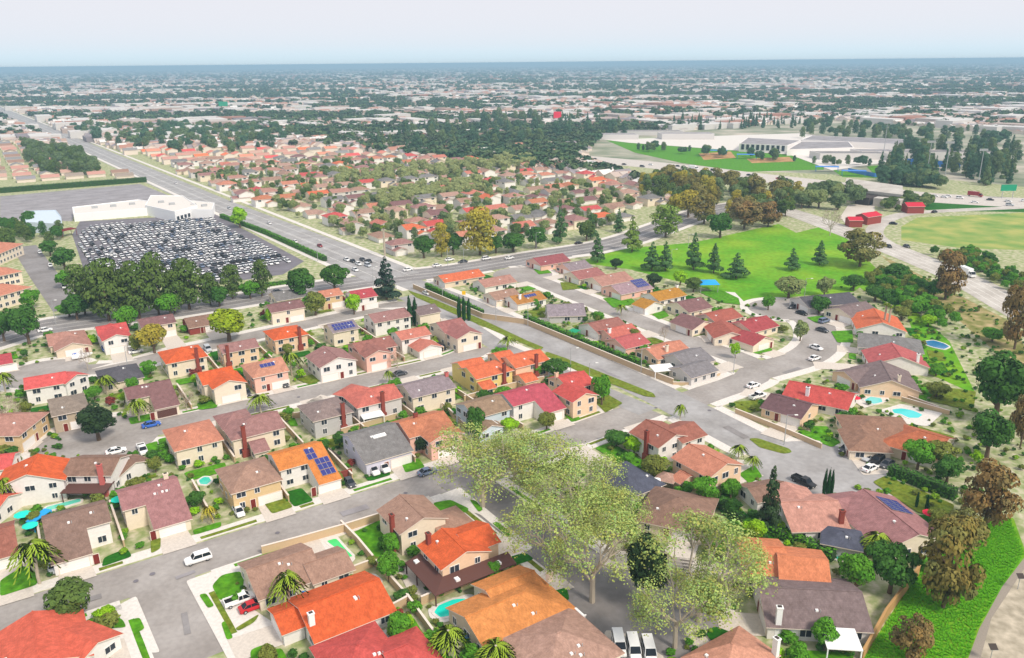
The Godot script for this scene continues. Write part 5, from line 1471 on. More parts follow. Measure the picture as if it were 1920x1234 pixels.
func tract():
	mid(-87.4,-435.4,1,12.9,8.6,2,"beige","lightgrey",0,0)
	mid(-68.1,-414.2,1,13.7,9.2,1,"tan","white",0,0)
	mid(-72.9,-445.9,1,12.3,9.6,1,"salmon2","lightgrey",0,0)
	mid(-55,-385.4,0,11.9,8.9,2,"mauvered","lightgrey",0,0)
	mid(-52.9,-423,0,11.6,10.4,2,"orange2","white",0,0)
	mid(-54.2,-456,0,12.3,9.3,1,"rosetan","lightgrey",0,0)
	mid(-42.8,-432.2,0,11.3,9.8,2,"red","cream",0,0)
	mid(-39.1,-395.8,0,13.3,10.9,2,"grey","lightgrey",0,0)
	mid(-27.1,-442.4,0,11.5,10.9,1,"mauvered","white",0,1)
	mid(-23,-404.4,0,11.7,8.7,2,"salmontan","lightgrey",0,0)
	mid(-9.7,-414.8,0,12.4,8.8,2,"rosetan","white",0,1)
	mid(-8.8,-449,0,13.6,8.9,2,"beige","white",0,1)
	mid(5.7,-426.1,0,11.5,10.3,2,"salmon2","white",0,1)
	mid(19.6,-435,0,11.6,10.7,2,"tan","white",0,1)
	mid(35.7,-444.8,1,13.4,10.6,2,"mauvered","cream",0,2)
	mid(-119,-483.4,0,12.2,9.9,1,"beige","white",1,0)
	mid(-102.1,-460.3,0,11.8,10.1,2,"coral2","white",1,0)
	mid(-103.7,-493,1,12.7,9.1,2,"rosetan","white",1,0)
	mid(-88.2,-471.2,0,12.3,8.5,2,"tan","white",1,0)
	mid(-69.1,-479.3,1,12.8,9.6,2,"beige","cream",1,1)
	mid(-54.3,-489.1,0,13.7,8.7,2,"mauvered","white",1,0)
	mid(-43.9,-464.7,0,11.7,10.7,2,"plum","cream",1,0)
	mid(-23.3,-473.4,0,12.1,9.2,2,"red","white",1,0)
	mid(-9.8,-482.4,0,13,8.6,2,"salmon2","cream",1,0)
	mid(4.9,-461.3,0,12.2,11,1,"grey","white",1,0)
	mid(18.8,-470,1,13.4,10.7,1,"grey","white",1,1)
	mid(32.1,-477.8,0,11.4,9.6,2,"plum","white",1,1)
	mid(47.6,-487.9,0,13,8.8,1,"coral2","white",1,1)
	mid(51.6,-452.6,0,13.8,9.2,2,"orange2","lightgrey",1,0)
	mid(64.3,-462.9,0,12.5,9.3,1,"grey","white",1,2)
	mid(-162.4,-526.2,0,13.7,9.9,2,"terracotta","white",2,0)
	mid(-134.6,-509.2,0,12.9,10.6,1,"beige","white",2,0)
	mid(-116.1,-520.5,0,12.9,8.7,2,"grey","white",2,0)
	mid(-86,-506.1,0,11.8,9.8,1,"salmontan","cream",2,0)
	mid(-71.5,-512.5,0,13.7,10.2,1,"plum","cream",2,0)
	mid(-56.9,-524.2,0,13.3,9.5,2,"grey","cream",2,1)
	mid(-44,-498.6,0,13.2,9.1,1,"tan","white",2,0)
	mid(-28.7,-508.6,0,12.9,10,2,"tan","lightgrey",2,1)
	mid(-14,-520,1,11.4,10.7,2,"orange2","white",2,0)
	mid(5.5,-493.6,0,12.8,9.9,1,"rosetan","white",2,0)
	mid(15.9,-503.3,0,12.1,8.9,2,"terracotta","white",2,1)
	mid(32.8,-513.8,0,11.6,8.8,1,"tan","white",2,2)
	mid(62.7,-496.1,0,12.7,10.5,1,"tan","cream",2,3)
	mid(76.2,-508.8,0,11.6,10.3,1,"beige","white",2,1)
	mid(90,-515.8,0,13.9,10.7,2,"grey","cream",2,2)
	mid(-182.2,-548.8,1,11.5,10.4,2,"mauvered","white",3,0)
	mid(-148,-531.1,0,13.9,9.8,2,"terracotta","cream",3,0)
	mid(-131.3,-544.5,0,13.6,8.8,2,"orange2","cream",3,0)
	mid(-118.4,-552.4,0,12.8,9.9,2,"rosetan","lightgrey",3,0)
	mid(-102.6,-527.6,0,12.5,8.7,2,"plum","white",3,0)
	mid(-87,-539.4,0,13.2,8.7,2,"grey","white",3,0)
	mid(-74.7,-545.8,1,13.9,10.3,1,"grey","cream",3,1)
	mid(-41.4,-532.2,0,12.9,8.9,2,"beige","lightgrey",3,0)
	mid(-26,-541.5,0,12.1,10.1,2,"salmon2","white",3,0)
	mid(1.4,-527.6,0,11.7,9.6,2,"rosetan","lightgrey",3,1)
	mid(17.1,-540,0,12.9,8.7,1,"plum","lightgrey",3,1)
	mid(28.2,-546.4,0,12.6,10.1,2,"tan","lightgrey",3,0)
	mid(47.9,-522.5,0,13.2,10,1,"plum","white",3,2)
	mid(61,-529.6,0,13.3,11,1,"beige","cream",3,1)
	mid(78,-538.7,0,13.4,9.6,2,"beige","cream",3,2)
	mid(-192.2,-572.1,0,11.1,8.8,1,"beige","white",4,0)
	mid(-181.9,-580.3,1,11.4,8.8,1,"coral2","lightgrey",4,0)
	mid(-167.9,-558.6,0,11.8,10.7,2,"rosetan","white",4,0)
	mid(-148,-568.6,0,14,9.2,1,"beige","cream",4,1)
	mid(-134.5,-578.7,0,13.2,8.6,2,"beige","cream",4,2)
	mid(-106.5,-561.5,0,13.9,9.1,2,"tan","lightgrey",4,0)
	mid(-85.8,-570.6,0,11.8,9.4,1,"tan","cream",4,1)
	mid(-60.4,-556.6,0,12.1,9.2,1,"mauvered","cream",4,0)
	mid(-43.1,-565.9,0,14,10.6,2,"salmon2","lightgrey",4,0)
	mid(-15.3,-551.5,0,12.6,9.9,1,"beige","white",4,3)
	mid(2,-558.6,1,12.8,10.1,1,"grey","white",4,0)
	mid(16.9,-571.1,0,13.6,9,1,"tan","cream",4,2)
	mid(47.8,-556.2,1,11.4,8.9,1,"plum","lightgrey",4,0)
	mid(59.5,-564.6,0,12.7,9.8,1,"mauvered","cream",4,1)
	mid(90.6,-551.3,0,13.2,10.6,2,"beige","white",4,4)
	mid(-210,-596.4,0,13.8,10.3,2,"salmontan","white",5,0)
	mid(-195.5,-606.6,0,13.3,9.4,2,"rosetan","white",5,0)
	mid(-163.7,-594.3,0,11.7,9,2,"salmontan","white",5,1)
	mid(-150.8,-600.1,0,12,10.3,1,"orange2","white",5,0)
	mid(-120.3,-588,0,13.4,8.5,2,"beige","white",5,0)
	mid(-107.4,-598.3,0,11,9.4,2,"red","white",5,0)
	mid(-76.4,-578.8,0,13.7,10.2,2,"tan","lightgrey",5,0)
	mid(-61.8,-591.2,0,12,9.7,1,"grey","white",5,0)
	mid(-29.5,-574,0,13.7,10.7,2,"beige","cream",5,1)
	mid(-17.2,-586.8,0,13.6,9.2,1,"rosetan","white",5,1)
	mid(-3.7,-595.4,1,12.6,9.3,2,"grey","white",5,1)
	mid(30.2,-580.4,0,13.2,10.7,1,"salmontan","white",5,2)
	mid(42.3,-590.6,0,11.4,10.6,1,"terracotta","cream",5,0)
	mid(72.8,-576.9,0,11.8,10.9,2,"rosetan","lightgrey",5,2)
	mid(90.5,-588.4,1,11.6,10.9,1,"mauvered","lightgrey",5,0)
	mid(-225.6,-622.6,0,13.2,9.9,1,"beige","lightgrey",6,0)
	mid(-213.1,-630.3,0,13.9,8.7,2,"rosetan","white",6,0)
	mid(-183,-616.4,0,13.6,9.2,2,"tan","cream",6,0)
	mid(-167.2,-627.7,0,12.8,9.1,2,"rosetan","cream",6,1)
	mid(-134.9,-609.7,0,11.8,9.7,2,"beige","cream",6,1)
	mid(-122.5,-620.6,1,12.4,9.8,1,"tan","lightgrey",6,1)
	mid(-93.8,-606.7,0,12.7,9.9,2,"grey","cream",6,0)
	mid(-77.9,-615.1,0,14,9.1,2,"grey","white",6,1)
	mid(-45.3,-599.8,1,12.6,10.5,2,"salmontan","white",6,0)
	mid(-31.4,-606.7,0,11.5,9,1,"red","white",6,0)
	mid(-16.1,-618.4,0,13.3,10.1,1,"coral2","white",6,0)
	mid(14.7,-607.8,0,12.3,9.3,1,"grey","white",6,2)
	mid(30.9,-613.7,0,13.7,10.6,1,"grey","lightgrey",6,3)
	mid(62.8,-598.5,0,13.4,9.3,2,"orange2","cream",6,0)
	mid(72.7,-607.2,1,13.5,10,1,"salmon2","white",6,0)
	mid(-243.4,-647.2,0,12.3,8.9,2,"mauvered","cream",7,0)
	mid(-228.2,-655.1,0,12.8,9.8,1,"salmontan","white",7,0)
	mid(-199.2,-640.3,1,13.6,9.7,1,"mauvered","lightgrey",7,1)
	mid(-180.6,-650.9,1,13.5,10.5,2,"tan","white",7,0)
	mid(-150.6,-634.6,1,11.1,10.6,2,"mauvered","cream",7,2)
	mid(-139.6,-646.4,1,11,10.1,2,"grey","lightgrey",7,0)
	mid(-108.2,-629.6,1,11.5,8.7,2,"grey","white",7,1)
	mid(-92,-638.5,1,11.8,9.1,1,"salmontan","white",7,1)
	mid(-63.7,-626.5,0,12.5,9.1,2,"grey","white",7,2)
	mid(-49.3,-634.7,0,12.6,10.6,1,"beige","lightgrey",7,0)
	mid(-30.9,-644.8,0,13.5,8.8,2,"salmon2","white",7,0)
	mid(-1.9,-629.8,0,12.8,10.6,2,"beige","lightgrey",7,1)
	mid(12.5,-634.6,0,13.2,10.7,2,"salmontan","white",7,2)
	mid(44.1,-624.3,0,11.5,11,1,"plum","white",7,0)
	mid(59.3,-636.1,0,12,10.7,2,"coral2","cream",7,0)
	mid(-258.8,-669.6,0,13.1,9.4,2,"tan","lightgrey",8,0)
	mid(-245.2,-678,0,11.6,9.2,2,"rosetan","cream",8,0)
	mid(-214.3,-665.5,0,11.1,10.2,2,"grey","white",8,0)
	mid(-196.8,-675.6,0,12.3,10.8,2,"rosetan","lightgrey",8,1)
	mid(-165.2,-658.5,0,13.6,10.6,1,"coral2","white",8,0)
	mid(-151.7,-668.4,1,11.7,11,1,"salmontan","lightgrey",8,0)
	mid(-121.3,-655.6,0,11.8,9.5,2,"rosetan","cream",8,2)
	mid(-108.8,-662.8,0,12.7,9.9,2,"mauvered","white",8,0)
	mid(-74.2,-647.9,0,12.2,9.6,2,"beige","lightgrey",8,0)
	mid(-64.2,-657.5,0,11.9,9.5,2,"tan","white",8,1)
	mid(-45.8,-666.7,1,12,8.8,1,"grey","lightgrey",8,1)
	mid(-19.9,-653.7,1,12.6,9.6,2,"tan","white",8,2)
	mid(-4.6,-664.2,1,13.2,10.9,1,"beige","white",8,1)
	mid(27.9,-648,0,13.3,9,1,"salmontan","white",8,1)
	mid(40.8,-657.7,0,12.3,8.5,1,"rosetan","lightgrey",8,3)
	mid(-275.3,-692.6,1,12.1,10.6,1,"tan","cream",9,0)
	mid(-255.8,-704,0,13.9,8.9,1,"coral2","white",9,0)
	mid(-231.5,-689.2,0,11,10.9,2,"grey","white",9,0)
	mid(-215.6,-696.6,0,13.5,11,1,"rosetan","cream",9,0)
	mid(-186,-682.7,0,11.1,10.8,2,"tan","white",9,1)
	mid(-169.4,-695.8,1,12.3,10.2,1,"beige","white",9,0)
	mid(-137.8,-679.1,0,11.8,9.3,2,"orange2","white",9,0)
	mid(-125.7,-688.5,0,12.8,9.1,2,"mauvered","white",9,0)
	mid(-93.7,-674.2,1,12.6,10.5,2,"mauvered","white",9,1)
	mid(-77.8,-685.3,0,13.7,8.6,1,"beige","cream",9,1)
	mid(-62.2,-691.9,0,12,8.8,2,"rosetan","cream",9,1)
	mid(-32.4,-676.5,0,12.4,8.9,2,"beige","white",9,2)
	mid(-16.8,-686.8,0,12.6,11,1,"grey","cream",9,1)
	mid(11,-671.1,0,13.4,9.2,1,"coral2","white",9,1)
	mid(25.1,-680.1,0,13.9,10.2,1,"beige","white",9,3)
	mid(-288.5,-719.6,0,13.2,9.2,2,"mauvered","white",10,0)
	mid(-272.4,-729.7,0,12.2,10.8,2,"beige","lightgrey",10,0)
	mid(-242.6,-714.3,0,13.9,10.5,2,"rosetan","cream",10,0)
	mid(-231,-724.4,0,14,10.3,1,"beige","cream",10,1)
	mid(-196.2,-709,0,13.4,9,2,"beige","cream",10,2)
	mid(-182.9,-717.1,0,11.9,8.6,2,"salmontan","white",10,0)
	mid(-157.6,-703.8,0,12.8,10.4,2,"grey","white",10,0)
	mid(-138.1,-715.3,0,12.1,8.9,1,"beige","lightgrey",10,3)
	mid(-126,-718.9,0,11.8,9.2,2,"mauvered","white",10,1)
	mid(-109.4,-699.2,0,13.9,9.2,1,"grey","cream",10,1)
	mid(-90.3,-706.9,1,11.6,9.8,1,"grey","cream",10,2)
	mid(-49.8,-701,0,11.7,10.7,1,"rosetan","white",10,1)
	mid(-35.6,-709.4,1,12.1,9.1,1,"mauvered","cream",10,2)
	mid(-3.9,-695.1,0,13.3,10.2,2,"grey","cream",10,3)
	mid(12.2,-709.3,0,13.9,10.6,2,"salmontan","white",10,1)
	mid(-303.7,-744.7,0,12.8,9,2,"grey","white",11,0)
	mid(-288.2,-753.5,0,13.4,10.1,2,"beige","white",11,0)
	mid(-257.8,-738.3,0,12.9,10.6,1,"salmon2","lightgrey",11,0)
	mid(-243.9,-749.4,0,12.9,10.7,2,"rosetan","white",11,0)
	mid(-215.3,-732.8,0,12.9,9.9,2,"salmon2","cream",11,1)
	mid(-201.4,-738.9,0,13.6,10.3,2,"grey","white",11,1)
	mid(-186.5,-750,0,12.7,9.5,1,"mauvered","cream",11,0)
	mid(-169.4,-729,0,11.9,8.7,1,"beige","lightgrey",11,1)
	mid(-155.6,-738.2,0,13.1,9.8,1,"orange2","cream",11,0)
	mid(-140.6,-746.7,0,13,9.6,2,"rosetan","white",11,1)
	mid(-107.5,-732,1,11.8,10.2,1,"mauvered","cream",11,1)
	mid(-77.6,-718.1,1,12.1,10.3,2,"beige","white",11,2)
	mid(-64.6,-723.1,1,11,9.6,2,"grey","cream",11,2)
	mid(-48.5,-738.1,0,13.7,9.7,2,"mauvered","white",11,2)
	mid(-16.6,-721.8,0,11.2,9.6,2,"rosetan","white",11,2)
	mid(-277.4,-763.1,0,14,8.7,2,"tan","white",12,0)
	mid(-262.9,-770.3,0,12.2,8.5,1,"grey","cream",12,0)
	mid(-232.6,-757.8,0,13.4,10.4,1,"tan","cream",12,1)
	mid(-216.8,-767.2,0,11.3,10,2,"grey","lightgrey",12,1)
	mid(-202.3,-777.1,0,13.1,9.9,2,"plum","white",12,0)
	mid(-187.9,-782.8,0,13.8,9.6,1,"plum","white",12,1)
	mid(-170.8,-759.1,0,11.6,9.1,2,"tan","white",12,2)
	mid(-156,-768.5,0,11.9,8.6,2,"salmontan","cream",12,0)
	mid(-126,-754.2,0,13.8,9.7,2,"salmontan","white",12,1)
	mid(-112.8,-764.2,0,11.4,9.4,2,"terracotta","white",12,0)
	mid(-93.8,-743.3,0,12.6,10.6,1,"terracotta","white",12,1)
	mid(-95.3,-775.2,0,11.7,10.9,2,"coral2","lightgrey",12,0)
	mid(-79.1,-751.1,0,13.5,8.5,2,"rosetan","cream",12,0)
	mid(-67.6,-760.6,0,12.8,9.8,2,"salmon2","cream",12,0)
	mid(-35.9,-746.8,1,12,10.9,2,"orange2","white",12,0)
	mid(-172.2,-791.9,0,11.7,10.9,2,"beige","lightgrey",13,0)
	mid(-141.1,-782.6,0,13,10.7,1,"plum","white",13,0)
	mid(-127.2,-790.7,1,13.4,9.2,1,"mauvered","white",13,0)
	mid(-112,-798.1,1,13.7,9.3,1,"grey","white",13,0)
	mid(-81,-782.1,0,11.4,9,1,"rosetan","white",13,0)
	var g1 := gable_mesh(1)
	var g2 := gable_mesh(2)
	var a1: Array[Transform3D] = []
	var a2: Array[Transform3D] = []
	var c1 := []
	var c2 := []
	var ub := Vector2(cos(deg_to_rad(-33.0)), sin(deg_to_rad(-33.0)))
	var ua := Vector2(cos(deg_to_rad(57.0)), sin(deg_to_rad(57.0)))
	var near := PackedVector2Array(L([-171.5,-494.2,-99.4,-409,-51.6,-381.4,52.9,-430.9,94.3,-498.9,89.7,-608.1,24.3,-698.6,-180.3,-870.4,-415.4,-880.5]))
	var west := PackedVector2Array(L([-423.2,-641.6,-310.5,-664.7,-446.7,-856.9,-623.5,-1046.2,-718.7,-1111]))
	var warm := ["rosetan", "salmontan", "coral2", "grey", "tan", "beige", "orange2", "mauvered", "salmon2"]
	var cool := ["midgrey", "taupegrey", "rosetan", "grey", "brown", "beige"]
	for ia in range(-72, 3):
		for ib in range(-60, 62):
			for half in 2:
				var p: Vector2 = V(-50.7,-336.5) + ua * (ia * 58.0 + 14.0 + 28.0 * half) + ub * (ib * 17.5 + 8.0)
				p += Vector2(rng.randf_range(-1, 1), rng.randf_range(-1, 1))
				var in_west := Geometry2D.is_point_in_polygon(p, west)
				if not in_west and (p.length() < 814.4 or not Geometry2D.is_point_in_polygon(p, near)):
					continue
				if near_arterial(p):
					continue
				var t := Transform3D(Basis(Vector3.UP, deg_to_rad(33.0 if rng.randf() < 0.75 else -57.0)), Vector3(p.x, 0, p.y))
				var c := lin(dim(ROOFS[cool[rng.randi() % 6] if in_west else warm[rng.randi() % 9]], 0.9))
				if in_west or rng.randf() < 0.5:
					a1.append(t)
					c1.append(c)
				else:
					a2.append(t)
					c2.append(c)
	many("distant_house_walls", "pale walls of the far single storey tract houses", g1[0], a1, [])
	many("distant_house_roofs", "mixed roofs of the far single storey tract houses", g1[1], a1, c1)
	many("distant_house_walls", "pale walls of the far two storey tract houses", g2[0], a2, [])
	many("distant_house_roofs", "mixed roofs of the far two storey tract houses", g2[1], a2, c2)

# ---------------------------------------------------------------- the city to the horizon

func far_city():
	var box := Shape.new()
	box.box("tinted", Vector3(-0.5, 0, -0.5), Vector3(0.5, 1, 0.5))
	var bm := box.done(M)
	var noise := FastNoiseLite.new()
	noise.seed = 8
	noise.frequency = 0.0016
	var keep := [PackedVector2Array(L([61.9,-767.2,115.2,-1021.2,492.7,-1261.1,631.4,-965.6,277.6,-324.4,249.4,-364.5,133.4,-448.2])), PackedVector2Array(L([-418.4,-880.8,-186,-898.9,91.7,-622.3,103.6,-449.6,-63.1,-356.1])), PackedVector2Array(L([-301.4,-438.6,-734.2,-1112.7,-460.5,-884.5,-167.5,-462.9,-148.1,-278.9]))]
	var road_a := V(-50.7,-336.5)
	var road_b := V(-1108.7,-1804.1)
	var xs: Array[Transform3D] = []
	var cols := []
	var ts: Array[Transform3D] = []
	var tcols := []
	var hs: Array[Transform3D] = []
	var hcols := []
	var one := Shape.new()
	volume(one, one, Transform3D(), 13.0, 10.0, 2.75, "gg", [], "trim", "tinted")
	var tones := [Color8(226, 222, 218), Color8(192, 174, 164), Color8(176, 150, 136), Color8(180, 132, 114), Color8(150, 142, 146), Color8(196, 184, 176)]
	var greens := [Color8(62, 92, 62), Color8(72, 102, 66), Color8(94, 116, 74), Color8(80, 96, 68)]
	for i in 70000:
		var t := rng.randf()
		var far := 1.0 / lerpf(1.0 / 520.0, 1.0 / 16000.0, t)
		if rng.randf() < 0.35:
			far = 520.0 * pow(16000.0 / 520.0, rng.randf())
		var p := Vector2(rng.randf_range(-0.78, 0.78) * far, -far)
		var skip := false
		for k in keep:
			if Geometry2D.is_point_in_polygon(p, k):
				skip = true
		var q := Geometry2D.get_closest_point_to_segment(p, road_a, road_b + (road_b - road_a) * 1.5)
		if q.distance_to(p) < 22.0 or skip:
			continue
		var n := noise.get_noise_2d(p.x * 0.6, p.y * 1.6)
		var grow := 1.0 + far / 9000.0
		if n * 1.5 + rng.randf_range(-0.35, 0.35) > 0.03:
			var big := rng.randf() < 0.06 and far > 1000.0
			var s := Vector3(rng.randf_range(10, 16), rng.randf_range(3.5, 6.5), rng.randf_range(9, 13)) * (Vector3(3.2, 1.3, 2.0) if big else Vector3.ONE)
			s *= Vector3(grow, minf(grow, 1.4), grow)
			s = Vector3(minf(s.x, 62), s.y, minf(s.z, 45))
			if not big and far < 4200.0:
				hs.append(Transform3D(Basis(Vector3.UP, 0.576 + (PI / 2 if rng.randf() < 0.4 else 0.0)).scaled_local(Vector3(s.x / 13.0, s.y / 4.6, s.z / 10.0)), Vector3(p.x, -0.05, p.y)))
				hcols.append(lin(dim(tones[rng.randi() % 6], 0.95)))
				continue
			xs.append(Transform3D(Basis(Vector3.UP, 0.576 + (PI / 2 if rng.randf() < 0.4 else 0.0)).scaled_local(s), Vector3(p.x, -0.05, p.y)))
			cols.append(lin(dim(tones[0 if big and rng.randf() < 0.7 else rng.randi() % 6], 0.8)))
		else:
			var hgt := rng.randf_range(5, 12) * minf(grow, 1.7)
			ts.append(Transform3D(Basis(Vector3.UP, rng.randf() * TAU).scaled(Vector3(hgt * 0.8 * grow, hgt, hgt * 0.8 * grow)), Vector3(p.x, -0.3, p.y)))
			tcols.append(lin(greens[rng.randi() % 4]))
	many("distant_houses", "countless small gabled houses beyond the tract", one.done(M), hs, hcols)
	many("distant_buildings", "countless pale roofs of the city out to the horizon", bm, xs, cols)
	many("distant_trees", "hazy bands of trees across the far city", K["far_tree"], ts, tcols)

# ---------------------------------------------------------------- trees

func leaf(t: SurfaceTool, p: Vector3, n: Vector3, s: float, c: Color, r: RandomNumberGenerator):
	var a := n.cross(Vector3(r.randf_range(-1, 1), r.randf_range(-1, 1), r.randf_range(-1, 1))).normalized()
	var b := n.cross(a).normalized()
	var q := [p + a * s, p + b * s * 0.7 + n * s * 0.2, p - a * s, p - b * s * 0.7 + n * s * 0.2]
	for k in [0, 2, 1, 0, 3, 2]:
		t.set_color(c)
		t.set_normal(n)
		t.add_vertex(q[k])

func unit(r: RandomNumberGenerator) -> Vector3:
	var v := Vector3(r.randf_range(-1, 1), r.randf_range(-1, 1), r.randf_range(-1, 1))
	while v.length() > 1.0 or v.length() < 0.05:
		v = Vector3(r.randf_range(-1, 1), r.randf_range(-1, 1), r.randf_range(-1, 1))
	return v.normalized()

# leaves on clumps: every clump is [centre, radii]
func clumps(list: Array, n: int, size: float, seed_: int, spread := 0.35, hue := 0.08) -> ArrayMesh:
	var r := RandomNumberGenerator.new()
	r.seed = seed_
	var t := SurfaceTool.new()
	t.begin(Mesh.PRIMITIVE_TRIANGLES)
	var total := 0.0
	for c in list:
		total += c[1].x * c[1].y + c[1].x * c[1].z
	for c in list:
		var tone := r.randf_range(0.72, 1.12)
		var warm := r.randf_range(-hue, hue)
		var k := int(n * (c[1].x * c[1].y + c[1].x * c[1].z) / total)
		for i in k:
			var d := unit(r)
			if d.y < -0.55: d.y = -d.y
			var p: Vector3 = c[0] + c[1] * d * (1.0 - spread * r.randf() * r.randf())
			var nn := (d + unit(r) * 0.45 + Vector3(0, 0.25, 0)).normalized()
			var v := tone * r.randf_range(0.72, 1.15)
			leaf(t, p, nn, size * r.randf_range(0.6, 1.3), Color(v * (1.0 + warm), v, v * (1.0 - warm * 0.6)), r)
	return t.commit()

func limbs(s: Shape, m: String, a: Vector3, d: Vector3, l: float, w: float, depth: int, r: RandomNumberGenerator, tips: Array, spread := 0.75):
	var b := a + d * l
	s.tube(m, a, b, w, w * 0.65, 5)
	if depth == 0:
		tips.append(b)
		return
	for i in (3 if depth > 1 else 2):
		var nd := (d + unit(r) * spread + Vector3(0, 0.15, 0)).normalized()
		limbs(s, m, b, nd, l * r.randf_range(0.62, 0.85), w * 0.62, depth - 1, r, tips, spread)

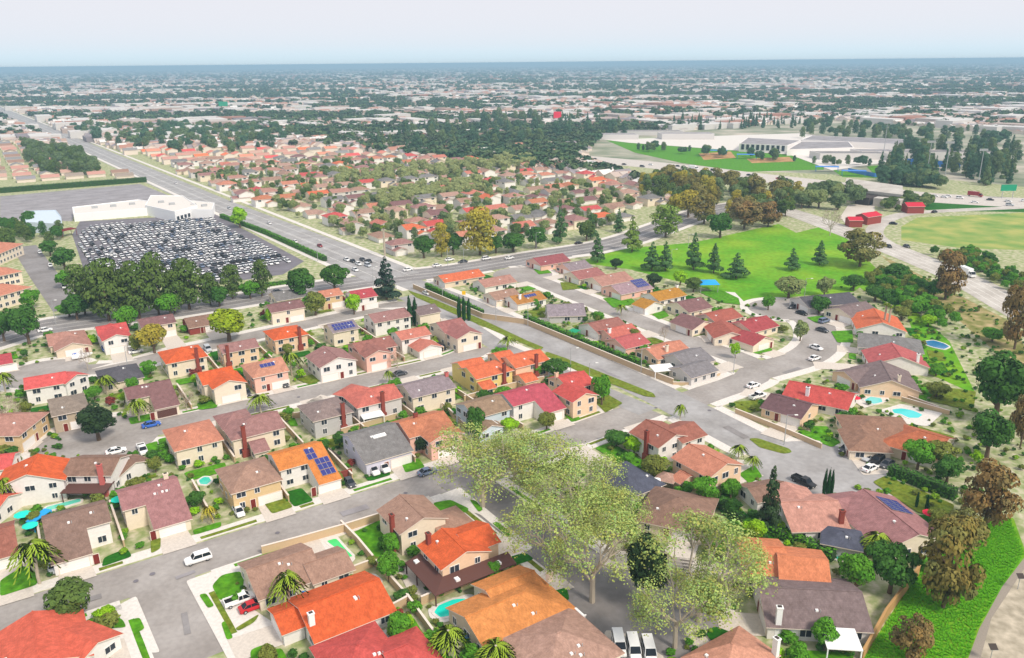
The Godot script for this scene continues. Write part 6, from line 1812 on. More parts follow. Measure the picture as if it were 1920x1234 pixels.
# every model is one unit high and about one unit wide
func tree_models():
	var r := RandomNumberGenerator.new()
	for v in 3:
		r.seed = 100 + v
		# round and oak crowns
		for kind in ["round", "oak", "shrub", "tall", "conf", "pine", "conifer", "euc"]:
			var list := []
			var s := Shape.new()
			var low: float = {"round": 0.1, "oak": 0.16, "shrub": 0.0, "tall": 0.16, "conf": 0.05, "pine": 0.1, "conifer": 0.08, "euc": 0.24}[kind]
			var nn: int = {"round": 3000, "oak": 3400, "shrub": 700, "tall": 2600, "conf": 1300, "pine": 1700, "conifer": 2200, "euc": 3200}[kind]
			var size: float = {"round": 0.04, "oak": 0.036, "shrub": 0.08, "tall": 0.034, "conf": 0.05, "pine": 0.036, "conifer": 0.032, "euc": 0.035}[kind]
			if kind in ["round", "oak", "shrub"]:
				list.append([Vector3(0, lerpf(low, 1.0, 0.48), 0), Vector3(0.36, (1.0 - low) * 0.38, 0.36)])
				for i in 22:
					var d := unit(r)
					d.y = d.y * 0.9 + 0.1
					var k := r.randf_range(0.24, 0.37)
					list.append([Vector3(d.x * k, lerpf(low, 1.0, 0.5) + d.y * (1.0 - low) * k, d.z * k), Vector3(1, 0.8, 1) * r.randf_range(0.08, 0.2)])
			elif kind == "tall":
				for i in 16:
					var u := (i + 0.5) / 16.0
					var rad := 0.34 * sin(PI * (0.12 + 0.8 * u)) * r.randf_range(0.75, 1.15)
					var a := i * 2.4
					list.append([Vector3(cos(a) * rad * 0.75, lerpf(low, 0.94, u), sin(a) * rad * 0.75), Vector3(0.24, 0.1, 0.24) * r.randf_range(0.75, 1.2)])
			elif kind == "euc":
				list.append([Vector3(0, 0.55, 0), Vector3(0.3, 0.36, 0.3)])
				for i in 26:
					var d := unit(r)
					list.append([Vector3(d.x * 0.36, 0.55 + d.y * 0.38, d.z * 0.36), Vector3(0.15, 0.1, 0.15) * r.randf_range(0.7, 1.3)])
			else:
				for i in 18:
					var u := (i + 0.5) / 18.0
					var rad := (0.44 if kind != "conifer" else 0.42) * pow(1.0 - u, 0.75) * r.randf_range(0.75, 1.15)
					var a := i * 2.4
					list.append([Vector3(cos(a) * rad * 0.62, lerpf(low, 0.97, u), sin(a) * rad * 0.62), Vector3(maxf(rad * 0.62, 0.05), 0.06, maxf(rad * 0.62, 0.05))])
			K[[kind, v]] = clumps(list, nn, size, 500 + v * 7 + kind.length() * 11, 0.35, 0.2 if kind == "euc" else 0.09)
			if kind == "shrub":
				K[[kind + " trunk", v]] = null
				continue
			s.tube("bark", Vector3(0, -0.02, 0), Vector3(0.01, lerpf(low, 1.0, 0.55), 0.01), 0.05 if kind in ["round", "oak"] else 0.035, 0.015, 7)
			for i in 5:
				var a := i * 1.3 + v
				s.tube("bark", Vector3(0.004, low + 0.05 + i * 0.05, 0.004), Vector3(cos(a) * 0.28, low + 0.26 + i * 0.07, sin(a) * 0.28), 0.018, 0.006, 5)
			K[[kind + " trunk", v]] = s.done(M)
		# open, newly leafing crowns on visible limbs
		for kind in ["willow", "bare"]:
			var s := Shape.new()
			var tips := []
			r.seed = 300 + v
			s.tube("palebark", Vector3(0, -0.02, 0), Vector3(0, 0.2, 0), 0.03, 0.024, 7)
			for i in 6:
				var a := i * 1.05 + v
				limbs(s, "palebark", Vector3(0, 0.14 + 0.02 * i, 0), Vector3(cos(a) * 0.75, 0.7 - 0.09 * (i % 3), sin(a) * 0.75).normalized(), 0.2, 0.013, 3 if kind == "willow" else 4, r, tips, 0.8)
			var hi := 0.0
			var wide := 0.0
			for q in tips:
				hi = maxf(hi, q.y)
				wide = maxf(wide, Vector2(q.x, q.z).length())
			var k := Vector3(0.48 / wide, 0.96 / hi, 0.48 / wide)
			var list := []
			for q in tips:
				list.append([q * k, Vector3(0.12, 0.08, 0.12) if kind == "willow" else Vector3(0.06, 0.05, 0.06)])
			K[[kind, v]] = clumps(list, 6300 if kind == "willow" else 900, 0.0105 if kind == "willow" else 0.012, 900 + v, 0.98, 0.24 if kind == "willow" else 0.08)
			K[[kind + " trunk", v]] = s.done(M)
			K[[kind + " scale", v]] = k
		# cypress columns
		var cl := []
		for i in 16:
			var u := (i + 0.5) / 16.0
			var rad := 0.46 * pow(sin(PI * clampf(0.16 + 0.84 * u, 0, 1)), 0.6)
			cl.append([Vector3(r.randf_range(-0.05, 0.05), u * 0.97, r.randf_range(-0.05, 0.05)), Vector3(maxf(rad, 0.08), 0.07, maxf(rad, 0.08))])
		K[["cypress", v]] = clumps(cl, 1100, 0.07, 700 + v)
		var ct := Shape.new()
		ct.tube("bark", Vector3(0, -0.01, 0), Vector3(0, 0.5, 0), 0.12, 0.05, 6)
		K[["cypress trunk", v]] = ct.done(M)
		# palms
		for kind in ["palm", "fanpalm"]:
			var t := SurfaceTool.new()
			t.begin(Mesh.PRIMITIVE_TRIANGLES)
			r.seed = 40 + v
			var top := 0.66 if kind == "palm" else 0.92
			for i in (26 if kind == "palm" else 24):
				var a := i * 2.39996
				var lift := r.randf_range(-0.25, 1.0)
				var dir := Vector3(cos(a), 0, sin(a))
				var prev := Vector3(0, top, 0)
				var tone := r.randf_range(0.95, 1.25)
				for q in range(1, 9):
					var u := q / 8.0
					var flat := u * 0.5 * (1.0 - 0.25 * lift)
					var p := Vector3(0, top, 0) + dir * flat + Vector3(0, lift * u * 0.42 - u * u * (0.36 + 0.2 * lift) , 0) * (1.0 if kind == "palm" else 0.2)
					var side := dir.cross(Vector3.UP)
					for sg in [-1.0, 1.0]:
						var wide := (0.12 if kind == "palm" else 0.3) * sin(PI * clampf(u * 0.85 + 0.12, 0, 1))
						var tip: Vector3 = p + side * sg * wide + dir * 0.05 - Vector3(0, wide * 0.5 * (1.0 if kind == "palm" else 0.1), 0)
						for w in [prev, p, tip]:
							t.set_color(Color(tone, tone, tone * 0.9))
							t.set_normal((Vector3.UP + dir * 0.4).normalized())
							t.add_vertex(w)
					prev = p
			K[[kind, v]] = t.commit()
			var s := Shape.new()
			var prev := Vector3(0, -0.02, 0)
			for q in range(1, 7):
				var p := Vector3(0.02 * sin(q * 0.5 + v), q / 6.0 * (top + 0.02), 0.0)
				s.tube("palebark", prev, p, 0.034 if kind == "palm" else 0.14, 0.03 if kind == "palm" else 0.13, 7)
				prev = p
			K[[kind + " trunk", v]] = s.done(M)
	var fl := []
	r.seed = 77
	for i in 5:
		var d := unit(r)
		fl.append([Vector3(d.x * 0.22, 0.5 + d.y * 0.25, d.z * 0.22), Vector3(0.3, 0.27, 0.3)])
	var ft := clumps(fl, 70, 0.17, 5)
	ft.surface_set_material(0, M["tinted"])
	K["far_tree"] = ft

const KIND_NAMES := {"round": ["tree", "tree"], "oak": ["oak_tree", "tree"], "shrub": ["shrub", "shrub"], "tall": ["tall_tree", "tree"], "conf": ["conifer", "tree"], "pine": ["pine_tree", "tree"], "conifer": ["cedar_tree", "tree"], "euc": ["eucalyptus_tree", "tree"], "willow": ["pale_tree", "tree"], "bare": ["bare_tree", "tree"], "cypress": ["cypress_tree", "cypress"], "palm": ["palm_tree", "palm tree"], "fanpalm": ["fan_palm_tree", "palm tree"]}

func tree(kind: String, tone: String, x: float, z: float, h: float, w: float, label: String, group := ""):
	var nm: Array = KIND_NAMES[kind]
	var v := rng.randi() % 3
	var o := root(nm[0], label, nm[1], Vector3(x, 0, z), rng.randf() * TAU, group)
	if kind == "shrub":
		o.queue_free()
		remove_child(o)
		var sh := single(nm[0] + "_bush", K[[kind, v]], label, nm[1], group)
		sh.position = Vector3(x, 0, z)
		sh.rotation.y = rng.randf() * TAU
		sh.scale = Vector3(w, h, w)
		sh.set_surface_override_material(0, M["leaf_" + tone])
		return
	o.scale = Vector3(w, h, w)
	var c := part("crown", K[[kind, v]], o)
	c.set_surface_override_material(0, M["leaf_" + tone])
	var t := part("trunk", K[[kind + " trunk", v]], o)
	if K.has([kind + " scale", v]):
		t.scale = K[[kind + " scale", v]]

func hedge(label: String, p: Array, w: float, h: float):
	var o := root("hedge", label, "hedge")
	var t := SurfaceTool.new()
	t.begin(Mesh.PRIMITIVE_TRIANGLES)
	var core := Shape.new()
	strip(core, "leaf_dk", offset_line(p, -w * 0.4), offset_line(p, w * 0.4), h * 0.9, h * 0.9)
	for i in p.size() - 1:
		var a: Vector2 = p[i]
		var b: Vector2 = p[i + 1]
		var n := (b - a).normalized().orthogonal()
		var count := int(a.distance_to(b) * (2.0 * h + w) * 7.0)
		for k in mini(count, 4000):
			var q := a.lerp(b, rng.randf())
			var s := rng.randf() * (2.0 * h + w)
			var pos := Vector3(q.x, 0, q.y)
			var nor := Vector3.UP
			if s < h:
				pos += Vector3(n.x, 0, n.y) * w / 2 + Vector3(0, s, 0)
				nor = Vector3(n.x, 0.3, n.y)
			elif s < 2 * h:
				pos += Vector3(-n.x, 0, -n.y) * w / 2 + Vector3(0, s - h, 0)
				nor = Vector3(-n.x, 0.3, -n.y)
			else:
				var u := s - 2 * h - w / 2
				pos += Vector3(n.x, 0, n.y) * u + Vector3(0, h, 0)
			var v := rng.randf_range(0.65, 1.15)
			leaf(t, pos, (nor + unit(rng) * 0.5).normalized(), rng.randf_range(0.16, 0.34), Color(v, v, v), rng)
	t.set_material(M["leaf_g"] if not "dark" in label else M["leaf_dg"])
	part("foliage", t.commit(), o)
	part("stem", core.done(M), o)

func block_wall(label: String, p: Array, h: float, m: String):
	var o := root("wood_fence" if m == "wood" else "block_wall", label, "fence" if m == "wood" else "wall")
	var s := Shape.new()
	strip(s, m, offset_line(p, -0.12), offset_line(p, 0.12), h, h)
	part("boards" if m == "wood" else "blocks", s.done(M), o)
	var c := Shape.new()
	strip(c, "trim" if m == "tan" else m, offset_line(p, -0.2), offset_line(p, 0.2), h + 0.08, 0.08)
	part("coping", c.done(M), o)

func plants():
	hedge("clipped green hedge along the avenue wall near the orange corner house",L([-35.1,-318.6,-10.7,-279.8]),1.6,2.2)
	hedge("clipped green hedge behind the grey lilac house",L([4.8,-272.3,21.1,-248.9]),2.0,2.8)
	hedge("long clipped hedge on the avenue wall below the white walled house",L([21.9,-247.8,38.6,-225.6]),1.8,2.6)
	hedge("long dark hedge between the dry lawn and the shrubs",L([83.9,-158.8,92.7,-147.8]),2.2,2.6)
	hedge("clipped hedge behind the light orange roof",L([49.8,-135.9,54.7,-131.8,59,-126.6]),2.0,2.0)
	hedge("dark hedge between the brown hip roof and the lawn",L([43,-145.5,45.6,-138.9]),1.6,2.2)
	hedge("low hedge along the car lot street edge",L([-124,-312.1,-94.6,-327.5]),1.2,1.6)
	hedge("green hedge strip along the arterial beside the car lot",L([-176.2,-483.7,-133.4,-430.9,-87.5,-367.4]),2.2,2.4)
	hedge("dark hedge along the far edge of the empty lot",L([-376.4,-592.2,-290.9,-644.8]),4,4)
	hedge("dense hedge beside the white end wall",L([-103.9,-149.7,-101.2,-158.7]),3,3)
	hedge("low hedge left of the aqua lap pool",L([-106.2,-144,-105,-148.6]),2.5,3)
	block_wall("tan block wall along the avenue",L([-40.5,-318,-10.6,-276.6,4.7,-269.2,21.7,-245.2,38,-222.1,45.9,-212]),1.9,"tan")
	block_wall("low tan wall below the corner garden",L([45.9,-212,51.7,-211.8,61.1,-219]),0.9,"tan")
	block_wall("tan wall beside the avenue from the corner lawn",L([58.4,-192.2,67.4,-180.3,73.4,-171.5]),1.4,"tan")
	block_wall("tan wall along the main street beside the flat brown house",L([-47.7,-130.3,-41.6,-133.4,-33.7,-137.7,-26.9,-141.9]),1.8,"tan")
	block_wall("tan wall between the green pool and the green yard",L([-34.5,-139.3,-30,-133.2,-26.2,-127.3]),1.7,"tan")
	block_wall("tan wall between the flat brown and vivid orange houses",L([-42.4,-114.9,-34.5,-120.4,-26,-126.3]),1.6,"tan")
	block_wall("tan wall behind the vivid orange house",L([-26.2,-127.3,-18.3,-115.7,-12.9,-106.3]),1.6,"tan")
	block_wall("tan wall between the vivid orange and red houses",L([-30.9,-104.3,-25,-109.2,-18.3,-115.4]),1.6,"tan")
	block_wall("tan wall between the lean-to and the oval pool",L([-16,-115,-9.8,-119.3,-1.9,-125.9]),1.7,"tan")
	block_wall("wooden fence crest along the green slope",L([53.4,-100.6,61.4,-110.4,72.6,-122.2]),2.0,"wood")
	block_wall("tan wall behind the mauve and salmon houses",L([-57.8,-191.5,-44.3,-195.6,-29.8,-204.9]),1.6,"tan")
	block_wall("grey wall right of the grey roofed house",L([-46.8,-175,-39.9,-166.2]),1.6,"dark")
	block_wall("brick red gate beside the solar house",L([-39.2,-158.7,-36.3,-160.6]),1.7,"brick")
	block_wall("tan wall behind the grey roofed house",L([-43,-181.7,-30.2,-190.9]),1.6,"tan")
	block_wall("tan wall behind the terracotta roof",L([-18.8,-197.4,-12.1,-184.1]),1.6,"tan")
	block_wall("tan wall between the crimson and yellow walled houses",L([-13.3,-201.9,-0.2,-210.7,9.2,-215.7]),1.6,"tan")
	block_wall("tan wall behind the freeform pool terrace",L([105.3,-199.2,113.5,-190]),1.2,"tan")
	block_wall("brown wall below the hillside",L([100.7,-219.7,106.5,-201.7,112.1,-192.7]),1.2,"tan")
	side_wall(19,20,L([-96.3,-141.3,-86.5,-126.2]))
	side_wall(20,21,L([-84.8,-148.2,-75,-133.1]))
	side_wall(21,22,L([-70.7,-156.7,-60.9,-141.6]))
	side_wall(22,23,L([-57.4,-164.5,-47.6,-149.4]))
	side_wall(23,24,L([-45.6,-173.6,-35.8,-158.5]))
	side_wall(24,25,L([-32.5,-181.5,-22.7,-166.4]))
	side_wall(25,26,L([-19.8,-189.7,-10,-174.6]))
	side_wall(26,27,L([-7.2,-198.4,2.6,-183.3]))
	side_wall(27,28,L([4.7,-206.8,14.5,-191.7]))
	side_wall(29,30,L([-74.6,-182.3,-64.8,-167.2]))
	side_wall(30,31,L([-60.5,-189.5,-50.6,-174.4]))
	side_wall(31,32,L([-47.3,-198.3,-37.5,-183.2]))
	side_wall(32,33,L([-35.2,-205.4,-25.4,-190.3]))
	side_wall(33,34,L([-20.5,-214.6,-10.7,-199.5]))
	side_wall(34,35,L([-7.1,-224.8,2.7,-209.7]))
	side_wall(40,41,L([-96.1,-212.7,-86.3,-197.6]))
	side_wall(44,45,L([-43.2,-247.8,-33.4,-232.7]))
	side_wall(45,46,L([-31.9,-256.8,-22,-241.7]))
	side_wall(47,48,L([-97.7,-239.1,-87.9,-224]))
	side_wall(48,49,L([-84.7,-248.9,-74.9,-233.8]))
	side_wall(49,50,L([-70.5,-258.2,-60.6,-243.1]))
	side_wall(50,51,L([-55.1,-266.7,-45.3,-251.6]))
	side_wall(73,74,L([37,-245.8,46.8,-230.7]))
	side_wall(74,75,L([44.9,-237.9,54.7,-222.8]))
	side_wall(76,77,L([17.1,-355.6,26.9,-340.5]))
	side_wall(77,78,L([24.2,-343,34,-327.9]))
	side_wall(78,79,L([30.5,-331.5,40.3,-316.4]))
	side_wall(79,80,L([38.1,-320.5,47.9,-305.4]))
	side_wall(80,81,L([47.2,-308.8,57,-293.7]))
	side_wall(81,82,L([56.8,-296.3,66.6,-281.2]))
	side_wall(82,83,L([64,-282.5,73.8,-267.4]))
	side_wall(83,84,L([72.4,-270.9,82.2,-255.8]))
	tree("willow","w",-6.5,-146.8,16.6,21.9,"leafing pale tree at the street corner")
	tree("willow","w",5.4,-151,14.5,23.1,"broad pale tree shading the crossing")
	tree("willow","w",11.9,-139.4,15.4,20.5,"tall pale tree over the slate house")
	tree("willow","w",18.4,-127.6,16.2,15.6,"pale tree before the brown hip roof")
	tree("willow","w",7.3,-123.6,16.4,19,"pale tree over the shaded street")
	tree("willow","w",13.3,-115.3,18.7,18.8,"tall pale tree by the closed bulb")
	tree("willow","w",30.4,-110.2,18.2,22.4,"widest pale tree beside the grey brown house")
	tree("willow","w",25.2,-103.9,13.8,15.7,"nearest pale tree by the vans court")
	tree("willow","w",0.3,-158,12.4,17.6,"small pale tree nearest the main street")
	tree("willow","w",36.1,-113.5,12.6,12.5,"pale tree against the grey brown roof")
	tree("oak","dk",22.7,-114.4,13.6,8.9,"dark evergreen tree among the pale trees")
	tree("pine","dkp",50.1,-136.9,14.1,6.4,"tall dark conifer beside the white gable")
	tree("round","g",40,-147.1,6.9,6.1,"round bright tree by the peach house")
	tree("round","ol",31,-157.4,6.6,6.5,"olive green tree below the brick chimney")
	tree("round","lm",28.7,-170.2,4.9,5.7,"lime green bush tree beside the white house")
	tree("round","dg",24.8,-173.6,4.5,7,"dark green tree group by the street corner")
	tree("round","dg",-9.3,-175.1,10.6,5.4,"tall green tree beside the camper")
	tree("round","dk",-20.9,-170.6,5.3,4.5,"dark bushy tree before the pink house")
	tree("round","g",24,-198.2,9,6,"green tree beside the red roofed house")
	tree("round","dg",12.4,-218.5,6.4,8.6,"dense green tree behind the peach house")
	tree("round","g",7,-219.9,4.7,6.3,"green bush tree by the median")
	tree("round","lm",-0.9,-181.7,4.4,5.3,"lime tree before the crimson house")
	tree("round","ol",8.5,-183.3,5.3,5.4,"dark olive bush tree by the crimson garage")
	tree("oak","dk",-102.6,-179.7,9.8,11,"dark oak at the loop bend")
	tree("round","yl",-94.9,-253.8,12.7,15.6,"wide yellow green bush tree")
	tree("round","yo",-115.4,-242.9,11.2,9.9,"yellow olive tree by the loop street")
	tree("round","ol",-121.5,-243.1,6.4,5.1,"small olive tree beside the red roofed white house")
	tree("round","ol",-72.3,-281.7,9.4,9.8,"dark olive tree beside the tan house")
	tree("round","lm",-58.3,-282.6,8.6,6.3,"light green tree before the crimson roof")
	tree("round","lm",-86.5,-273.2,6.4,5,"lime bush tree by the solar house")
	tree("bare","br",-129.4,-227.7,7.8,4.9,"bare reddish tree by the rosy tan house")
	tree("bare","br",-127.7,-185,11.7,8.1,"bare grey tree left of the taupe house")
	tree("bare","br",-87.6,-197.3,6.2,6.4,"bare purple grey tree by the plum house")
	tree("bare","br",-35,-227.5,6,6.8,"bare tree before the salmon roofed house")
	tree("bare","br",50.3,-249.7,5.9,4.6,"bare tree on the inner street")
	tree("bare","br",-62.8,-221.7,5.1,5.4,"bare tree before the mauve roof")
	tree("conifer","dkb",-49.1,-301.9,17.2,13.7,"big dark cedar at the crossing")
	tree("round","dg",-82.7,-302.3,14.6,12.9,"dense green street tree left of the lamp")
	tree("round","dg",-72.2,-315,12.5,12.1,"dense green street tree above the crossing")
	tree("round","lm",-154.4,-451.2,12.2,10.9,"round lime green tree by the arterial")
	tree("tall","og",-159.4,-285.8,18.8,12.2,"tall dark tree at the left end of the lot row")
	tree("tall","og",-146.5,-277.6,22.3,16.1,"tallest dark tree of the lot row")
	tree("tall","og",-136.4,-279.8,21.6,14.3,"dark tree in the middle of the lot row")
	tree("tall","og",-131.5,-284.9,22.8,12.2,"tall narrow tree of the lot row")
	tree("tall","og",-122.6,-291.4,19.7,15.7,"broad dark tree of the lot row")
	tree("tall","og",-156,-289,14.5,10,"low dense tree behind the left lot trees")
	tree("tall","og",-144.2,-285.3,17.4,10.8,"mid height dark tree between the tallest lot trees")
	tree("tall","og",-126,-286,16.4,10.9,"dark tree left of the broad lot tree")
	tree("tall","og",-116.5,-296.8,12.7,9,"narrow dark tree right of the broad lot tree")
	tree("round","dg",-159,-279.2,10.1,9.7,"round green tree at the left end of the lot row")
	tree("round","dg",-112.2,-294.5,8.5,8.2,"low round tree by the lot hedge")
	tree("tall","og",-110.8,-305.5,13.5,9.7,"smaller dark tree of the lot row")
	tree("tall","og",-99.8,-308.1,14.9,9.3,"dark tree nearest the lot corner")
	tree("round","g",-133.7,-265,10.7,8.5,"bright green tree below the lot row")
	tree("round","g",-126.5,-283.4,10.3,9.8,"green tree between the dark lot trees")
	tree("round","g",-103.6,-305.2,7.9,8.4,"small bright tree behind the lot hedge")
	tree("round","dg",-161.6,-253,14,11.7,"broad green tree at the left street corner")
	tree("round","dg",-171.8,-256,11.3,9.3,"green tree at the left edge")
	tree("round","g",-164,-283.3,5.4,8.7,"low round tree beside the access road")
	tree("round","dg",-225.8,-384,8.5,9.4,"dark round tree beside the white shed")
	tree("round","dg",-204.2,-356.5,10.4,12.1,"dark round tree by the access road")
	tree("round","g",-186.4,-323.9,8.3,8.9,"green tree by the carports")
	tree("round","g",-183.6,-293.3,8.5,8.1,"green tree by the peach apartments")
	tree("round","og",-254.3,-396.9,12.3,10.7,"olive tree behind the apartments")
	tree("cypress","cy",-35.8,-267.4,11.7,2.1,"left cypress of the avenue pair")
	tree("cypress","cy",-34.1,-268.6,10.6,2.1,"right cypress of the avenue pair")
	tree("cypress","cy",-19,-274.9,9.2,1.7,"leftmost cypress of the trio by the median")
	tree("cypress","cy",-17.2,-273.6,9.4,1.7,"middle cypress of the trio by the median")
	tree("cypress","cy",-15.5,-274.2,8.4,1.7,"rightmost cypress of the trio by the median")
	tree("cypress","cy",65.3,-148.6,7.3,0.9,"left cypress at the turning circle")
	tree("cypress","cy",66,-148.3,7.5,0.9,"middle cypress at the turning circle")
	tree("cypress","cy",66.8,-148.5,7.1,0.9,"right cypress at the turning circle")
	tree("cypress","cy",83.1,-144.8,3.7,0.7,"left thin cypress on the dry lawn")
	tree("cypress","cy",84.7,-143.8,3.7,0.7,"right thin cypress on the dry lawn")
	tree("pine","pk",39.7,-360.2,13.7,9.6,"pine by the park path")
	tree("pine","po",58.8,-381.4,17.8,12.1,"yellow green pine on the park edge")
	tree("pine","pk",62,-343.4,13,11,"left pine of the park pair")
	tree("pine","pk",67.9,-343.2,13.4,9.1,"right pine of the park pair")
	tree("pine","pk",80.7,-344.6,16.8,9.8,"tall dark pine in the park middle")
	tree("pine","pk",88.2,-338.7,13.3,9,"pine above the blue shelter")
	tree("pine","pk",95.5,-329.3,11.1,12.3,"broad pine right of the blue shelter")
	tree("pine","pk",123.5,-342,10.1,8.5,"small pine on the right park lawn")
	tree("pine","pk",138.9,-351.2,11.3,9.3,"small pine near the brown eucalyptus")
	tree("tall","po",81.2,-414.2,16.9,18.4,"big loose tree at the park top")
	tree("round","dg",109.2,-411.5,13.5,15.5,"round deep green tree at the park top")
	tree("round","wo",107.4,-298.1,9.8,12.8,"loose grey green tree by the park lot")
	tree("round","wo",122.2,-300.6,8.6,7.5,"grey green bush tree at the park corner")
	tree("round","dk",58.2,-317,6.3,7.4,"dark bush tree behind the pale mauve house")
	tree("round","lm",69.6,-319.1,6.8,6.6,"lime tree beside the golden house")
	tree("round","og",72.8,-308.5,6.6,7.7,"olive tree beside the golden house")
	tree("round","dk",46.6,-346.9,5.4,6.6,"round dark bush at the park edge")
	tree("tall","yo",-15.1,-377.6,22.7,19.9,"tall yellow eucalyptus on the cross street")
	tree("tall","yo",-33.3,-373.9,16.5,9.6,"thin yellow eucalyptus on the cross street")
	tree("round","dg",-41.6,-372,12.3,11.1,"dark round tree left of the eucalyptus")
	tree("round","dg",-28,-378.1,12,10.3,"dark round tree behind the eucalyptus")
	tree("pine","pk",25,-402.2,20.2,10.6,"tall pine on the cross street")
	tree("round","dg",0.9,-383.8,10.6,15.6,"broad dark tree on the cross street")
	tree("round","dg",12.3,-390.4,11.3,12.2,"dark tree beside the tall pine")
	tree("round","og",39,-406.8,11.1,11,"olive tree near the park entrance")
	tree("pine","pk",41.7,-411.9,14,8.7,"narrow pine near the park entrance")
	tree("pine","pk",58.3,-427.7,13.3,8.2,"narrow pine behind the park entrance")
	tree("round","dg",-7.4,-380.7,8.9,10.3,"low dark tree right of the eucalyptus")
	tree("euc","eu",155.7,-347.6,16.9,19.9,"spreading brown olive eucalyptus by the ramp")
	tree("euc","eb",166.5,-294.7,19.2,13,"brown eucalyptus in front of the ramp")
	tree("euc","eb",159.7,-238.9,22.8,10.7,"tall brown eucalyptus at the right edge")
	tree("bare","br",167.7,-414.3,15.5,11.7,"bare brown tree at the park corner")
	tree("euc","eb",127.8,-433.2,17.5,19.2,"brown eucalyptus group behind the park")
	tree("euc","eu",109.5,-449.4,16.9,18.1,"olive brown tree behind the park")
	tree("round","yo",104.7,-469.3,18.8,17.6,"yellow tree behind the park")
	tree("euc","eb",143,-440,13.7,14.8,"brown tree by the ramp start")
	tree("oak","dg",123,-185.9,19.5,16.8,"large dark green tree on the hillside")
	tree("oak","dg",109.9,-166.4,12.2,11,"dark green tree below the hillside")
	tree("euc","eb",120.4,-171,15.1,6.3,"brown tree at the right edge")
	tree("round","dg",159.3,-320.1,8.2,12.3,"dense shrub tree by the ramp slope")
	tree("round","dg",138.9,-293.4,7.2,10.2,"dark shrub tree above the grey brown house")
	tree("round","g",148.4,-279.3,6.1,9.7,"green shrub tree on the slope")
	tree("round","ol",138.3,-270.1,5.5,8.3,"olive shrub tree behind the orange white house")
	tree("round","dg",162.8,-296.3,7.7,9.4,"green shrub tree below the brown eucalyptus")
	tree("round","lm",144,-262.6,4.6,6.3,"lime shrub tree on the slope")
	tree("round","dg",112,-278.5,6.9,8.9,"round green tree on the loop corner")
	tree("round","dg",136.9,-308.6,7.5,9.4,"dark green tree at the park end")
	tree("round","g",157,-246.6,4.8,7.7,"green shrub tree on the dirt hillside")
	tree("round","g",123.7,-217,4.3,5.3,"round green tree by the kidney pool wall")
	tree("round","ol",115.9,-201.5,4.7,7.3,"olive spreading tree on the hillside lawn")
	tree("euc","eb",92.8,-137.1,14.1,10.4,"big brown eucalyptus above the green slope")
	tree("euc","eu",84,-129.1,8.6,7.9,"brown olive eucalyptus behind the green slope")
	tree("euc","eu",72.3,-113,16.5,10.4,"large olive brown eucalyptus on the green slope")
	tree("euc","eb",60.4,-100.5,8.4,6,"nearest brown tree on the green slope")
	tree("round","dg",65.1,-117.1,10.7,8.8,"large round green tree by the slope fence")
	tree("round","g",59.1,-117.2,8.6,6.8,"bright green tree beside the orange roof")
	tree("round","ol",97.2,-162.2,6.7,7.2,"olive tree beside the rust orange house")
	tree("round","g",91.2,-161.1,8,7.2,"green tree before the rust orange house")
	tree("round","dg",94.7,-155,6.5,7,"dark green tree at the hedge end")
	tree("round","g",24.9,-201.1,7.2,4.1,"lollipop street tree by the red corner house")
	tree("round","lm",69.3,-233.1,5.3,4,"lollipop tree at the inner street corner")
	tree("round","g",94.9,-283,6.2,5.5,"lollipop tree at the loop end")
	tree("round","wo",94.8,-248.4,7.4,5.9,"loose grey tree on the loop corner")
	tree("palm","pm",-66.9,-195.1,7.4,7.1,"feather palm on the middle street")
	tree("palm","pm",-85.1,-121.9,12.1,9,"big feather palm at the lower left")
	tree("palm","pm",-37.9,-113.2,11,6.8,"leaning feather palm beside the vivid orange roof")
	tree("palm","pm",-97.4,-190.7,8.7,7.2,"palm cluster before the plum house")
	tree("palm","pm",43.2,-188.6,5.7,3.8,"small palm on the avenue")
	tree("palm","pm",52.3,-166.5,5.2,4.7,"feather palm left of the peach house lawn")
	tree("palm","pm",54,-161.3,4.8,4.3,"feather palm right of the peach house lawn")
	tree("palm","pm",65.9,-260.3,6.1,4.7,"palm in the park row")
	tree("palm","pm",39.9,-278.2,5.7,5,"palm on the inner street")
	tree("palm","pm",-35.7,-214.8,5.6,3.7,"small palm on the middle street")
	tree("palm","pm",-114.6,-208.8,7.8,6.9,"yellow green palm by the charcoal roof")
	tree("palm","pm",-10.2,-101.4,8.4,7,"feather palm below the amber house")
	tree("palm","pm",-2.9,-99,7.3,6.9,"fan of palm leaves at the bottom edge")
	tree("palm","pm",-1.4,-243.3,5.8,6.2,"palm on the frontage road")
	tree("palm","pm",-106.6,-148.6,9.1,5.1,"dark palm at the left edge")
	tree("palm","pm",67.1,-127.6,7.1,6.5,"palm clump beside the mauve house")
	tree("palm","py",-61.1,-140.7,6.1,3.6,"small yellow palm on the pink drive")
	tree("palm","pm",-65.6,-221.8,10.4,7.3,"bushy palm by the peach solar roof")
	tree("palm","pm",-144.8,-211.5,8.2,6.7,"palm at the left loop")
	tree("palm","pm",-103,-224.9,5.1,4.2,"small palm before the orange hip roof")
	tree("palm","pm",-25.6,-249.2,3.7,3.2,"tiny palm by the low garage")
	tree("palm","pm",74.5,-193.6,4.6,3.7,"small palm by the dark brown house")
	tree("fanpalm","pm",-86.2,-443.4,12,4.2,"slim tall palm left of the coral roofs")
	tree("fanpalm","pm",-60.9,-377.2,16.1,3.6,"slim tall palm by the big crossing")
	tree("fanpalm","pm",125.3,-255.7,11.6,2.5,"left tall thin palm at the orange white house")
	tree("fanpalm","pm",126,-254,11.2,2.5,"right tall thin palm at the orange white house")
	tree("round","og",-73.9,-112.3,7.6,8.2,"young olive street tree by the main street")
	tree("round","g",-22.4,-121.7,6.4,5.1,"round bright tree behind the green yard")
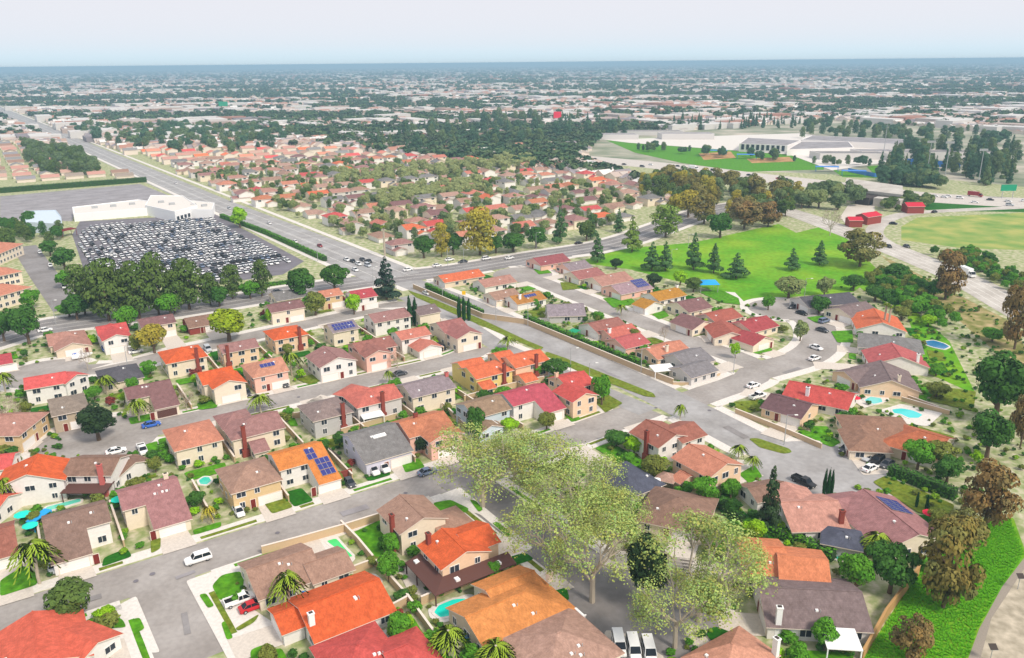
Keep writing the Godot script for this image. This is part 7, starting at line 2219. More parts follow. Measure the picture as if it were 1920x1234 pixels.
	tree("round","g",-27.9,-201.2,4.7,4.9,"green bush tree by the lilac roof")
	tree("round","ol",-26,-126.3,2.3,2.4,"small yard tree behind the cream house")
	tree("round","ol",-72.2,-142.9,2.5,2.4,"small cycad like tree by the rose house")
	grove("round","eu",117.9,-598.5,16.8,16.5,3,0,6)
	grove("round","eu",129.6,-577.9,15.5,15.9,3,1,6)
	grove("round","eu",117.3,-504.5,16.3,15.4,3,2,6)
	grove("round","eu",154.7,-566,15.6,17.8,3,3,6)
	grove("round","eu",137.2,-461.4,15.3,15.6,3,4,6)
	grove("round","eu",174.4,-522.2,14.9,17.1,3,5,6)
	grove("tall","yo",117.9,-550.8,17,10.6,3,0,6)
	grove("tall","yo",138.4,-576,15.6,10.1,3,1,6)
	grove("tall","yo",127.8,-512.2,15.9,9.3,3,2,6)
	grove("tall","yo",126.9,-463,11,5.9,3,3,6)
	grove("tall","yo",132.9,-470.9,15.5,8.5,3,4,6)
	grove("tall","yo",184.5,-516.5,13.9,8.4,3,5,6)
	grove("euc","og",92.9,-518.6,10.7,8.7,3,0,5)
	grove("euc","og",97.6,-519.5,16.7,12.2,3,1,5)
	grove("euc","og",107.4,-507.8,11,9.7,3,2,5)
	grove("euc","og",153.1,-532,12.3,10.9,3,3,5)
	grove("euc","og",162.4,-470,12.3,10.3,3,4,5)
	grove("euc","fd2",127.8,-588.7,16.1,12.1,3,0,3)
	grove("euc","fd2",157.1,-549.5,12.4,10.1,3,1,3)
	grove("euc","fd2",159.6,-474.4,15.5,10.6,3,2,3)
	grove("round","og",138.5,-572.1,16.7,16.4,3,0,3)
	grove("round","og",166.1,-554,14.4,13.7,3,1,3)
	grove("round","og",144.7,-466.7,15.1,15.3,3,2,3)
	grove("tall","fd2",134.2,-517.7,16.2,10.5,3,0,3)
	grove("tall","fd2",147.3,-473.7,11.4,7.1,3,1,3)
	grove("tall","fd2",147.9,-455,13,7.1,3,2,3)
	grove("euc","eu",114.2,-563.5,12.7,10.2,3,0,5)
	grove("euc","eu",125,-549.8,16.2,12.3,3,1,5)
	grove("euc","eu",154.3,-547.6,11.5,8.8,3,2,5)
	grove("euc","eu",163.8,-535.8,16.9,12.8,3,3,5)
	grove("euc","eu",153.1,-493.6,13.7,12,3,4,5)
	grove("conf","fd2",311.4,-637.9,17.4,6.9,5,0,8)
	grove("conf","fd2",349.3,-685.5,16.6,6.6,5,1,8)
	grove("conf","fd2",332.8,-638.2,18.1,7,5,2,8)
	grove("conf","fd2",366.1,-674.7,17.7,8.4,5,3,8)
	grove("conf","fd2",358.9,-635.7,16.7,7,5,4,8)
	grove("conf","fd2",433.6,-769.6,18.7,8.1,5,5,8)
	grove("conf","fd2",345.4,-584.3,19.9,8.6,5,6,8)
	grove("conf","fd2",404.6,-650.8,17.9,6.9,5,7,8)
	grove("tall","fd",295.3,-616.2,19.5,11.9,5,0,9)
	grove("tall","fd",356.5,-714.4,19.8,12.2,5,1,9)
	grove("tall","fd",310.4,-601.9,13.4,9.4,5,2,9)
	grove("tall","fd",399.1,-779.6,17.9,12.3,5,3,9)
	grove("tall","fd",410.2,-801.9,18,12.2,5,4,9)
	grove("tall","fd",344.1,-663.2,14.7,8.1,5,5,9)
	grove("tall","fd",364.7,-643.7,18.7,11.8,5,6,9)
	grove("tall","fd",395.2,-662.7,18.6,10.3,5,7,9)
	grove("tall","fd",395.2,-653.2,15.8,10.7,5,8,9)
	grove("tall","og",92.7,-542.4,12.3,6.5,3,0,4)
	grove("tall","og",101.7,-496.7,11.7,6.7,3,1,4)
	grove("tall","og",178,-527.9,15.9,10.5,3,2,4)
	grove("tall","og",185.4,-534.4,12.6,7.5,3,3,4)
	grove("round","yo",101.6,-570.1,14.1,14.9,3,0,3)
	grove("round","yo",99.5,-522.8,10.7,12.1,3,1,3)
	grove("round","yo",122.4,-561.5,16.4,15.9,3,2,3)
	grove("tall","eu",116.5,-534.4,13.1,7.3,3,0,2)
	grove("tall","eu",146.6,-573,15.7,10.2,3,1,2)
	grove("conf","fd",413,-774.5,18.1,7.1,5,0,6)
	grove("conf","fd",357.7,-665.4,18.1,8.3,5,1,6)
	grove("conf","fd",395.4,-687.2,19.3,7.3,5,2,6)
	grove("conf","fd",349.2,-594.6,14,6.1,5,3,6)
	grove("conf","fd",351.6,-588.8,13.7,5.8,5,4,6)
	grove("conf","fd",437.7,-717,16.5,6.8,5,5,6)
	grove("round","wo",186.4,-498.7,12.4,13.9,4,0,3)
	grove("round","wo",191.9,-496.5,12.4,14.1,4,1,3)
	grove("round","wo",213.2,-523.9,13.4,12.9,4,2,3)
	grove("tall","fd2",221.4,-525.2,13.4,8.8,4,0,1)
	grove("round","fd2",180.8,-495.6,11.1,10.1,4,0,5)
	grove("round","fd2",208.2,-532.6,13.4,14,4,1,5)
	grove("round","fd2",212.3,-536.4,12.3,12.6,4,2,5)
	grove("round","fd2",201.1,-489.7,12.1,13.8,4,3,5)
	grove("round","fd2",222.4,-519.4,12.3,11.5,4,4,5)
	grove("tall","fd",271.7,-587,14.8,9.6,12,0,3)
	grove("tall","fd",280.9,-585.3,14,8.4,12,1,3)
	grove("tall","fd",293.6,-580.8,14.2,8.5,12,2,3)
	grove("round","fd",274.9,-594.3,14.8,14.3,12,0,1)
	grove("tall","fd2",350,-730.9,16.7,9.2,5,0,5)
	grove("tall","fd2",308.7,-609,13.3,8.3,5,1,5)
	grove("tall","fd2",335.1,-648.7,14.7,8.7,5,2,5)
	grove("tall","fd2",396.2,-699.8,17.8,11.2,5,3,5)
	grove("tall","fd2",443.2,-750,18.9,10.1,5,4,5)
	grove("tall","fd2",-92.6,-965.8,20.8,11.3,0,0,3)
	grove("tall","fd2",6,-935.4,18.8,12.3,0,1,3)
	grove("tall","fd2",32.3,-891.1,19.6,10.6,0,2,3)
	grove("round","fd2",110.8,-528.2,10.6,10.8,3,0,2)
	grove("round","fd2",147.5,-526.7,11.9,10.7,3,1,2)
	grove("conf","fd",-128.4,-994.1,20.3,8.2,0,0,2)
	grove("conf","fd",-23.1,-885.1,19.2,8.8,0,1,2)
	grove("conf","fd2",-137.7,-885.7,19.4,9.1,0,0,2)
	grove("conf","fd2",-124.9,-984.1,19.6,8.1,0,1,2)
	grove("tall","fd",-125.7,-988.4,21.5,12.7,0,0,3)
	grove("tall","fd",-95.8,-820.9,17.3,11.1,0,1,3)
	grove("tall","fd",93.9,-993.5,20,14.2,0,2,3)
	grove("round","fd2",285.4,-603,14.3,16,12,0,2)
	grove("round","fd2",295.1,-577.6,13.8,12.5,12,1,2)
	shrub("lm",-50.8,-236.7,2.4,2.3,"left of",44)
	shrub("ol",-67,-109.9,3.1,4.5,"right of",0)
	shrub("lm",-72.5,-165.2,1.9,2.8,"in front of",29)
	shrub("g",125.2,-247.5,2.5,2.2,"behind",88)
	shrub("lm",27.2,-245,2.2,2.7,"in front of",71)
	shrub("g",-14.8,-185.9,1.5,1.4,"left of",26)
	shrub("lm",-118.1,-212.2,1.2,1.3,"left of",39)
	shrub("dg",-81.1,-99.8,2.9,2.8,"left of",0)
	shrub("lm",46.9,-166.9,2.8,2.5,"right of",17)
	shrub("g",40.5,-229,1.4,1.6,"left of",75)
	shrub("g",-113.6,-263.9,2.8,4.1,"right of",57)
	shrub("g",18.4,-269.2,1.1,1.4,"in front of",70)
	shrub("g",-135.8,-259.2,2.2,2.5,"behind",58)
	shrub("dg",-14.8,-336.2,2.3,2.7,"right of",66)
	shrub("g",-66.4,-247.9,2.7,3.2,"right of",49)
	shrub("rd",-82.6,-293.3,1.3,1.2,"left of",55)
	shrub("g",-9.3,-107.1,1.3,1.6,"left of",6)
	shrub("ol",-151.5,-257.5,2.8,2.7,"behind",59)
	shrub("lm",41.8,-99.6,1.8,2.5,"right of",8)
	shrub("ol",81.2,-265,1.5,1.5,"right of",83)
	shrub("ol",-17.8,-117.9,1.8,2.2,"right of",2)
	shrub("g",-90.6,-284.5,2.3,3.1,"left of",53)
	shrub("g",-64.2,-187.8,1.3,1.2,"behind",30)
	shrub("g",-52.9,-178.5,1.6,2,"left of",31)
	shrub("g",45.7,-150.6,2.9,3.7,"left of",14)
	shrub("ol",53.4,-128.9,2.6,2.9,"right of",10)
	shrub("dg",-87.7,-145.7,1.8,2.5,"behind",20)
	shrub("ol",-123.1,-192.6,2.9,3.5,"behind",38)
	shrub("g",46.2,-169.2,2.6,2.8,"behind",18)
	shrub("rd",-34.5,-180.5,1.8,2.1,"left of",25)
	shrub("dg",116.9,-248.9,2.1,2.1,"in front of",87)
	shrub("g",-163.7,-236.9,1.4,2.1,"behind",60)
	shrub("lm",-123,-186.2,1.3,1.2,"behind",38)
	shrub("g",11,-209.6,1.8,1.8,"left of",28)
	shrub("lm",-28.1,-264.4,1.6,2.3,"in front of",52)
	shrub("g",-59.7,-239.9,2.7,4.1,"in front of",50)
	shrub("g",41.6,-246.6,1.7,2,"right of",73)
	shrub("ol",55.2,-286.8,2.2,2.4,"in front of",81)
	shrub("g",-90.4,-141.1,2.7,2.5,"right of",19)
	shrub("lm",-63.7,-217.6,1.1,1.1,"left of",43)
	shrub("g",-109.3,-150.7,1.5,1.9,"behind",64)
	shrub("dg",48.1,-140.4,2.4,3.2,"left of",11)
	shrub("dg",-117.4,-201,2.9,4.7,"behind",37)
	shrub("g",83.6,-186.1,2.6,3.8,"left of",93)
	shrub("g",-76.8,-158,2.1,3,"behind",21)
	shrub("g",-13.2,-104.7,2.8,4.4,"left of",6)
	shrub("g",-57.8,-164.2,2,3,"behind",22)
	shrub("g",-52,-171.7,2.9,3.1,"behind",23)
	shrub("lm",77.6,-177.2,1.6,1.7,"left of",93)
	shrub("g",-39.9,-183.6,1.7,2.6,"right of",31)
	shrub("g",-90,-276.9,2.2,3.4,"left of",53)
	shrub("g",13,-209.3,1.1,1.8,"left of",28)
	shrub("g",-79.6,-298.3,3.1,3.9,"right of",54)
	shrub("g",-8.9,-327.6,1.7,1.9,"behind",67)
	shrub("lm",-62.2,-148.8,1.5,2.2,"left of",22)
	shrub("g",-83.7,-222,2,2.6,"left of",42)
	shrub("g",-16.8,-112.9,2.4,2.7,"right of",2)
	shrub("g",-77,-237.6,2.2,2.9,"right of",48)
	shrub("lm",129.2,-283.8,1.9,2.6,"right of",85)
	shrub("g",120.3,-298.1,1.3,2,"behind",85)
	shrub("dg",-95.8,-293,1.7,1.7,"left of",54)
	shrub("lm",40.2,-100.6,3,2.9,"right of",8)
	shrub("lm",84.6,-130.1,1.9,2.6,"right of",13)
	shrub("g",-7.5,-220.8,1.5,1.6,"behind",34)
	shrub("g",21,-286.8,2.6,3.3,"behind",70)
	shrub("dg",47.7,-102.9,1.5,1.5,"in front of",9)
	shrub("dg",-45.5,-167.7,2.3,3.4,"behind",23)
	shrub("rd",-37.3,-165,2,2.1,"left of",24)
	shrub("dg",-57.8,-166.5,2.3,3.5,"behind",22)
	shrub("dg",-132.2,-266.1,2.2,3.5,"right of",58)
	shrub("g",128.3,-227.4,2,2.1,"right of",89)
	shrub("g",92,-206.1,2.5,3.8,"left of",90)
	shrub("lm",43.4,-177.2,1.7,1.7,"right of",17)
	shrub("lm",-69.7,-112,2.1,2,"behind",0)
	shrub("ol",75.9,-277.1,2.6,3.4,"right of",82)
	shrub("dg",40.3,-328.7,2.2,2.2,"behind",79)
	shrub("dg",85.4,-186.7,2.9,4.5,"in front of",91)
	shrub("g",48.4,-143,1.2,1.5,"left of",11)
	shrub("ol",-81.6,-149.8,2.6,3.6,"right of",65)
	shrub("g",-30.4,-262.3,3,4.4,"in front of",52)
	shrub("g",82.7,-271.1,2,2.1,"behind",84)
	shrub("lm",-65.8,-144.9,1.8,2.5,"left of",22)
	shrub("ol",-23.8,-261.1,1.3,1.5,"behind",46)
	shrub("lm",106.2,-164.2,3,3,"right of",94)
	shrub("g",-66.8,-228.4,2.3,2.6,"left of",43)
	shrub("ol",92.2,-257.2,3,3.7,"right of",84)
	shrub("ol",-17.3,-195.2,2.4,3.1,"right of",33)
	shrub("dg",-119.4,-171.8,2.6,3.3,"in front of",38)
	shrub("g",-3.9,-120.5,2.4,2.3,"right of",5)
	shrub("lm",26.2,-352.3,2.2,2.5,"right of",76)
	shrub("g",46.5,-138.9,1.8,2.4,"left of",11)
	shrub("lm",-62.5,-220,3,2.9,"right of",42)
	shrub("lm",29.8,-316.6,1.9,2.5,"in front of",78)
	shrub("g",-82,-168.9,2.7,2.6,"left of",29)
	shrub("g",-111.1,-222.8,1.6,1.8,"right of",39)
	shrub("g",-28.5,-190,2.9,2.8,"right of",32)
	shrub("g",-40,-174.7,1.3,2,"left of",24)
	shrub("lm",-11.3,-132.2,1.5,2.2,"behind",5)
	shrub("ol",27.1,-354.4,1.2,1.1,"right of",76)
	shrub("lm",100.2,-182.4,1.3,1.7,"behind",94)
	shrub("g",-13.7,-190.7,3,4.3,"left of",26)
	shrub("ol",89.7,-188.8,1.8,2.7,"behind",93)
	shrub("g",-98.4,-144.8,2.5,2.8,"behind",19)
	shrub("g",-2.2,-207,2.1,3.2,"right of",34)
	shrub("dg",44.1,-101.1,1.7,2.3,"in front of",9)
	shrub("g",43.4,-105,2.1,3.2,"right of",8)
	shrub("g",69.4,-123.8,1.8,2,"right of",12)
	shrub("ol",-33.3,-253.7,1.6,1.9,"behind",45)
	shrub("lm",-85.1,-216,2.2,2.7,"behind",41)
	shrub("g",-157.7,-258.3,2.9,3.9,"left of",59)
	shrub("g",-22.2,-124.3,2,1.9,"in front of",4)
	shrub("dg",-101.2,-279.2,2.7,2.7,"right of",61)
	shrub("g",116.1,-252.2,2.3,2.6,"left of",87)
	shrub("g",47.4,-325.1,1.3,1.8,"right of",79)
	shrub("dg",-31.6,-183.4,3.1,2.8,"left of",25)
	shrub("g",-10.8,-99.3,2.9,3,"right of",3)
	shrub("g",67.8,-293,2,2.9,"right of",81)
	shrub("g",-3,-310.3,1.4,1.9,"behind",68)
	shrub("g",80.6,-276.1,1.6,2.2,"right of",83)
	shrub("g",-13,-324,1.8,2.5,"right of",66)
	shrub("dg",26.1,-270.5,2.5,2.4,"left of",71)
	shrub("g",-29,-119.6,2.5,3.9,"right of",1)
	shrub("ol",-86.3,-126.2,2.4,2.9,"right of",19)
	shrub("lm",-139.3,-252.5,2.7,2.9,"left of",58)
	shrub("dg",-5.5,-202.6,2.4,3.2,"in front of",34)
	shrub("g",41.9,-261.8,2,2.3,"right of",72)
	shrub("g",-16.2,-320.5,1.4,1.5,"right of",66)
	shrub("ol",-87.8,-149,3,3.2,"left of",21)
	shrub("g",13.9,-302.5,2.8,3.8,"right of",69)
	shrub("g",77.3,-283.4,1.6,1.9,"right of",82)
	shrub("g",-30.9,-99.7,1.5,2.4,"left of",3)
	shrub("ol",-55.8,-178.2,1.7,2.6,"right of",30)
	shrub("ol",40,-335.5,1.1,1.7,"right of",78)
	shrub("g",-125.3,-199.8,2,2,"behind",37)
	shrub("g",-92,-152.6,1.8,2.2,"right of",62)
	shrub("g",66.7,-123.9,2,2.2,"right of",12)
	shrub("dg",-58.1,-299.4,2.2,2.3,"right of",55)
	shrub("g",-122.6,-166,2.5,3.9,"left of",63)
	shrub("dg",-122.6,-217.5,2.3,3.1,"left of",39)
	shrub("g",-69.8,-167.9,1.5,1.7,"left of",30)
	shrub("dg",10.4,-213.7,2.4,3.1,"right of",35)
	shrub("g",-107.4,-198.3,1.5,1.9,"left of",40)
	shrub("g",-47.6,-116.3,2.1,2.7,"left of",1)
	shrub("rd",-90.5,-280.2,3,4.2,"left of",53)
	shrub("g",133.3,-266,1.7,1.6,"right of",86)
	shrub("g",-9.8,-226.5,2.6,3.4,"left of",35)
	shrub("lm",-133,-194.5,2.1,2.3,"left of",36)
	shrub("g",-80.6,-217.3,2.8,4.2,"right of",41)
	shrub("ol",51.3,-103.1,3,4.8,"in front of",9)
	shrub("lm",20.9,-144.3,1.6,2.4,"left of",15)
	shrub("rd",-19.4,-111.2,2.1,2.5,"behind",3)
	shrub("lm",81.9,-129.5,3,4.3,"right of",13)
	shrub("ol",132.6,-242.9,1.9,2.3,"right of",88)
	shrub("g",2.7,-205.6,1.1,1,"behind",27)
	shrub("lm",31.6,-153.7,1.7,2.2,"left of",18)
	shrub("lm",3.9,-308.6,1.1,1.7,"right of",68)
	shrub("dg",-23,-142.4,1.7,1.7,"behind",4)
	shrub("dg",56.4,-315.6,2.6,3.1,"right of",80)
	shrub("g",21.1,-146.1,1.5,1.8,"left of",15)
	shrub("lm",-7.2,-223.6,1.8,2.5,"left of",35)
	shrub("lm",-49.8,-244.8,2.9,3.3,"behind",44)
	shrub("g",46.6,-224.1,1.1,1.7,"in front of",74)
	shrub("g",129,-278.6,1.9,2.7,"right of",86)
	shrub("g",37,-333.5,3,4.7,"right of",77)
	shrub("g",-28.2,-183.4,2.4,3.6,"behind",24)
	shrub("lm",-53.6,-274.1,1.3,1.3,"left of",51)
	shrub("g",-93.4,-292.8,2.5,2.3,"left of",54)
	shrub("ol",-30.7,-255,2.7,2.6,"left of",46)
	shrub("g",-106.9,-231.9,1.4,2.1,"left of",47)
	shrub("lm",-113.7,-155.4,2.2,3.2,"in front of",63)
	shrub("rd",-66.3,-297.9,2.9,4.6,"left of",56)
	shrub("ol",-59.2,-189.8,2.6,3.5,"left of",31)
	shrub("g",-4.1,-199.5,2,2.5,"behind",26)
	shrub("g",39.4,-162.3,1.4,1.5,"right of",17)
	shrub("dg",-84.8,-169,2.7,3.5,"right of",65)
	shrub("ol",8.8,-198.9,1.6,2.2,"right of",27)
	shrub("lm",-61.4,-302.7,2,1.9,"behind",56)
	shrub("g",67.1,-194.4,3,4.3,"left of",92)
	shrub("g",5.2,-209.2,1.1,1.3,"left of",28)
	shrub("g",-40.9,-113.3,1.2,1.8,"in front of",1)
	shrub("lm",-25.3,-247.8,2.1,2.7,"left of",46)
	shrub("dg",116.9,-295.5,1.7,2.5,"behind",85)
	shrub("dg",-156.2,-240.8,2.6,2.9,"right of",60)
	shrub("ol",-90.1,-131.7,2.6,4,"right of",19)
	shrub("g",41.4,-133.6,2.7,3.1,"behind",10)
	shrub("g",-83.9,-173.1,2.5,3.3,"left of",29)
	shrub("dg",-61.5,-243,3.1,3.9,"right of",49)
	shrub("ol",10.4,-289.9,1.4,2,"right of",69)
	shrub("g",25.2,-143.3,2.9,3.5,"in front of",16)
	shrub("g",-1.6,-230.1,2.1,2.6,"behind",35)
	shrub("g",75.2,-123.8,2.7,4.2,"in front of",13)
	shrub("dg",39.1,-267,2,2.5,"right of",71)
	shrub("ol",-38.8,-157.2,3,2.9,"right of",23)
	shrub("lm",-15.1,-207,2.4,2.3,"left of",34)
	shrub("lm",-110.3,-256.4,1.3,1.6,"in front of",61)
	shrub("g",-2.7,-101.1,2.3,3.1,"in front of",6)
	shrub("dg",36.4,-345.8,1.5,2,"right of",77)
	shrub("g",-83.2,-147,2.3,2.5,"left of",21)
	shrub("g",113.1,-209.8,3.1,4.1,"right of",90)
	shrub("g",44.2,-136.8,2.2,2.1,"right of",15)
	shrub("dg",-53.7,-236.9,2.9,4.3,"behind",43)
	shrub("dg",-56.6,-233.8,3.1,4.8,"left of",44)
	shrub("g",-138,-197.8,1.8,2.7,"left of",36)
	shrub("lm",-54,-245.1,1.5,2.3,"in front of",50)
	shrub("g",-40.8,-245,2.4,3.2,"left of",45)
	shrub("g",-6.6,-101.1,2.9,4,"in front of",6)
	shrub("lm",54.6,-310.4,3.1,3.1,"right of",80)
	shrub("lm",-102.4,-205.8,2.6,3,"behind",40)
	shrub("ol",52.5,-134.1,1.9,2,"in front of",14)
	shrub("rd",-95.7,-233.6,1.8,1.7,"left of",48)
	shrub("g",-14.7,-313.7,1.5,2.3,"left of",67)
	shrub("dg",74.1,-181.9,2.6,3.1,"in front of",92)
	shrub("lm",-32.9,-200.7,1.8,2.7,"right of",32)
	shrub("g",116.2,-211.2,1.1,1.4,"right of",90)
	shrub("lm",-11,-199.7,1.3,1.8,"right of",33)
	shrub("lm",52,-136.8,2.4,3.5,"left of",11)
	shrub("g",-137.6,-206.8,3,3.7,"left of",36)
	shrub("g",4.9,-301.3,2.1,2.2,"behind",69)
	shrub("g",-60.9,-99.7,1.9,2.9,"right of",0)
	shrub("lm",49.9,-130.2,1.4,1.6,"behind",10)
	shrub("lm",23.4,-142.4,1.5,2.2,"in front of",16)
	shrub("g",123,-223.4,2.9,4,"right of",89)
	shrub("g",-53.2,-258.8,2.3,2.6,"left of",51)
	shrub("g",35.2,-150.4,2.4,2.7,"right of",16)
	shrub("dg",-94,-142.3,2.5,4,"behind",20)
	shrub("ol",-74.5,-222.2,2.5,3.9,"behind",42)
	shrub("g",24.8,-130.6,2.6,4.1,"in front of",15)
	shrub("ol",-94,-205.5,2.2,2.9,"right of",40)
	shrub("dg",8.9,-212.2,1.4,2.1,"left of",28)
	shrub("lm",51.9,-131.2,1.6,1.7,"behind",10)
	shrub("g",84.4,-136.4,3,3.6,"right of",13)
	shrub("g",-129.2,-181.1,2.8,2.7,"left of",38)
	shrub("dg",-38.8,-247.6,1.6,2,"left of",45)
	shrub("ol",-41.9,-165.2,1.3,2,"left of",24)
	shrub("rd",-50.9,-261.2,2,2.4,"right of",50)
	shrub("g",87.6,-189.9,2.5,3.8,"right of",91)
	shrub("lm",133.3,-249.1,2.1,3,"right of",87)
	shrub("ol",110.4,-234.6,1.8,2.6,"left of",88)
	shrub("g",-18.9,-129.4,2.2,3,"left of",5)
	shrub("g",-1.3,-204.6,3,3.3,"behind",27)
	shrub("dg",-61.7,-164.2,1.3,1.6,"left of",23)
	shrub("g",64.6,-291,1.6,1.8,"behind",82)
	shrub("g",38,-236.6,1.2,1.7,"left of",74)
	shrub("lm",31.2,-162,1.7,1.8,"behind",16)
	shrub("lm",0.4,-304.2,2.8,3.6,"right of",68)
	shrub("g",77.3,-207.9,1.4,1.8,"left of",91)
	shrub("g",11.8,-198.1,1.5,1.7,"right of",27)
	shrub("ol",74.1,-125.7,2,3,"right of",12)
	shrub("g",-19.5,-193.2,1.7,1.7,"in front of",33)
	shrub("lm",-83,-244.4,2.4,3.3,"left of",49)
	shrub("lm",55.3,-128,1.3,1.7,"left of",12)
	shrub("g",-141.7,-208,1.3,2,"left of",36)
	shrub("dg",-54.5,-302.8,2.5,2.6,"behind",56)
	shrub("g",-88.4,-128.5,2,2.5,"left of",20)
	shrub("g",-83.9,-150.4,3.1,4.8,"left of",21)
	shrub("g",-24.5,-193.2,2.4,3.3,"right of",32)
	shrub("g",40.7,-237.2,1.9,2.7,"right of",73)
	shrub("dg",-19.4,-116.4,2,3,"right of",2)
	shrub("g",-25.4,-131.8,1.7,1.8,"left of",4)
	shrub("rd",-109.8,-201.1,2.8,2.8,"right of",37)
	shrub("lm",-125,-189.8,2.5,3.6,"left of",37)
	shrub("lm",-29.4,-197.1,1.9,1.8,"left of",33)
	shrub("lm",-46.2,-176.3,1.8,2.4,"in front of",31)
	shrub("lm",-42.1,-206.5,1.8,2.1,"behind",32)
	shrub("dg",43.5,-146.5,2,3,"left of",14)
	shrub("ol",-121.2,-172.1,3,3.7,"behind",63)
	shrub("g",47.1,-329.7,1.8,2.9,"right of",79)
	shrub("dg",-52.2,-173.7,1.5,2.1,"right of",30)
	shrub("g",26.8,-284.8,1.2,1.9,"right of",70)
	shrub("lm",-26.5,-260.1,2.2,3.2,"left of",46)
	shrub("g",44.1,-243.4,2.6,2.8,"right of",73)
	shrub("rd",-94.3,-221.7,2.7,4,"in front of",47)
	shrub("lm",-17.5,-109.6,2.3,2.3,"behind",3)
	shrub("lm",89.3,-163,1.4,1.5,"in front of",94)
	shrub("dg",-99.1,-141.7,1.7,2.2,"right of",64)
	shrub("g",-79.8,-167,2.7,2.5,"left of",29)
	shrub("lm",127.6,-269.5,1.9,2.4,"right of",86)
	shrub("g",-160.7,-242.7,1.2,1.9,"behind",60)
	shrub("dg",24.8,-348.4,2.3,2.2,"right of",76)
	shrub("rd",-37.2,-252.7,2.1,2.4,"behind",45)
	shrub("dg",115.3,-231,1.3,1.5,"behind",89)
	shrub("g",-80.3,-303.3,1.1,1.8,"left of",55)
	shrub("g",-17.3,-183.9,2.7,3.5,"right of",25)
	shrub("ol",-84.4,-201.6,2.7,3.7,"in front of",41)
	shrub("lm",-141.6,-254.1,2.9,3.3,"right of",59)
	garden_tree("lm",-67.7,-111.2,3.7,3.1,"right of",0)
	garden_tree("g",-18.7,-106.5,5,4.8,"right of",2)
	garden_tree("ol",-37.6,-99.9,4.9,3.9,"left of",3)
	garden_tree("g",-23.2,-129.5,5.4,4.3,"in front of",4)
	garden_tree("g",-3.4,-122,3.8,3,"right of",5)
	garden_tree("g",42.9,-99.2,4.5,3.8,"right of",8)
	garden_tree("g",48.5,-103.4,5.4,4.8,"in front of",9)
	garden_tree("g",37.9,-128.3,5.3,5.6,"left of",10)
	garden_tree("lm",46.3,-132.9,5.5,4.7,"left of",11)
	garden_tree("g",69.2,-118.7,3.5,2.8,"right of",12)
	garden_tree("ol",83.8,-137.7,3.9,4.2,"right of",13)
	garden_tree("dg",44.2,-142.4,4.1,3.7,"left of",14)
	garden_tree("g",36.9,-150.3,3.7,3.1,"behind",15)
	garden_tree("g",26.3,-164,3.6,3.6,"behind",16)
	garden_tree("lm",32.5,-160.6,4.4,4.4,"in front of",17)
	garden_tree("g",45.9,-149.1,5.3,4.4,"in front of",18)
	garden_tree("dg",-89.5,-139.9,4.9,4.5,"right of",19)
	garden_tree("ol",-96.6,-140.8,3.7,3,"left of",20)
	garden_tree("ol",-81.1,-152.9,4.8,4.4,"behind",21)
	garden_tree("dg",-66.5,-147.3,4.1,4.4,"left of",22)
	garden_tree("dg",-45.1,-169.6,4.9,4.4,"behind",23)
	garden_tree("dg",-41.9,-174.3,4.5,3.5,"left of",24)
	garden_tree("ol",-16.4,-183,4.5,4.2,"right of",25)
	garden_tree("dg",-8,-201,4.2,4.1,"behind",26)
	garden_tree("g",-2.4,-200,5.4,5.9,"left of",27)
	garden_tree("ol",11.4,-212.4,3.3,2.9,"left of",28)
	garden_tree("ol",-81.5,-163,4,4,"left of",29)
	garden_tree("dg",-62,-188.3,3.6,3.1,"behind",30)
	garden_tree("g",-58.6,-191.5,3.5,3,"left of",31)
	garden_tree("g",-36.1,-205.9,3.9,4,"behind",32)
	garden_tree("g",-32.5,-207,5,4.6,"left of",33)
	garden_tree("ol",-17.8,-209.5,4.6,3.5,"left of",34)
	garden_tree("g",-4.2,-231,5.5,6,"left of",35)
	garden_tree("ol",-128.8,-194,4.8,4,"in front of",36)
	garden_tree("g",-115.8,-204.5,5,4.9,"behind",37)
	garden_tree("dg",-129.7,-177.9,3.6,3.7,"left of",38)
	garden_tree("g",-107.4,-210,4.8,4.3,"in front of",39)
	garden_tree("lm",-106.7,-202.6,3.4,3.1,"left of",40)
	garden_tree("lm",-91.2,-214.8,4.2,4.2,"left of",41)
	garden_tree("lm",-76.1,-228.4,3.4,2.6,"behind",42)
	garden_tree("dg",-56.4,-234.7,5.3,5.2,"behind",43)
	garden_tree("g",-47.3,-246.7,4.7,3.7,"behind",44)
	garden_tree("g",-39.5,-252.3,5.3,4.8,"left of",45)
	garden_tree("g",-24.7,-261.1,4.1,4.4,"behind",46)
	garden_tree("g",-108.4,-223.2,5.3,4.9,"left of",47)
	garden_tree("ol",-71.1,-238.8,4.6,3.8,"right of",48)
	# low planting that fills the yards between houses, walls and drives
	var xs: Array[Transform3D] = []
	var cs := []
	var greens := [Color8(84, 140, 34), Color8(62, 104, 36), Color8(130, 168, 40), Color8(112, 122, 52), Color8(70, 120, 40)]
	for k in 5200:
		var far := rng.randf_range(85, 330)
		var q := Vector2(rng.randf_range(-0.7, 0.72) * far, -far)
		if q.x > 52.0 and q.y > -112.0 + (q.x - 52.0) * -0.72:
			continue
		if not open_ground(q, 4.2) or Geometry2D.is_point_in_polygon(q, PackedVector2Array(L([29.9,-360.6,151.3,-447.3,147.3,-320.5,88.4,-288]))):
			continue
		var s := rng.randf_range(0.5, 1.5)
		xs.append(Transform3D(Basis(Vector3.UP, rng.randf() * TAU).scaled(Vector3(s * 1.3, s, s * 1.3)), Vector3(q.x, 0.0, q.y)))
		cs.append(lin(greens[rng.randi() % 5]))
	var low: ArrayMesh = K[["shrub", 1]].duplicate()
	low.surface_set_material(0, M["tinted"])
	many("undergrowth", "low garden planting filling the yards of the tract", low, xs, cs)
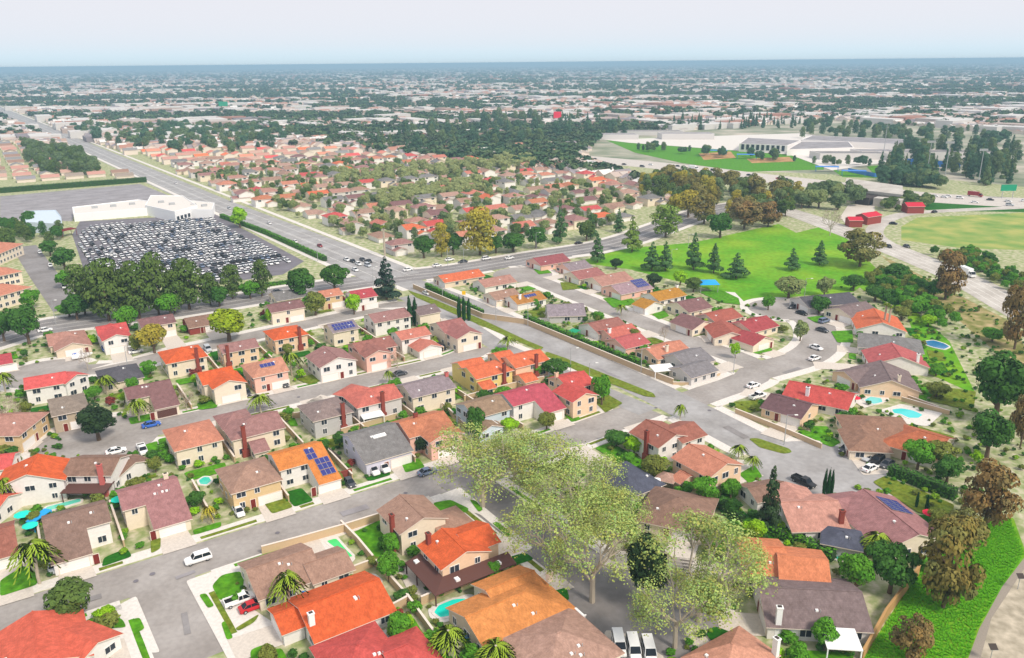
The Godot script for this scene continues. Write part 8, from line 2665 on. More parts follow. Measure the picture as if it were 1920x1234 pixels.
	var rest := [
		[L([-113.7,-799.5,92.1,-920.4,147.9,-1017.7,142.3,-1195.9,-48.6,-1335.6,-139,-1089.1,-154.2,-884.6]),120,["conf", "tall"],12,22,["fd", "fd2"],"in the dark belt behind the orange tract"],
		[L([-145.7,-653.4,21.7,-770.4,24.3,-698.6,-125.3,-594.8]),130,["round"],7,11,["fp"],"in the pale street row of the orange tract"],
		[L([-93.5,-544.6,-23.4,-615.5,-21.4,-556.3,-80,-502.5]),80,["round"],7,10,["fp"],"in the nearer pale street row of the orange tract"],
		[L([82.8,-559.5,100.6,-449.8,159.8,-454.9,193.4,-534.6,162.4,-564.3,118.1,-609.1]),36,["tall", "euc", "round"],9,17,["fd2", "eu", "og", "yo"],"between the park and the distant freeway"],
		[L([171.2,-489.1,212.3,-477.8,230,-536.9,202.8,-561.9]),14,["round", "tall"],8,14,["fd2", "wo"],"by the freeway underpass"],
		[L([276,-610,358.5,-572.1,504.6,-799.1,395.1,-834.5]),64,["conf", "tall"],10,20,["fd", "fd2"],"around the school ball fields"],
		[L([215.2,-1091.7,393.6,-1115.7,434.4,-1234,239,-1215.3]),60,["conf"],10,18,["fd"],"in the dark row behind the school"],
		[L([340.3,-961,509.1,-824.1,616.9,-1004.6,409.6,-1162.2]),68,["tall", "round"],9,16,["fd", "fd2"],"in the grove right of the school"],
		[L([-567.9,-1018.8,-348,-848.4,-262.5,-841.1,-255.1,-1102.1,-487.9,-1222.2,-645.9,-1191.7]),250,["tall", "round"],9,16,["fd", "fd2"],"in the green band across the far left tract"],
		[L([-406.9,-687.7,-341.2,-683.1,-452.5,-857.4,-589,-986.6]),130,["tall", "round"],7,13,["fd2", "og"],"among the far left grey houses"],
		[L([-165.5,-507.1,-52.5,-388.4,53.6,-436.7,98.5,-522.8,18.6,-658,-163.4,-785.5,-276.4,-678.6]),640,["round", "round", "tall"],4,8,["fp", "og", "wo", "fd2"],"among the orange tract houses"],
		[L([115.7,-849.2,305.4,-677.8,316.1,-702.5,125.7,-881.4]),44,["round", "tall"],6,11,["fd2", "fd"],"along the far side of the distant freeway"],
		[L([262.2,-578.2,283.5,-529.3,310.6,-575.2,286.4,-615.1]),36,["tall", "round"],8,15,["fd", "fd2"],"right of the freeway bridge"],
		[L([224.8,-491.9,234.2,-476.6,267.1,-497.2,260.8,-526.3]),40,["round"],4,8,["wo", "fd2", "og"],"around the loop ramp start"],
		[L([141.1,-308.4,141.2,-276.3,147.1,-257.9,152.5,-257.7,167.6,-328.4,156.2,-333.3]),100,["round"],3,6,["dg", "ol", "g"],"in the dense shrubbery of the ramp slope"],
		[L([195.7,-366.7,197.1,-295.1,217.4,-326.6,221.3,-376.8]),110,["round"],2.5,5,["dg", "ol", "g"],"on the far side of the ramp"],
		[L([-6.2,-302,26.3,-267.4,45,-225.5,50,-234.5,31.3,-279.8,0.1,-313.3]),32,["round", "palm"],3,5,["dg", "ol", "g"],"in the back yards along the avenue wall"],
		[L([-292.4,-453.1,-282.8,-468.6,-246.8,-436.1,-230.9,-395.9,-245.8,-384.8]),20,["round", "tall"],6,10,["og", "dg"],"around the white shed left of the car lot"]]
	for q in rest:
		var poly := PackedVector2Array(q[0])
		var lo := poly[0]
		var hi := poly[0]
		for p in poly:
			lo = lo.min(p)
			hi = hi.max(p)
		var kinds: Array = q[2]
		var tones: Array = q[5]
		var sets := {}
		var tries := 0
		var n := 0
		while n < q[1] and tries < 40000:
			tries += 1
			var p := Vector2(rng.randf_range(lo.x, hi.x), rng.randf_range(lo.y, hi.y))
			if not Geometry2D.is_point_in_polygon(p, poly):
				continue
			if near_arterial(p):
				continue
			n += 1
			var key := [kinds[rng.randi() % kinds.size()], tones[rng.randi() % tones.size()]]
			if not sets.has(key):
				var e: Array[Transform3D] = []
				sets[key] = e
			var h: float = rng.randf_range(q[3], q[4])
			var w: float = h * {"round": 1.0, "tall": 0.62, "conf": 0.42, "euc": 0.8, "palm": 0.6}[key[0]]
			sets[key].append(Transform3D(Basis(Vector3.UP, rng.randf() * TAU).scaled(Vector3(w, h, w)), Vector3(p.x, 0, p.y)))
		for key in sets:
			var m: ArrayMesh = K[[key[0], 1]].duplicate()
			m.surface_set_material(0, M["leaf_" + key[1]])
			many("distant_foliage", "%s %s trees %s" % [TONE_WORDS[key[1]], {"round": "round", "tall": "tall", "conf": "conifer", "euc": "eucalyptus", "palm": "palm"}[key[0]], q[6]], m, sets[key], [])

func near_arterial(p: Vector2) -> bool:
	for s in [[V(-50.7,-336.5), V(-1108.7,-1804.1), 21.0], [V(55,-402.2), V(-50.7,-336.5), 13.0], [V(55,-402.2), V(160.4,-519.3), 13.0], [V(63.3,-784.8), V(189.1,-646.1), 20.0], [V(189.1,-646.1), V(346,-500.7), 20.0]]:
		if Geometry2D.get_closest_point_to_segment(p, s[0], s[1]).distance_to(p) < s[2]:
			return true
	return false

# ---------------------------------------------------------------- vehicles

# a body lofted from stations [x, floor, belt height, half width]
func loft(s: Shape, m: String, st: Array, tuck := 0.12):
	var ring := func(q): return [Vector3(q[0], q[1], -q[3] + tuck * 0.4), Vector3(q[0], q[1] + (q[2] - q[1]) * 0.45, -q[3]), Vector3(q[0], q[2], -q[3] + tuck), Vector3(q[0], q[2], q[3] - tuck), Vector3(q[0], q[1] + (q[2] - q[1]) * 0.45, q[3]), Vector3(q[0], q[1], q[3] - tuck * 0.4)]
	for i in st.size() - 1:
		var a: Array = ring.call(st[i])
		var b: Array = ring.call(st[i + 1])
		var inside := Vector3((st[i][0] + st[i + 1][0]) / 2, (st[i][1] + st[i][2]) / 2, 0)
		for k in 6:
			var j := (k + 1) % 6
			s.face(m, [a[k], a[j], b[j]], inside)
			s.face(m, [a[k], b[j], b[k]], inside)
	s.face(m, ring.call(st[0]), Vector3(0, 0.7, 0))
	s.face(m, ring.call(st[-1]), Vector3(0, 0.7, 0))

func car_shapes(kind: String) -> Array:
	if K.has("car " + kind):
		return K["car " + kind]
	var body := Shape.new()
	var glass := Shape.new()
	var len_: float = {"sedan": 4.6, "suv": 4.8, "pickup": 5.6, "van": 5.2, "truck": 9.0, "camper": 7.2, "boat": 6.0}[kind]
	var l := len_ / 2
	var p := "paint_white"
	# the cabin: glass below, a painted roof on top
	var cabin := func(x0, x1, x2, x3, y0, y1, w0, w1):
		var lo := [Vector3(x0, y0, -w0), Vector3(x3, y0, -w0), Vector3(x3, y0, w0), Vector3(x0, y0, w0)]
		var hi := [Vector3(x1, y1, -w1), Vector3(x2, y1, -w1), Vector3(x2, y1, w1), Vector3(x1, y1, w1)]
		for k in 4:
			var j := (k + 1) % 4
			glass.face("glass", [lo[k], lo[j], hi[j], hi[k]], Vector3((x0 + x3) / 2, y0, 0))
		body.slab(p, p, [hi[0] + Vector3(-0.02, 0.05, -0.02), hi[1] + Vector3(0.02, 0.05, -0.02), hi[2] + Vector3(0.02, 0.05, 0.02), hi[3] + Vector3(-0.02, 0.05, 0.02)], 0.07)
		for k in 4:
			body.tube(p, lo[k], hi[k], 0.05, 0.05, 4)
		var mx: float = (x1 + x2) / 2
		for sg in [-1.0, 1.0]:
			body.tube(p, Vector3(mx, y0, sg * w0), Vector3(mx, y1, sg * w1), 0.05, 0.05, 4)
	match kind:
		"sedan":
			loft(body, p, [[-l, 0.35, 0.78, 0.74], [-l + 0.15, 0.25, 0.92, 0.86], [-1.3, 0.22, 0.96, 0.9], [0.6, 0.22, 0.93, 0.9], [l - 0.4, 0.24, 0.78, 0.86], [l, 0.35, 0.62, 0.72]])
			cabin.call(-1.75, -1.0, 0.3, 1.15, 0.93, 1.42, 0.8, 0.6)
		"suv":
			loft(body, p, [[-l, 0.4, 1.0, 0.84], [-l + 0.12, 0.3, 1.08, 0.92], [0.9, 0.3, 1.08, 0.92], [l - 0.3, 0.3, 1.0, 0.9], [l, 0.42, 0.8, 0.8]])
			cabin.call(-l + 0.12, -l + 0.4, 0.6, 1.15, 1.07, 1.72, 0.86, 0.72)
		"pickup":
			loft(body, p, [[-l, 0.45, 1.0, 0.9], [0.1, 0.42, 1.05, 0.94], [1.6, 0.42, 1.05, 0.94], [l, 0.45, 0.9, 0.85]])
			body.box("rubber", Vector3(-l + 0.15, 1.0, -0.74), Vector3(-0.6, 1.06, 0.74))
			for sg in [-1.0, 1.0]:
				body.box(p, Vector3(-l + 0.05, 1.0, sg * 0.83 - 0.07), Vector3(-0.5, 1.3, sg * 0.83 + 0.07))
			body.box(p, Vector3(-l + 0.03, 1.0, -0.76), Vector3(-l + 0.15, 1.3, 0.76))
			cabin.call(-0.5, -0.35, 0.9, 1.55, 1.04, 1.75, 0.88, 0.74)
		"van":
			loft(body, p, [[-l, 0.4, 1.2, 0.92], [1.4, 0.35, 1.2, 0.95], [l - 0.3, 0.35, 1.0, 0.92], [l, 0.45, 0.8, 0.85]])
			cabin.call(-l + 0.05, -l + 0.2, 1.0, 1.75, 1.18, 1.95, 0.9, 0.8)
		"truck":
			loft(body, p, [[-l, 0.9, 3.4, 1.22], [2.2, 0.9, 3.4, 1.22]], 0.03)
			loft(body, p, [[2.35, 0.5, 1.6, 1.1], [l, 0.5, 1.4, 1.1]])
			cabin.call(2.4, 2.45, 3.5, 4.3, 1.55, 2.5, 1.05, 0.95)
		"camper":
			loft(body, p, [[-l, 0.5, 2.9, 1.2], [1.6, 0.5, 2.95, 1.2], [2.6, 1.7, 2.8, 1.15]], 0.06)
			loft(body, p, [[1.6, 0.45, 1.3, 1.0], [l, 0.45, 1.0, 0.95]])
			cabin.call(1.6, 1.65, 2.4, 3.1, 1.25, 1.75, 0.95, 0.85)
		"boat":
			loft(body, p, [[-l, 0.5, 1.3, 1.1], [0.6, 0.45, 1.45, 1.2], [l, 0.9, 1.35, 0.15]])
			body.box(p, Vector3(-1.5, 1.3, -0.8), Vector3(0.4, 1.75, 0.8))
	if kind != "boat":
		for sg in [-1.0, 1.0]:
			body.box("light", Vector3(l - 0.12, 0.55, sg * 0.55 - 0.15), Vector3(l + 0.01, 0.72, sg * 0.55 + 0.15))
			body.box("redlight", Vector3(-l - 0.01, 0.7, sg * 0.6 - 0.12), Vector3(-l + 0.1, 0.85, sg * 0.6 + 0.12))
	var wheel := Shape.new()
	wheel.tube("rubber", Vector3(0, 0, -0.12), Vector3(0, 0, 0.12), 0.34, 0.34, 12)
	wheel.tube("metal", Vector3(0, 0, -0.13), Vector3(0, 0, 0.135), 0.2, 0.2, 8)
	var wb: float = l - 0.85
	K["car " + kind] = [body.done(M), glass.done(M) if kind != "boat" else null, wheel.done(M), wb]
	return K["car " + kind]

func vehicle(kind: String, x: float, z: float, turn: float, colour: String, label: String):
	var q := car_shapes(kind)
	var at := Vector3(x, 0.1, z)
	var o := root({"sedan": "car", "suv": "suv", "pickup": "pickup_truck", "van": "van", "truck": "box_truck", "camper": "camper_van", "boat": "boat_on_trailer"}[kind], label, {"sedan": "car", "suv": "car", "pickup": "pickup truck", "van": "van", "truck": "truck", "camper": "camper", "boat": "boat"}[kind], at, turn, "")
	var b := part("body", q[0], o)
	b.set_surface_override_material(0, M["paint_" + colour])
	if q[1]:
		part("windows", q[1], o)
	for sx in [-1.0, 1.0]:
		for sz in [-1.0, 1.0]:
			part("wheel", q[2], o, Vector3(sx * q[3] if kind != "boat" else -0.6 + sx * 0.4, 0.34, sz * 0.8))

func traffic():
	vehicle("suv",-59,-128.3,-2.57,"white","white sport utility vehicle driving down the main street")
	vehicle("sedan",-85,-126.2,-0.99,"silver","silver white car on the drive beside the big palm")
	vehicle("sedan",-56.8,-145,-0.99,"white","white car on the drive of the tan hip roofed house")
	vehicle("sedan",-36.1,-156.5,-0.99,"darkgrey","dark grey car beside the brick gate of the solar house")
	vehicle("suv",-31.8,-161.8,-0.99,"white","left white car before the grey roofed house")
	vehicle("suv",-29.6,-163,-0.99,"white","right white car before the grey roofed house")
	vehicle("sedan",-19.4,-161,0.58,"slate","slate blue car parked at the kerb of the main street")
	vehicle("sedan",-92.9,-187.4,0.58,"blue","blue car parked on the loop bend")
	vehicle("pickup",-47.2,-116.1,0.58,"white","white pickup on the drive of the flat brown house")
	vehicle("sedan",-44.6,-114.4,0.58,"red","red car beside the round shrub on the corner drive")
	vehicle("van",16.4,-103.9,-1.56,"white","leftmost of the three white vans")
	vehicle("van",18.6,-102.9,-1.56,"white","middle of the three white vans")
	vehicle("van",20.9,-102.4,-1.56,"white","rightmost of the three white vans")
	vehicle("pickup",63.3,-154.7,-0.99,"black","black pickup parked at the turning circle")
	vehicle("sedan",78.9,-170.5,-2.5,"darkgrey","dark car on the drive left of the white garage")
	vehicle("suv",80.8,-169.1,-2.5,"darkgrey","dark suv on the drive before the white garage")
	vehicle("sedan",82.4,-165.9,-2.5,"silver","silver car in the crowded drive")
	vehicle("suv",83.6,-164.3,-2.5,"black","black suv in the crowded drive")
	vehicle("sedan",85,-162.7,-2.5,"darkgrey","dark car deepest in the crowded drive")
	vehicle("sedan",80.4,-160.8,0.58,"white","white car at the mouth of the crowded drive")
	vehicle("pickup",67.1,-201.9,0.58,"white","white pickup before the dark brown house")
	vehicle("sedan",68.2,-209.8,0.58,"white","white car behind the white pickup")
	vehicle("suv",-22.9,-243.9,-0.99,"black","black car on the big rose brown house drive")
	vehicle("sedan",-18.5,-243.8,-0.99,"darkgrey","dark grey car on the big rose brown house drive")
	vehicle("sedan",-50.3,-224.8,-0.99,"red","red car before the white gable")
	vehicle("sedan",-74.7,-207.9,-0.99,"darkgrey","dark car beside the cream orange house")
	vehicle("sedan",-65.7,-213.9,-0.99,"darkgrey","dark car before the peach solar house")
	vehicle("sedan",-33.4,-221.4,0.58,"darkgrey","dark car at the kerb of the middle street")
	vehicle("sedan",105,-285.4,-2.57,"darkgrey","dark car nearest the park lot")
	vehicle("sedan",105.4,-277.4,-0.99,"black","black car parked on the loop corner")
	vehicle("sedan",105.7,-258,-0.99,"darkgrey","grey car on the loop opposite the orange roof")
	vehicle("sedan",93.3,-231,0.58,"white","white car on the loop drive")
	vehicle("sedan",97.2,-240.6,-0.99,"white","white van like car by the loop kerb")
	vehicle("suv",110,-267.9,0.58,"slate","slate car before the grey brown house")
	vehicle("sedan",-95.1,-172.7,0.58,"white","white car on the bend before the brown garage")
	vehicle("pickup",-88.9,-173.1,-0.99,"white","white truck on the bend before the peach house")
	vehicle("sedan",-105.1,-164.4,-0.99,"white","white car beside the white end wall")
	vehicle("boat",-136.5,-238.6,0.58,"white","white covered boat beside the loop")
	vehicle("sedan",-132.9,-245.9,-0.99,"blue","blue car before the red roofed white house")
	vehicle("sedan",-141.1,-242.6,-0.99,"blue","blue car before the rosy tan house")
	vehicle("suv",-98.8,-244.5,-0.99,"silver","silver car beside the mauve gable house")
	vehicle("sedan",-121.5,-243.1,0.58,"white","white car on the upper street kerb")
	vehicle("camper",-5.6,-181.8,-0.99,"white","white camper parked beside the taupe roofed house")
	vehicle("sedan",-33.8,-354.9,0.58,"white","white car on the cross street before the orange corner house")
	vehicle("sedan",-29,-366.1,0.58,"white","white car on the cross street under the eucalyptus")
	vehicle("sedan",-22.5,-361.6,-2.57,"darkgrey","dark car on the cross street")
	vehicle("suv",-11.7,-367.5,0.58,"white","white suv on the cross street near the trees")
	vehicle("sedan",-0.9,-368.2,0.58,"white","white car on the cross street nearest the park houses")
	vehicle("sedan",-46.2,-347.5,0.58,"white","white car entering the big crossing")
	vehicle("sedan",34.3,-399.3,0.58,"black","black car parked by the park entrance")
	vehicle("sedan",-97.1,-398.7,-0.99,"darkred","dark red car alone on the arterial")
	vehicle("sedan",-112.5,-409.5,-4.14,"white","white car on the left lane of the arterial")
	vehicle("sedan",-77.6,-368,-0.99,"white","first waiting car left of the crossing")
	vehicle("sedan",-74,-364.7,-0.99,"black","black waiting car at the crossing")
	vehicle("sedan",-70.5,-359.4,-0.99,"white","second white waiting car at the crossing")
	vehicle("sedan",-70,-367.7,-0.99,"darkgrey","grey waiting car in the middle lane")
	vehicle("suv",-65.6,-356.2,-0.99,"silver","silver waiting suv at the crossing")
	vehicle("sedan",-66.4,-364.4,-0.99,"black","dark waiting car in the right lane")
	vehicle("sedan",-70,-348.4,-0.99,"white","white waiting car nearest the lamp")
	vehicle("sedan",-140.7,-461.6,-4.14,"white","white car far up the arterial")
	vehicle("sedan",-181.3,-513.8,-0.99,"silver","silver car far up the arterial by the lime tree")
	vehicle("sedan",-262.1,-631.1,-4.14,"white","white car farthest up the arterial")
	vehicle("sedan",-127.1,-306,0.58,"white","white car on the cross street below the lot trees")
	vehicle("sedan",-95.2,-313.5,0.58,"darkgrey","dark car on the cross street left of the green trees")
	vehicle("sedan",-163.4,-265.9,0.58,"white","white car on the cross street at the left corner")
	vehicle("sedan",-34.1,-309,-0.99,"white","white car at the top of the avenue")
	vehicle("sedan",185.6,-385.4,-1.5,"black","left black car on the freeway ramp")
	vehicle("sedan",194.3,-385,-1.5,"darkgrey","right dark car on the freeway ramp")
	vehicle("sedan",205.2,-346.6,-1.5,"darkgrey","dark car on the ramp beside the white truck")
	vehicle("truck",194.1,-330.1,-1.5,"white","white box truck on the freeway ramp")
	vehicle("sedan",214,-442.7,-0.59,"black","black car on the loop ramp bend")
	vehicle("sedan",254.5,-477.4,0.58,"black","black car on top of the loop ramp")
	vehicle("truck",310.3,-534.4,-0.84,"darkred","dark red truck on the distant freeway")
	vehicle("sedan",288,-531.3,-0.84,"white","white car on the distant freeway left of the truck")
	vehicle("sedan",319.4,-512.4,-0.84,"white","white car on the distant freeway right of the truck")
	vehicle("sedan",235.2,-587.8,-0.84,"white","white car on the distant freeway before the bridge")
	vehicle("sedan",208.4,-626.3,-0.84,"red","red car on the distant freeway by the ball fields")
	vehicle("truck",155.7,-688.9,-0.84,"white","white truck on the distant freeway")
	vehicle("sedan",124.8,-721,-0.84,"white","white car on the distant freeway at its left end")
	vehicle("sedan",-195.1,-382.7,0.58,"white","white car on the lot access lane")
	vehicle("sedan",-234.4,-390.1,-0.99,"white","topmost white car along the carports")
	vehicle("sedan",-213.8,-361.9,-0.99,"white","second white car along the carports")
	vehicle("sedan",-199.4,-342,-0.99,"silver","silver car along the carports")
	vehicle("sedan",-187.5,-324,-0.99,"white","lowest white car along the carports")
	var run := L([67,-766.7,136,-705,187.4,-639.9,234.2,-585.2,266.9,-539.2,292.7,-520.2,329.8,-501.6])
	for k in 26:
		var u := (k + 0.5) / 26.0 * 6.0
		var a: Vector2 = run[int(u)]
		var b: Vector2 = run[mini(int(u) + 1, 6)]
		var n: Vector2 = (b - a).normalized().orthogonal() * [-11.0, -7.5, 7.5, 11.0][rng.randi() % 4]
		var p: Vector2 = a.lerp(b, u - int(u)) + n
		vehicle("suv" if k % 3 == 0 else "sedan", p.x, p.y, -(b - a).angle(), ["white", "silver", "darkgrey", "black"][rng.randi() % 4], "freeway car, %s from the left among the small distant ones" % ordinal(k))
	# the crowded fenced lot: the 220 nearest cars one by one, the rest as one
	var s := Shape.new()
	loft(s, "paint_white", [[-2.3, 0.35, 0.85, 0.8], [-1.3, 0.25, 0.96, 0.9], [0.8, 0.25, 0.93, 0.9], [2.3, 0.35, 0.65, 0.78]])
	s.slab("paint_white", "paint_white", [Vector3(-1.1, 1.45, -0.62), Vector3(0.4, 1.45, -0.62), Vector3(0.4, 1.45, 0.62), Vector3(-1.1, 1.45, 0.62)], 0.07)
	var lo := [Vector3(-1.8, 0.94, -0.8), Vector3(1.2, 0.92, -0.8), Vector3(1.2, 0.92, 0.8), Vector3(-1.8, 0.94, 0.8)]
	var hi := [Vector3(-1.1, 1.39, -0.62), Vector3(0.4, 1.39, -0.62), Vector3(0.4, 1.39, 0.62), Vector3(-1.1, 1.39, 0.62)]
	for k in 4:
		s.face("glass", [lo[k], lo[(k + 1) % 4], hi[(k + 1) % 4], hi[k]], Vector3(0, 0.9, 0))
	for sx in [-1.4, 1.4]:
		for sz in [-0.85, 0.85]:
			s.tube("rubber", Vector3(sx, 0.33, sz - 0.1), Vector3(sx, 0.33, sz + 0.1), 0.33, 0.33, 8)
	var mesh := s.done(M)
	var lot := PackedVector2Array(L([-229.3,-414.7,-244.8,-458.7,-181.5,-480.5,-104,-368,-124.1,-334.7,-186.2,-346.1]))
	var ub := Vector2(cos(deg_to_rad(-33.0)), sin(deg_to_rad(-33.0)))
	var ua := Vector2(cos(deg_to_rad(57.0)), sin(deg_to_rad(57.0)))
	var mid_ := V(-173,-405.8)
	var spots := []
	for i in range(-9, 10):
		for j in range(-34, 35):
			var q: Vector2 = mid_ + ua * (i * 13.5) + ub * (j * 2.75)
			for half in 2:
				var p: Vector2 = q + ua * (2.5 if half else -2.5)
				if Geometry2D.is_point_in_polygon(p, lot) and rng.randf() < 0.93:
					spots.append([p, i * 2 + half, j])
	spots.sort_custom(func(a, b): return a[1] > b[1] or (a[1] == b[1] and a[2] < b[2]))
	var paints := ["white", "white", "white", "silver", "darkgrey", "black", "slate", "white", "silver", "silver"]
	var seen := {}
	var words := {"white": "white", "silver": "silver", "darkgrey": "dark grey", "black": "black", "slate": "slate blue"}
	var rest_rows := {}
	var row := -1
	var last := -999
	for k in spots.size():
		var sp: Array = spots[k]
		if sp[1] != last:
			last = sp[1]
			row += 1
		var turn: float = -deg_to_rad(57.0) + (PI if rng.randf() < 0.4 else 0.0)
		var col: String = paints[rng.randi() % 10]
		if row % 3 != 1 and rng.randf() < 0.55:
			col = "white"
		if k < 200:
			var key := "%s car in the %s row" % [words[col], ordinal(row)]
			seen[key] = seen.get(key, -1) + 1
			var o := single("car", mesh, "%s lot car, %s such from the left in the %s row" % [words[col], ordinal(seen[key]), ordinal(row)], "car", "cars in the fenced lot")
			o.position = Vector3(sp[0].x, 0.03, sp[0].y)
			o.rotation.y = turn
			o.set_surface_override_material(0, M["paint_" + col])
		else:
			if not rest_rows.has(col):
				var e: Array[Transform3D] = []
				rest_rows[col] = e
			rest_rows[col].append(Transform3D(Basis(Vector3.UP, turn), Vector3(sp[0].x, 0.03, sp[0].y)))
	for col in rest_rows:
		var m2: ArrayMesh = mesh.duplicate()
		m2.surface_set_material(0, M["paint_" + col])
		many("parked_cars", "%s cars in the far rows of the fenced lot" % words[col], m2, rest_rows[col], [])

# ---------------------------------------------------------------- landmarks

func ring_building(o: Node3D, called: String, p: Array, h: float, wm: String, rm: String):
	# a flat roofed block on any outline, its parapet a step above the roof
	var s := Shape.new()
	var c := Vector2()
	for q in p: c += q
	c /= p.size()
	for i in p.size():
		var a: Vector2 = p[i]
		var b: Vector2 = p[(i + 1) % p.size()]
		var ia := a.lerp(c, 0.03)
		var ib := b.lerp(c, 0.03)
		s.face(wm, [Vector3(a.x, 0, a.y), Vector3(b.x, 0, b.y), Vector3(b.x, h, b.y), Vector3(a.x, h, a.y)], Vector3(c.x, h / 2, c.y))
		s.face(wm, [Vector3(a.x, h, a.y), Vector3(b.x, h, b.y), Vector3(ib.x, h, ib.y), Vector3(ia.x, h, ia.y)], Vector3(c.x, 0, c.y))
		s.face(wm, [Vector3(ia.x, h, ia.y), Vector3(ib.x, h, ib.y), Vector3(ib.x, h - 0.5, ib.y), Vector3(ia.x, h - 0.5, ia.y)], Vector3(ia.x, h, ia.y) + Vector3(ia.x - c.x, 0, ia.y - c.y))
	part(called, s.done(M), o)
	var inner := p.map(func(q): return q.lerp(c, 0.02))
	part("roof", sheet_mesh(inner, rm, h - 0.45), o)

func quad_on(s: Shape, m: String, a: Vector2, b: Vector2, u0: float, u1: float, y0: float, y1: float, out: float):
	var n := (b - a).normalized().orthogonal()
	if n.y < 0: n = -n
	var p := a.lerp(b, u0)
	var q := a.lerp(b, u1)
	var o := n * out
	s.slab(m, m, [Vector3(p.x, y1, p.y), Vector3(q.x, y1, q.y), Vector3(q.x + o.x, y1, q.y + o.y), Vector3(p.x + o.x, y1, p.y + o.y)], y1 - y0)

func landmarks():
	# the white dealer building beside the lot
	var o := root("dealer_building", "long white flat roofed building along the crowded car lot", "building")
	ring_building(o, "wall", L([-260.5,-474.2,-222.8,-493.3,-232.7,-516.6,-244.1,-525.3,-273.3,-497.7]), 5.0, "white", "pale")
	ring_building(o, "wall", L([-225.8,-493.4,-198.1,-469.4,-192.4,-489.9,-216.8,-530,-239.4,-533.3]), 6.5, "white", "pale")
	ring_building(o, "wall", L([-204.3,-485.1,-179.9,-480.4,-187.7,-506.4,-212.7,-519.5]), 5.5, "white", "pale")
	var s := Shape.new()
	for i in 6:
		quad_on(s, "pane", V(-198.1,-469.4), V(-192.4,-489.9), 0.06 + i * 0.16, 0.16 + i * 0.16, 1.0, 3.2, 0.15)
	part("shop_window", s.done(M), o)
	for q in [[V(-258,-495.1), 4.5], [V(-248.8,-500.1), 4.5], [V(-240.2,-507.2), 4.5], [V(-220.4,-504.3), 6.0], [V(-210.4,-496.3), 6.0], [V(-197.6,-497.5), 5.0], [V(-190.1,-495.2), 5.0]]:
		s = Shape.new()
		s.box("metal", Vector3(-1.6, 0, -1.1), Vector3(1.6, 1.3, 1.1))
		part("roof_unit", s.done(M), o, Vector3(q[0].x, q[1], q[0].y), 0.58)
	o = root("shed", "white metal shed left of the car lot", "shed")
	ring_building(o, "wall", L([-270.8,-443.1,-246.8,-436.1,-259.7,-459.4,-274.7,-481.7,-292.7,-479.2]), 6.0, "wall_bluewall", "wall_bluewall")
	o = root("canopy", "red canopy at the gate of the car lot", "canopy")
	patio_at(o, V(-244.5,-427.5), V(-240.7,-435.8), "darkred", 4.0)
	# apartments at the left edge
	for k in 3:
		var q: Array = [[V(-245.5,-363.1), V(-247.2,-387.1), "peach roofed apartment block farthest back at the left edge"], [V(-223.7,-321.1), V(-214.3,-335.3), "peach roofed apartment block in the middle of the left edge"], [V(-204.1,-287.2), V(-196.4,-308.3), "nearest peach roofed apartment block at the left edge"]][k]
		var a: Vector2 = q[0]
		var b: Vector2 = q[1]
		var c := (a + b) / 2
		var d := b - a
		var h := root("apartment_house", q[2], "apartment house", Vector3(c.x, 0, c.y), -d.angle(), "peach roofed apartments")
		var w := Shape.new()
		var r := Shape.new()
		volume(w, r, Transform3D(), d.length(), 13.0, 5.6, "hh", [], "wall_cream", "roof_salmontan")
		part("wall", w.done(M), h)
		part("roof", r.done(M), h)
		for st in 2:
			for u in range(-3, 4):
				var ms := window_meshes(1.4, 1.3)
				var fr := part("window", ms[0], h, Vector3(u * d.length() / 8, 1.6 + st * 2.7, 6.51))
				part("pane", ms[1], fr)
	# school
	o = root("school_building", "white two storey school building with a row of tall windows", "school")
	ring_building(o, "wall", L([232.2,-828.3,273.3,-804.7,303.4,-853.7,258.3,-892.2]), 8.0, "wall_white", "lotgrey")
	ring_building(o, "wall", L([267.2,-786.1,337,-799.2,356.1,-859.9,307.1,-864.5]), 6.0, "wall_white", "lotgrey")
	ring_building(o, "wall", L([314.8,-886.8,400.8,-823.5,425.6,-876.2,343.1,-933.8]), 6.0, "wall_white", "lotgrey")
	for i in 9:
		var ws := Shape.new()
		quad_on(ws, "pane", V(232.2,-828.3), V(273.3,-804.7), 0.05 + i * 0.105, 0.11 + i * 0.105, 2.2, 7.4, 0.3)
		part("window", ws.done(M), o)
	var blocks := [[1130, 262, 70, 6, "long white school block at the left of the fields"], [1210, 254, 80, 5, "pale school block behind the green field"], [1290, 262, 50, 7, "white school block above the first infield"], [1600, 300, 50, 6, "pale low block right of the two storey school"], [1690, 296, 60, 6, "grey low block before the school grove"], [1780, 300, 70, 7, "pale block by the blue fence"]]
	var places := L([109.7,-971,168.7,-1023.1,208.7,-960.9,315.5,-746.6,365.8,-759.7,400.3,-739.7])
	for k in 6:
		var c0: Vector2 = places[k]
		var w2: float = blocks[k][2] * 0.6
		o = root("school_block", blocks[k][4], "school")
		ring_building(o, "wall", [c0 + Vector2(-w2, -w2 * 0.1), c0 + Vector2(w2, w2 * 0.1), c0 + Vector2(w2 * 0.94, w2 * 0.1 - 22), c0 + Vector2(-w2 * 1.06, -w2 * 0.1 - 22)], blocks[k][3], "wall_lightgrey", "lotgrey" if k % 2 == 0 else "asphalt2")
	var blues := [[1345, "westernmost blue canopy by the first infield"], [1385, "second blue canopy by the ball fields"], [1555, "blue canopy right of the ball fields"], [1590, "blue canopy nearest the bare trees"]]
	var blue_at := L([203.8,-801,221.9,-762.8,261.1,-667.2,272.2,-640.3])
	mat("blue", Color8(70, 130, 210), 0.7)
	mat("skyblue", Color8(40, 160, 226), 0.6)
	mat("hotred", Color8(226, 40, 70), 0.7)
	mat("crimsonroof", Color8(196, 40, 62), 0.8)
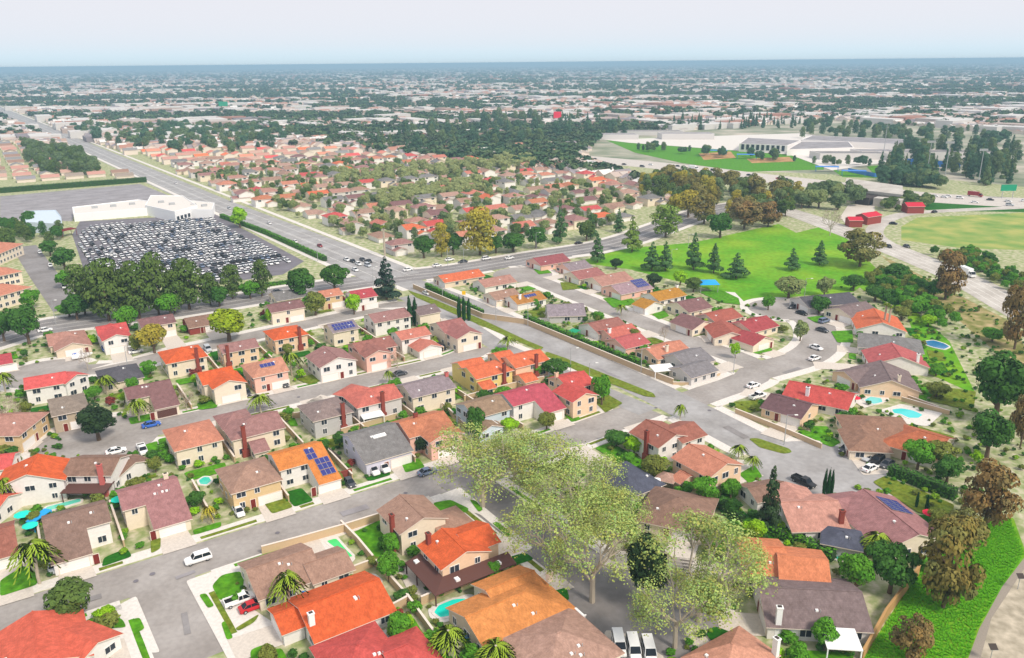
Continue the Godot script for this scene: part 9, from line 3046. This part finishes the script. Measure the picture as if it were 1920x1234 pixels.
	mat("green", Color8(30, 150, 110), 0.7)
	mat("aqua", Color8(40, 226, 200), 0.7)
	mat("yellow", Color8(240, 190, 30), 0.7)
	for i in 4:
		o = root("field_canopy", blues[i][1], "canopy", Vector3.ZERO, 0.0, "blue canopies of the ball fields")
		patio_at(o, blue_at[i] - Vector2(9, 2), blue_at[i] + Vector2(9, 2), "blue", 4.5)
	o = root("field_fence", "blue padded outfield fence of the small ball field", "fence")
	s = Shape.new()
	strip(s, "blue", offset_line(L([278.3,-666,286,-633.1,319,-649.8]), -0.2), offset_line(L([278.3,-666,286,-633.1,319,-649.8]), 0.2), 3.0, 3.0)
	part("panel", s.done(M), o)
	o = root("field_fence", "long blue fence right of the small ball field", "fence")
	s = Shape.new()
	strip(s, "blue", offset_line(L([348.1,-711.5,377.8,-679.5]), -0.2), offset_line(L([348.1,-711.5,377.8,-679.5]), 0.2), 5.0, 5.0)
	part("panel", s.done(M), o)
	var poles := [[V(341.6,-744.4), 34.0, "tall floodlight pole left of the ball field"], [V(313.6,-607.5), 30.0, "floodlight pole among the dark conifers"], [V(324,-601.1), 30.0, "floodlight pole right of the small field"], [V(352,-604.9), 24.0, "floodlight pole beside the freeway"]]
	for q in poles:
		o = root("floodlight_pole", q[2], "floodlight", Vector3(q[0].x, 0, q[0].y), 0.0, "floodlight poles")
		s = Shape.new()
		s.tube("metal", Vector3.ZERO, Vector3(0, q[1], 0), 0.35, 0.2, 6)
		part("pole", s.done(M), o)
		s = Shape.new()
		for i in 5:
			s.box("metal", Vector3(-3.2 + i * 1.3, q[1] - 1.6, -0.3), Vector3(-2.2 + i * 1.3, q[1], 0.3))
		part("lamp_bank", s.done(M), o)
	# red roofed sheds by the ramp
	shed(L([186.7,-439.4,193.7,-439]), 7.0, 4.0, "left crimson roofed shed beside the freeway ramp")
	shed(L([196.8,-445.1,207.1,-450.9]), 8.0, 4.6, "right crimson roofed shed beside the freeway ramp")
	shed(L([237.5,-480.1,247.2,-479.6]), 9.0, 4.4, "crimson roofed shed inside the loop ramp trees")
	# overpass
	o = root("overpass", "freeway bridge with a dark opening above the lower road", "bridge")
	s = Shape.new()
	strip(s, "concrete", L([241.6,-579.5,263.4,-539.4]), L([221.3,-533,246.2,-502.3]), 7.0, 1.6)
	part("deck", s.done(M), o)
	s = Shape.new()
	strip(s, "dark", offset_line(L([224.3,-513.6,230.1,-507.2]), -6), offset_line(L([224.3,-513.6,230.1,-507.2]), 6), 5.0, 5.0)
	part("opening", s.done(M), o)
	for k in 2:
		s = Shape.new()
		var ab: Array = [L([217.3,-524.5,224.1,-515.7]), L([230.6,-505.2,242.6,-494.7])][k]
		strip(s, "concrete", offset_line(ab, -4), offset_line(ab, 4), 5.2, 5.2)
		part("abutment", s.done(M), o)
	# far signs
	sign_board(V(68.6,-1194.8), "hotred", 11.0, 20.0, "bright red tower sign far beyond the tract")
	sign_board(V(-565.5,-1638.4), "green", 18.0, 20.0, "green hipped roof sign tower in the far left city")
	sign_board(V(327.2,-526.8), "green", 10.0, 9.0, "green overhead freeway sign at the right edge")
	sign_board(V(-18.8,-302.4), "yellow", 1.4, 3.0, "yellow warning sign behind the avenue wall")
	# park shelter
	var c: Vector2 = V(78.8,-310.6)
	o = root("park_shelter", "park shelter with bright blue canopy on posts", "shelter", Vector3(c.x, 0, c.y))
	s = Shape.new()
	var ap := Vector3(0, 4.6, 0)
	for k in 4:
		var a1 := Vector3(4, 3.5, 4).rotated(Vector3.UP, k * PI / 2)
		var a2 := Vector3(4, 3.5, 4).rotated(Vector3.UP, (k + 1) * PI / 2)
		s.slab("skyblue", "skyblue", [ap, a1, a2], 0.1)
	part("canopy", s.done(M), o)
	for k in 4:
		s = Shape.new()
		s.tube("metal", Vector3(3.4, 0, 3.4).rotated(Vector3.UP, k * PI / 2), Vector3(3.4, 3.5, 3.4).rotated(Vector3.UP, k * PI / 2), 0.12, 0.12)
		part("post", s.done(M), o)
	# gazebo behind the slate house
	c = V(33.2,-154.1)
	o = root("gazebo", "small tan roofed gazebo on dark posts beside the white patio cover", "gazebo", Vector3(c.x, 0, c.y), -0.5)
	s = Shape.new()
	for k in 4:
		s.slab("roof_beige", "trim", [Vector3(0, 3.6, 0), Vector3(2.2, 2.5, 1.8 if k % 2 == 0 else -1.8).rotated(Vector3.UP, 0) if false else Vector3(2.2, 2.5, 2.2).rotated(Vector3.UP, k * PI / 2), Vector3(2.2, 2.5, 2.2).rotated(Vector3.UP, (k + 1) * PI / 2)], 0.12)
	part("roof", s.done(M), o)
	for k in 4:
		s = Shape.new()
		s.box("dark", Vector3(-0.1, 0, -0.1), Vector3(0.1, 2.45, 0.1))
		part("post", s.done(M), o, Vector3(1.9, 0, 1.9).rotated(Vector3.UP, k * PI / 2))

func patio_at(o: Node3D, a: Vector2, b: Vector2, c: String, y: float):
	patio(o, a, b, c, y)

func shed(ab: Array, w: float, y: float, label: String):
	var d: Vector2 = ab[1] - ab[0]
	var c: Vector2 = (ab[0] + ab[1]) / 2
	var o := root("shed", label, "shed", Vector3(c.x, 0, c.y), -d.angle(), "crimson roofed sheds")
	var s := Shape.new()
	var r := Shape.new()
	M["roof_crimsonroof"] = M["crimsonroof"]
	volume(s, r, Transform3D(), d.length(), w, y, "gg", [], "wall_redwall", "roof_crimsonroof")
	part("wall", s.done(M), o)
	part("roof", r.done(M), o)

func sign_board(c: Vector2, m: String, w: float, h: float, label: String):
	var o := root("sign", label, "sign", Vector3(c.x, 0, c.y))
	var s := Shape.new()
	s.box(m, Vector3(-w / 2, h * 0.55, -0.3), Vector3(w / 2, h, 0.3))
	part("board", s.done(M), o)
	for sg in [-1.0, 1.0]:
		s = Shape.new()
		s.tube("metal", Vector3(sg * w * 0.35, 0, 0), Vector3(sg * w * 0.35, h * 0.55, 0), 0.02 * w, 0.02 * w, 6)
		part("post", s.done(M), o)

func lamp(x: float, z: float, h: float, label: String):
	var o := root("street_lamp", label, "street lamp", Vector3(x, 0, z), 0.0, "street lamps")
	if not K.has("lamp %s" % h):
		var s := Shape.new()
		s.tube("metal", Vector3.ZERO, Vector3(0, h, 0), 0.12, 0.08, 6)
		s.tube("metal", Vector3(0, h - 0.05, 0), Vector3(1.8, h + 0.25, 0.6), 0.06, 0.05, 5)
		var t := Shape.new()
		t.box("light", Vector3(1.5, h + 0.16, 0.45), Vector3(2.3, h + 0.34, 0.8))
		K["lamp %s" % h] = [s.done(M), t.done(M)]
	part("pole", K["lamp %s" % h][0], o)
	part("lamp_head", K["lamp %s" % h][1], o)

func small_things():
	lamp(12.2,-385.6,9,"thin grey street lamp behind the maroon roofed house by the park path")
	lamp(-91.1,-367.5,10,"thin grey street lamp behind the grey roofed house by the street trees")
	lamp(-103.6,-305.2,8,"thin grey street lamp left of the grey roofed house by the street trees")
	lamp(71,-346,9,"thin grey street lamp right of the tan brown house bordering the park")
	lamp(-21.3,-349.5,9,"thin grey street lamp behind the long orange house at the avenue corner")
	lamp(86.3,-382.5,8,"thin grey street lamp right of the lilac roofed house by the park")
	lamp(17.3,-221.8,8,"thin grey street lamp right of the peach walled orange roofed house by the median")
	lamp(38.2,-221.3,8,"thin grey street lamp in front of the salmon tan house before the grey corner house")
	lamp(5.6,-266.8,8,"thin grey street lamp left of the grey lilac house along the avenue")
	lamp(-27.2,-302.7,8,"thin grey street lamp left of the light tan house along the avenue wall")
	lamp(65.2,-173.6,8,"thin grey street lamp in front of the dark brown house by the white pickup")
	lamp(21.7,-209.4,8,"thin grey street lamp right of the red roofed house by the corner lawn")
	lamp(-164.2,-274.3,9,"thin grey street lamp behind the rosy tan low house")
	lamp(-57.2,-319.4,9,"thin grey street lamp behind the crimson house beside the dark cedar")
	lamp(-5.7,-272,8,"thin grey street lamp left of the ochre roofed house with white chimney")
	lamp(65.5,-220.6,7,"thin grey street lamp right of the grey corner house with white patio cover")
	lamp(113.5,-297.9,8,"thin grey street lamp left of the dark grey house at the park end")
	lamp(-118.1,-229.7,7,"thin grey street lamp behind the charcoal roofed house behind yellow shrub")
	lamp(-28.9,-354.7,9,"thin grey street lamp behind the long orange house at the avenue corner, the second one")
	# parasol, pool toy, canopies and a trampoline in the gardens
	parasol(V(0.9,-106.6), "darkred", 1.6, "closed looking dark red parasol below the amber roof")
	parasol(V(82.9,-139.2), "hotred", 1.5, "round hot pink parasol behind the mauve house")
	parasol(V(91.6,-196.6), "hotred", 1.3, "small pink parasol by the white pool terrace")
	parasol(V(-99.4,-141.9), "aqua", 1.6, "aqua green parasol left of the brown roof")
	parasol(V(-95.5,-137.8), "aqua", 1.5, "lower aqua parasol left of the brown roof")
	parasol(V(-82.5,-147.6), "aqua", 1.6, "aqua parasol between brown and rose roofs")
	for q in [[V(-96.4,-141.3), V(-94.6,-140.7), "skyblue", "light blue awning between the aqua parasols"], [V(19,-254.9), V(21.4,-252.6), "green", "green shade sail by the white walled house"]]:
		var o := root("awning", q[3], "awning")
		patio_at(o, q[0], q[1], q[2], 2.6)
	var c: Vector2 = V(-66.5,-174.3)
	var o := root("trampoline", "round black trampoline behind the lean-to", "trampoline", Vector3(c.x, 0, c.y))
	var s := Shape.new()
	s.tube("rubber", Vector3(0, 0.8, 0), Vector3(0, 0.86, 0), 2.0, 2.0, 20)
	part("mat", s.done(M), o)
	for k in 6:
		s = Shape.new()
		s.tube("metal", Vector3(1.9, 0, 0).rotated(Vector3.UP, k * TAU / 6), Vector3(1.9, 0.8, 0).rotated(Vector3.UP, k * TAU / 6), 0.05, 0.05, 5)
		part("leg", s.done(M), o)
	var bins := [[V(-80.1,-144.4), "blue", "blue bin beside the rose roofed house"], [V(-36.7,-117.9), "blue", "blue bin behind the vivid orange house"], [V(-7.6,-105.6), "blue", "blue bin below the amber house"], [V(2.9,-105.3), "dark", "dark bin below the amber house"]]
	for q in bins:
		o = root("wheelie_bin", q[2], "bin", Vector3(q[0].x, 0, q[0].y))
		s = Shape.new()
		s.box(q[1], Vector3(-0.32, 0.05, -0.35), Vector3(0.32, 1.0, 0.35))
		part("bin_body", s.done(M), o)
		s = Shape.new()
		s.slab(q[1], q[1], [Vector3(-0.36, 1.06, -0.4), Vector3(0.36, 1.06, -0.4), Vector3(0.36, 1.1, 0.4), Vector3(-0.36, 1.1, 0.4)], 0.06)
		part("lid", s.done(M), o)
	var marks := [[V(-68.1,-122.4), 0.45], [V(-66,-124.5), 0.5], [V(-46.8,-137.6), 0.45], [V(-23.3,-152.6), 0.45], [V(-59.6,-205.6), 0.45], [V(52.1,-194.1), 0.5], [V(61.8,-175.1), 0.5], [V(38.3,-196.1), 0.45]]
	for k in 8:
		disc("manhole_cover", "round grey manhole cover, %s from the left among those in the streets" % ordinal(k), marks[k][0], marks[k][1], "lotdark", 0.1)
	var cuts := [L([-61.2,-123.1,-58.5,-125.2]), L([-75.2,-116.6,-72.3,-118.3]), L([-35.5,-144.2,-30.5,-147.3]), L([-56,-113.5,-53.3,-108.1]), L([-69.4,-198.6,-64.5,-201.7]), L([53.8,-184.2,57.3,-177.5]), L([25.7,-226,31.2,-218]), L([80.4,-220.2,86.5,-224.4])]
	for k in 8:
		var a: Vector2 = cuts[k][0]
		var b: Vector2 = cuts[k][1]
		var n := (b - a).normalized().orthogonal() * (0.5 + 0.25 * (k % 3))
		sheet("asphalt_patch", "darker rectangular asphalt patch, %s of the repairs in the streets" % ordinal(k), [a - n, b - n, b + n, a + n], "asphalt2" if k % 2 else "lotgrey", 0.095)
	# the solar powered sign post on the sandy path
	for q in [[V(73,-100.3), "panel on a post at the bottom right path"], [V(87.8,-117.8), "second panel on a post farther up the path"]]:
		o = root("path_sign", q[1], "sign", Vector3(q[0].x, 0, q[0].y))
		s = Shape.new()
		s.tube("metal", Vector3.ZERO, Vector3(0, 2.6, 0), 0.06, 0.06)
		part("post", s.done(M), o)
		s = Shape.new()
		s.slab("dark", "metal", [Vector3(-0.6, 3.0, -0.4), Vector3(0.6, 3.0, -0.4), Vector3(0.6, 2.5, 0.5), Vector3(-0.6, 2.5, 0.5)], 0.06)
		part("board", s.done(M), o)

func parasol(c: Vector2, m: String, r: float, label: String):
	var o := root("parasol", label, "parasol", Vector3(c.x, 0, c.y))
	var s := Shape.new()
	s.tube("metal", Vector3.ZERO, Vector3(0, 2.5, 0), 0.04, 0.04, 5)
	part("pole", s.done(M), o)
	s = Shape.new()
	for k in 8:
		s.slab(m, m, [Vector3(0, 2.75, 0), Vector3(r, 2.2, 0).rotated(Vector3.UP, k * TAU / 8), Vector3(r, 2.2, 0).rotated(Vector3.UP, (k + 1) * TAU / 8)], 0.05)
	part("canopy", s.done(M), o)
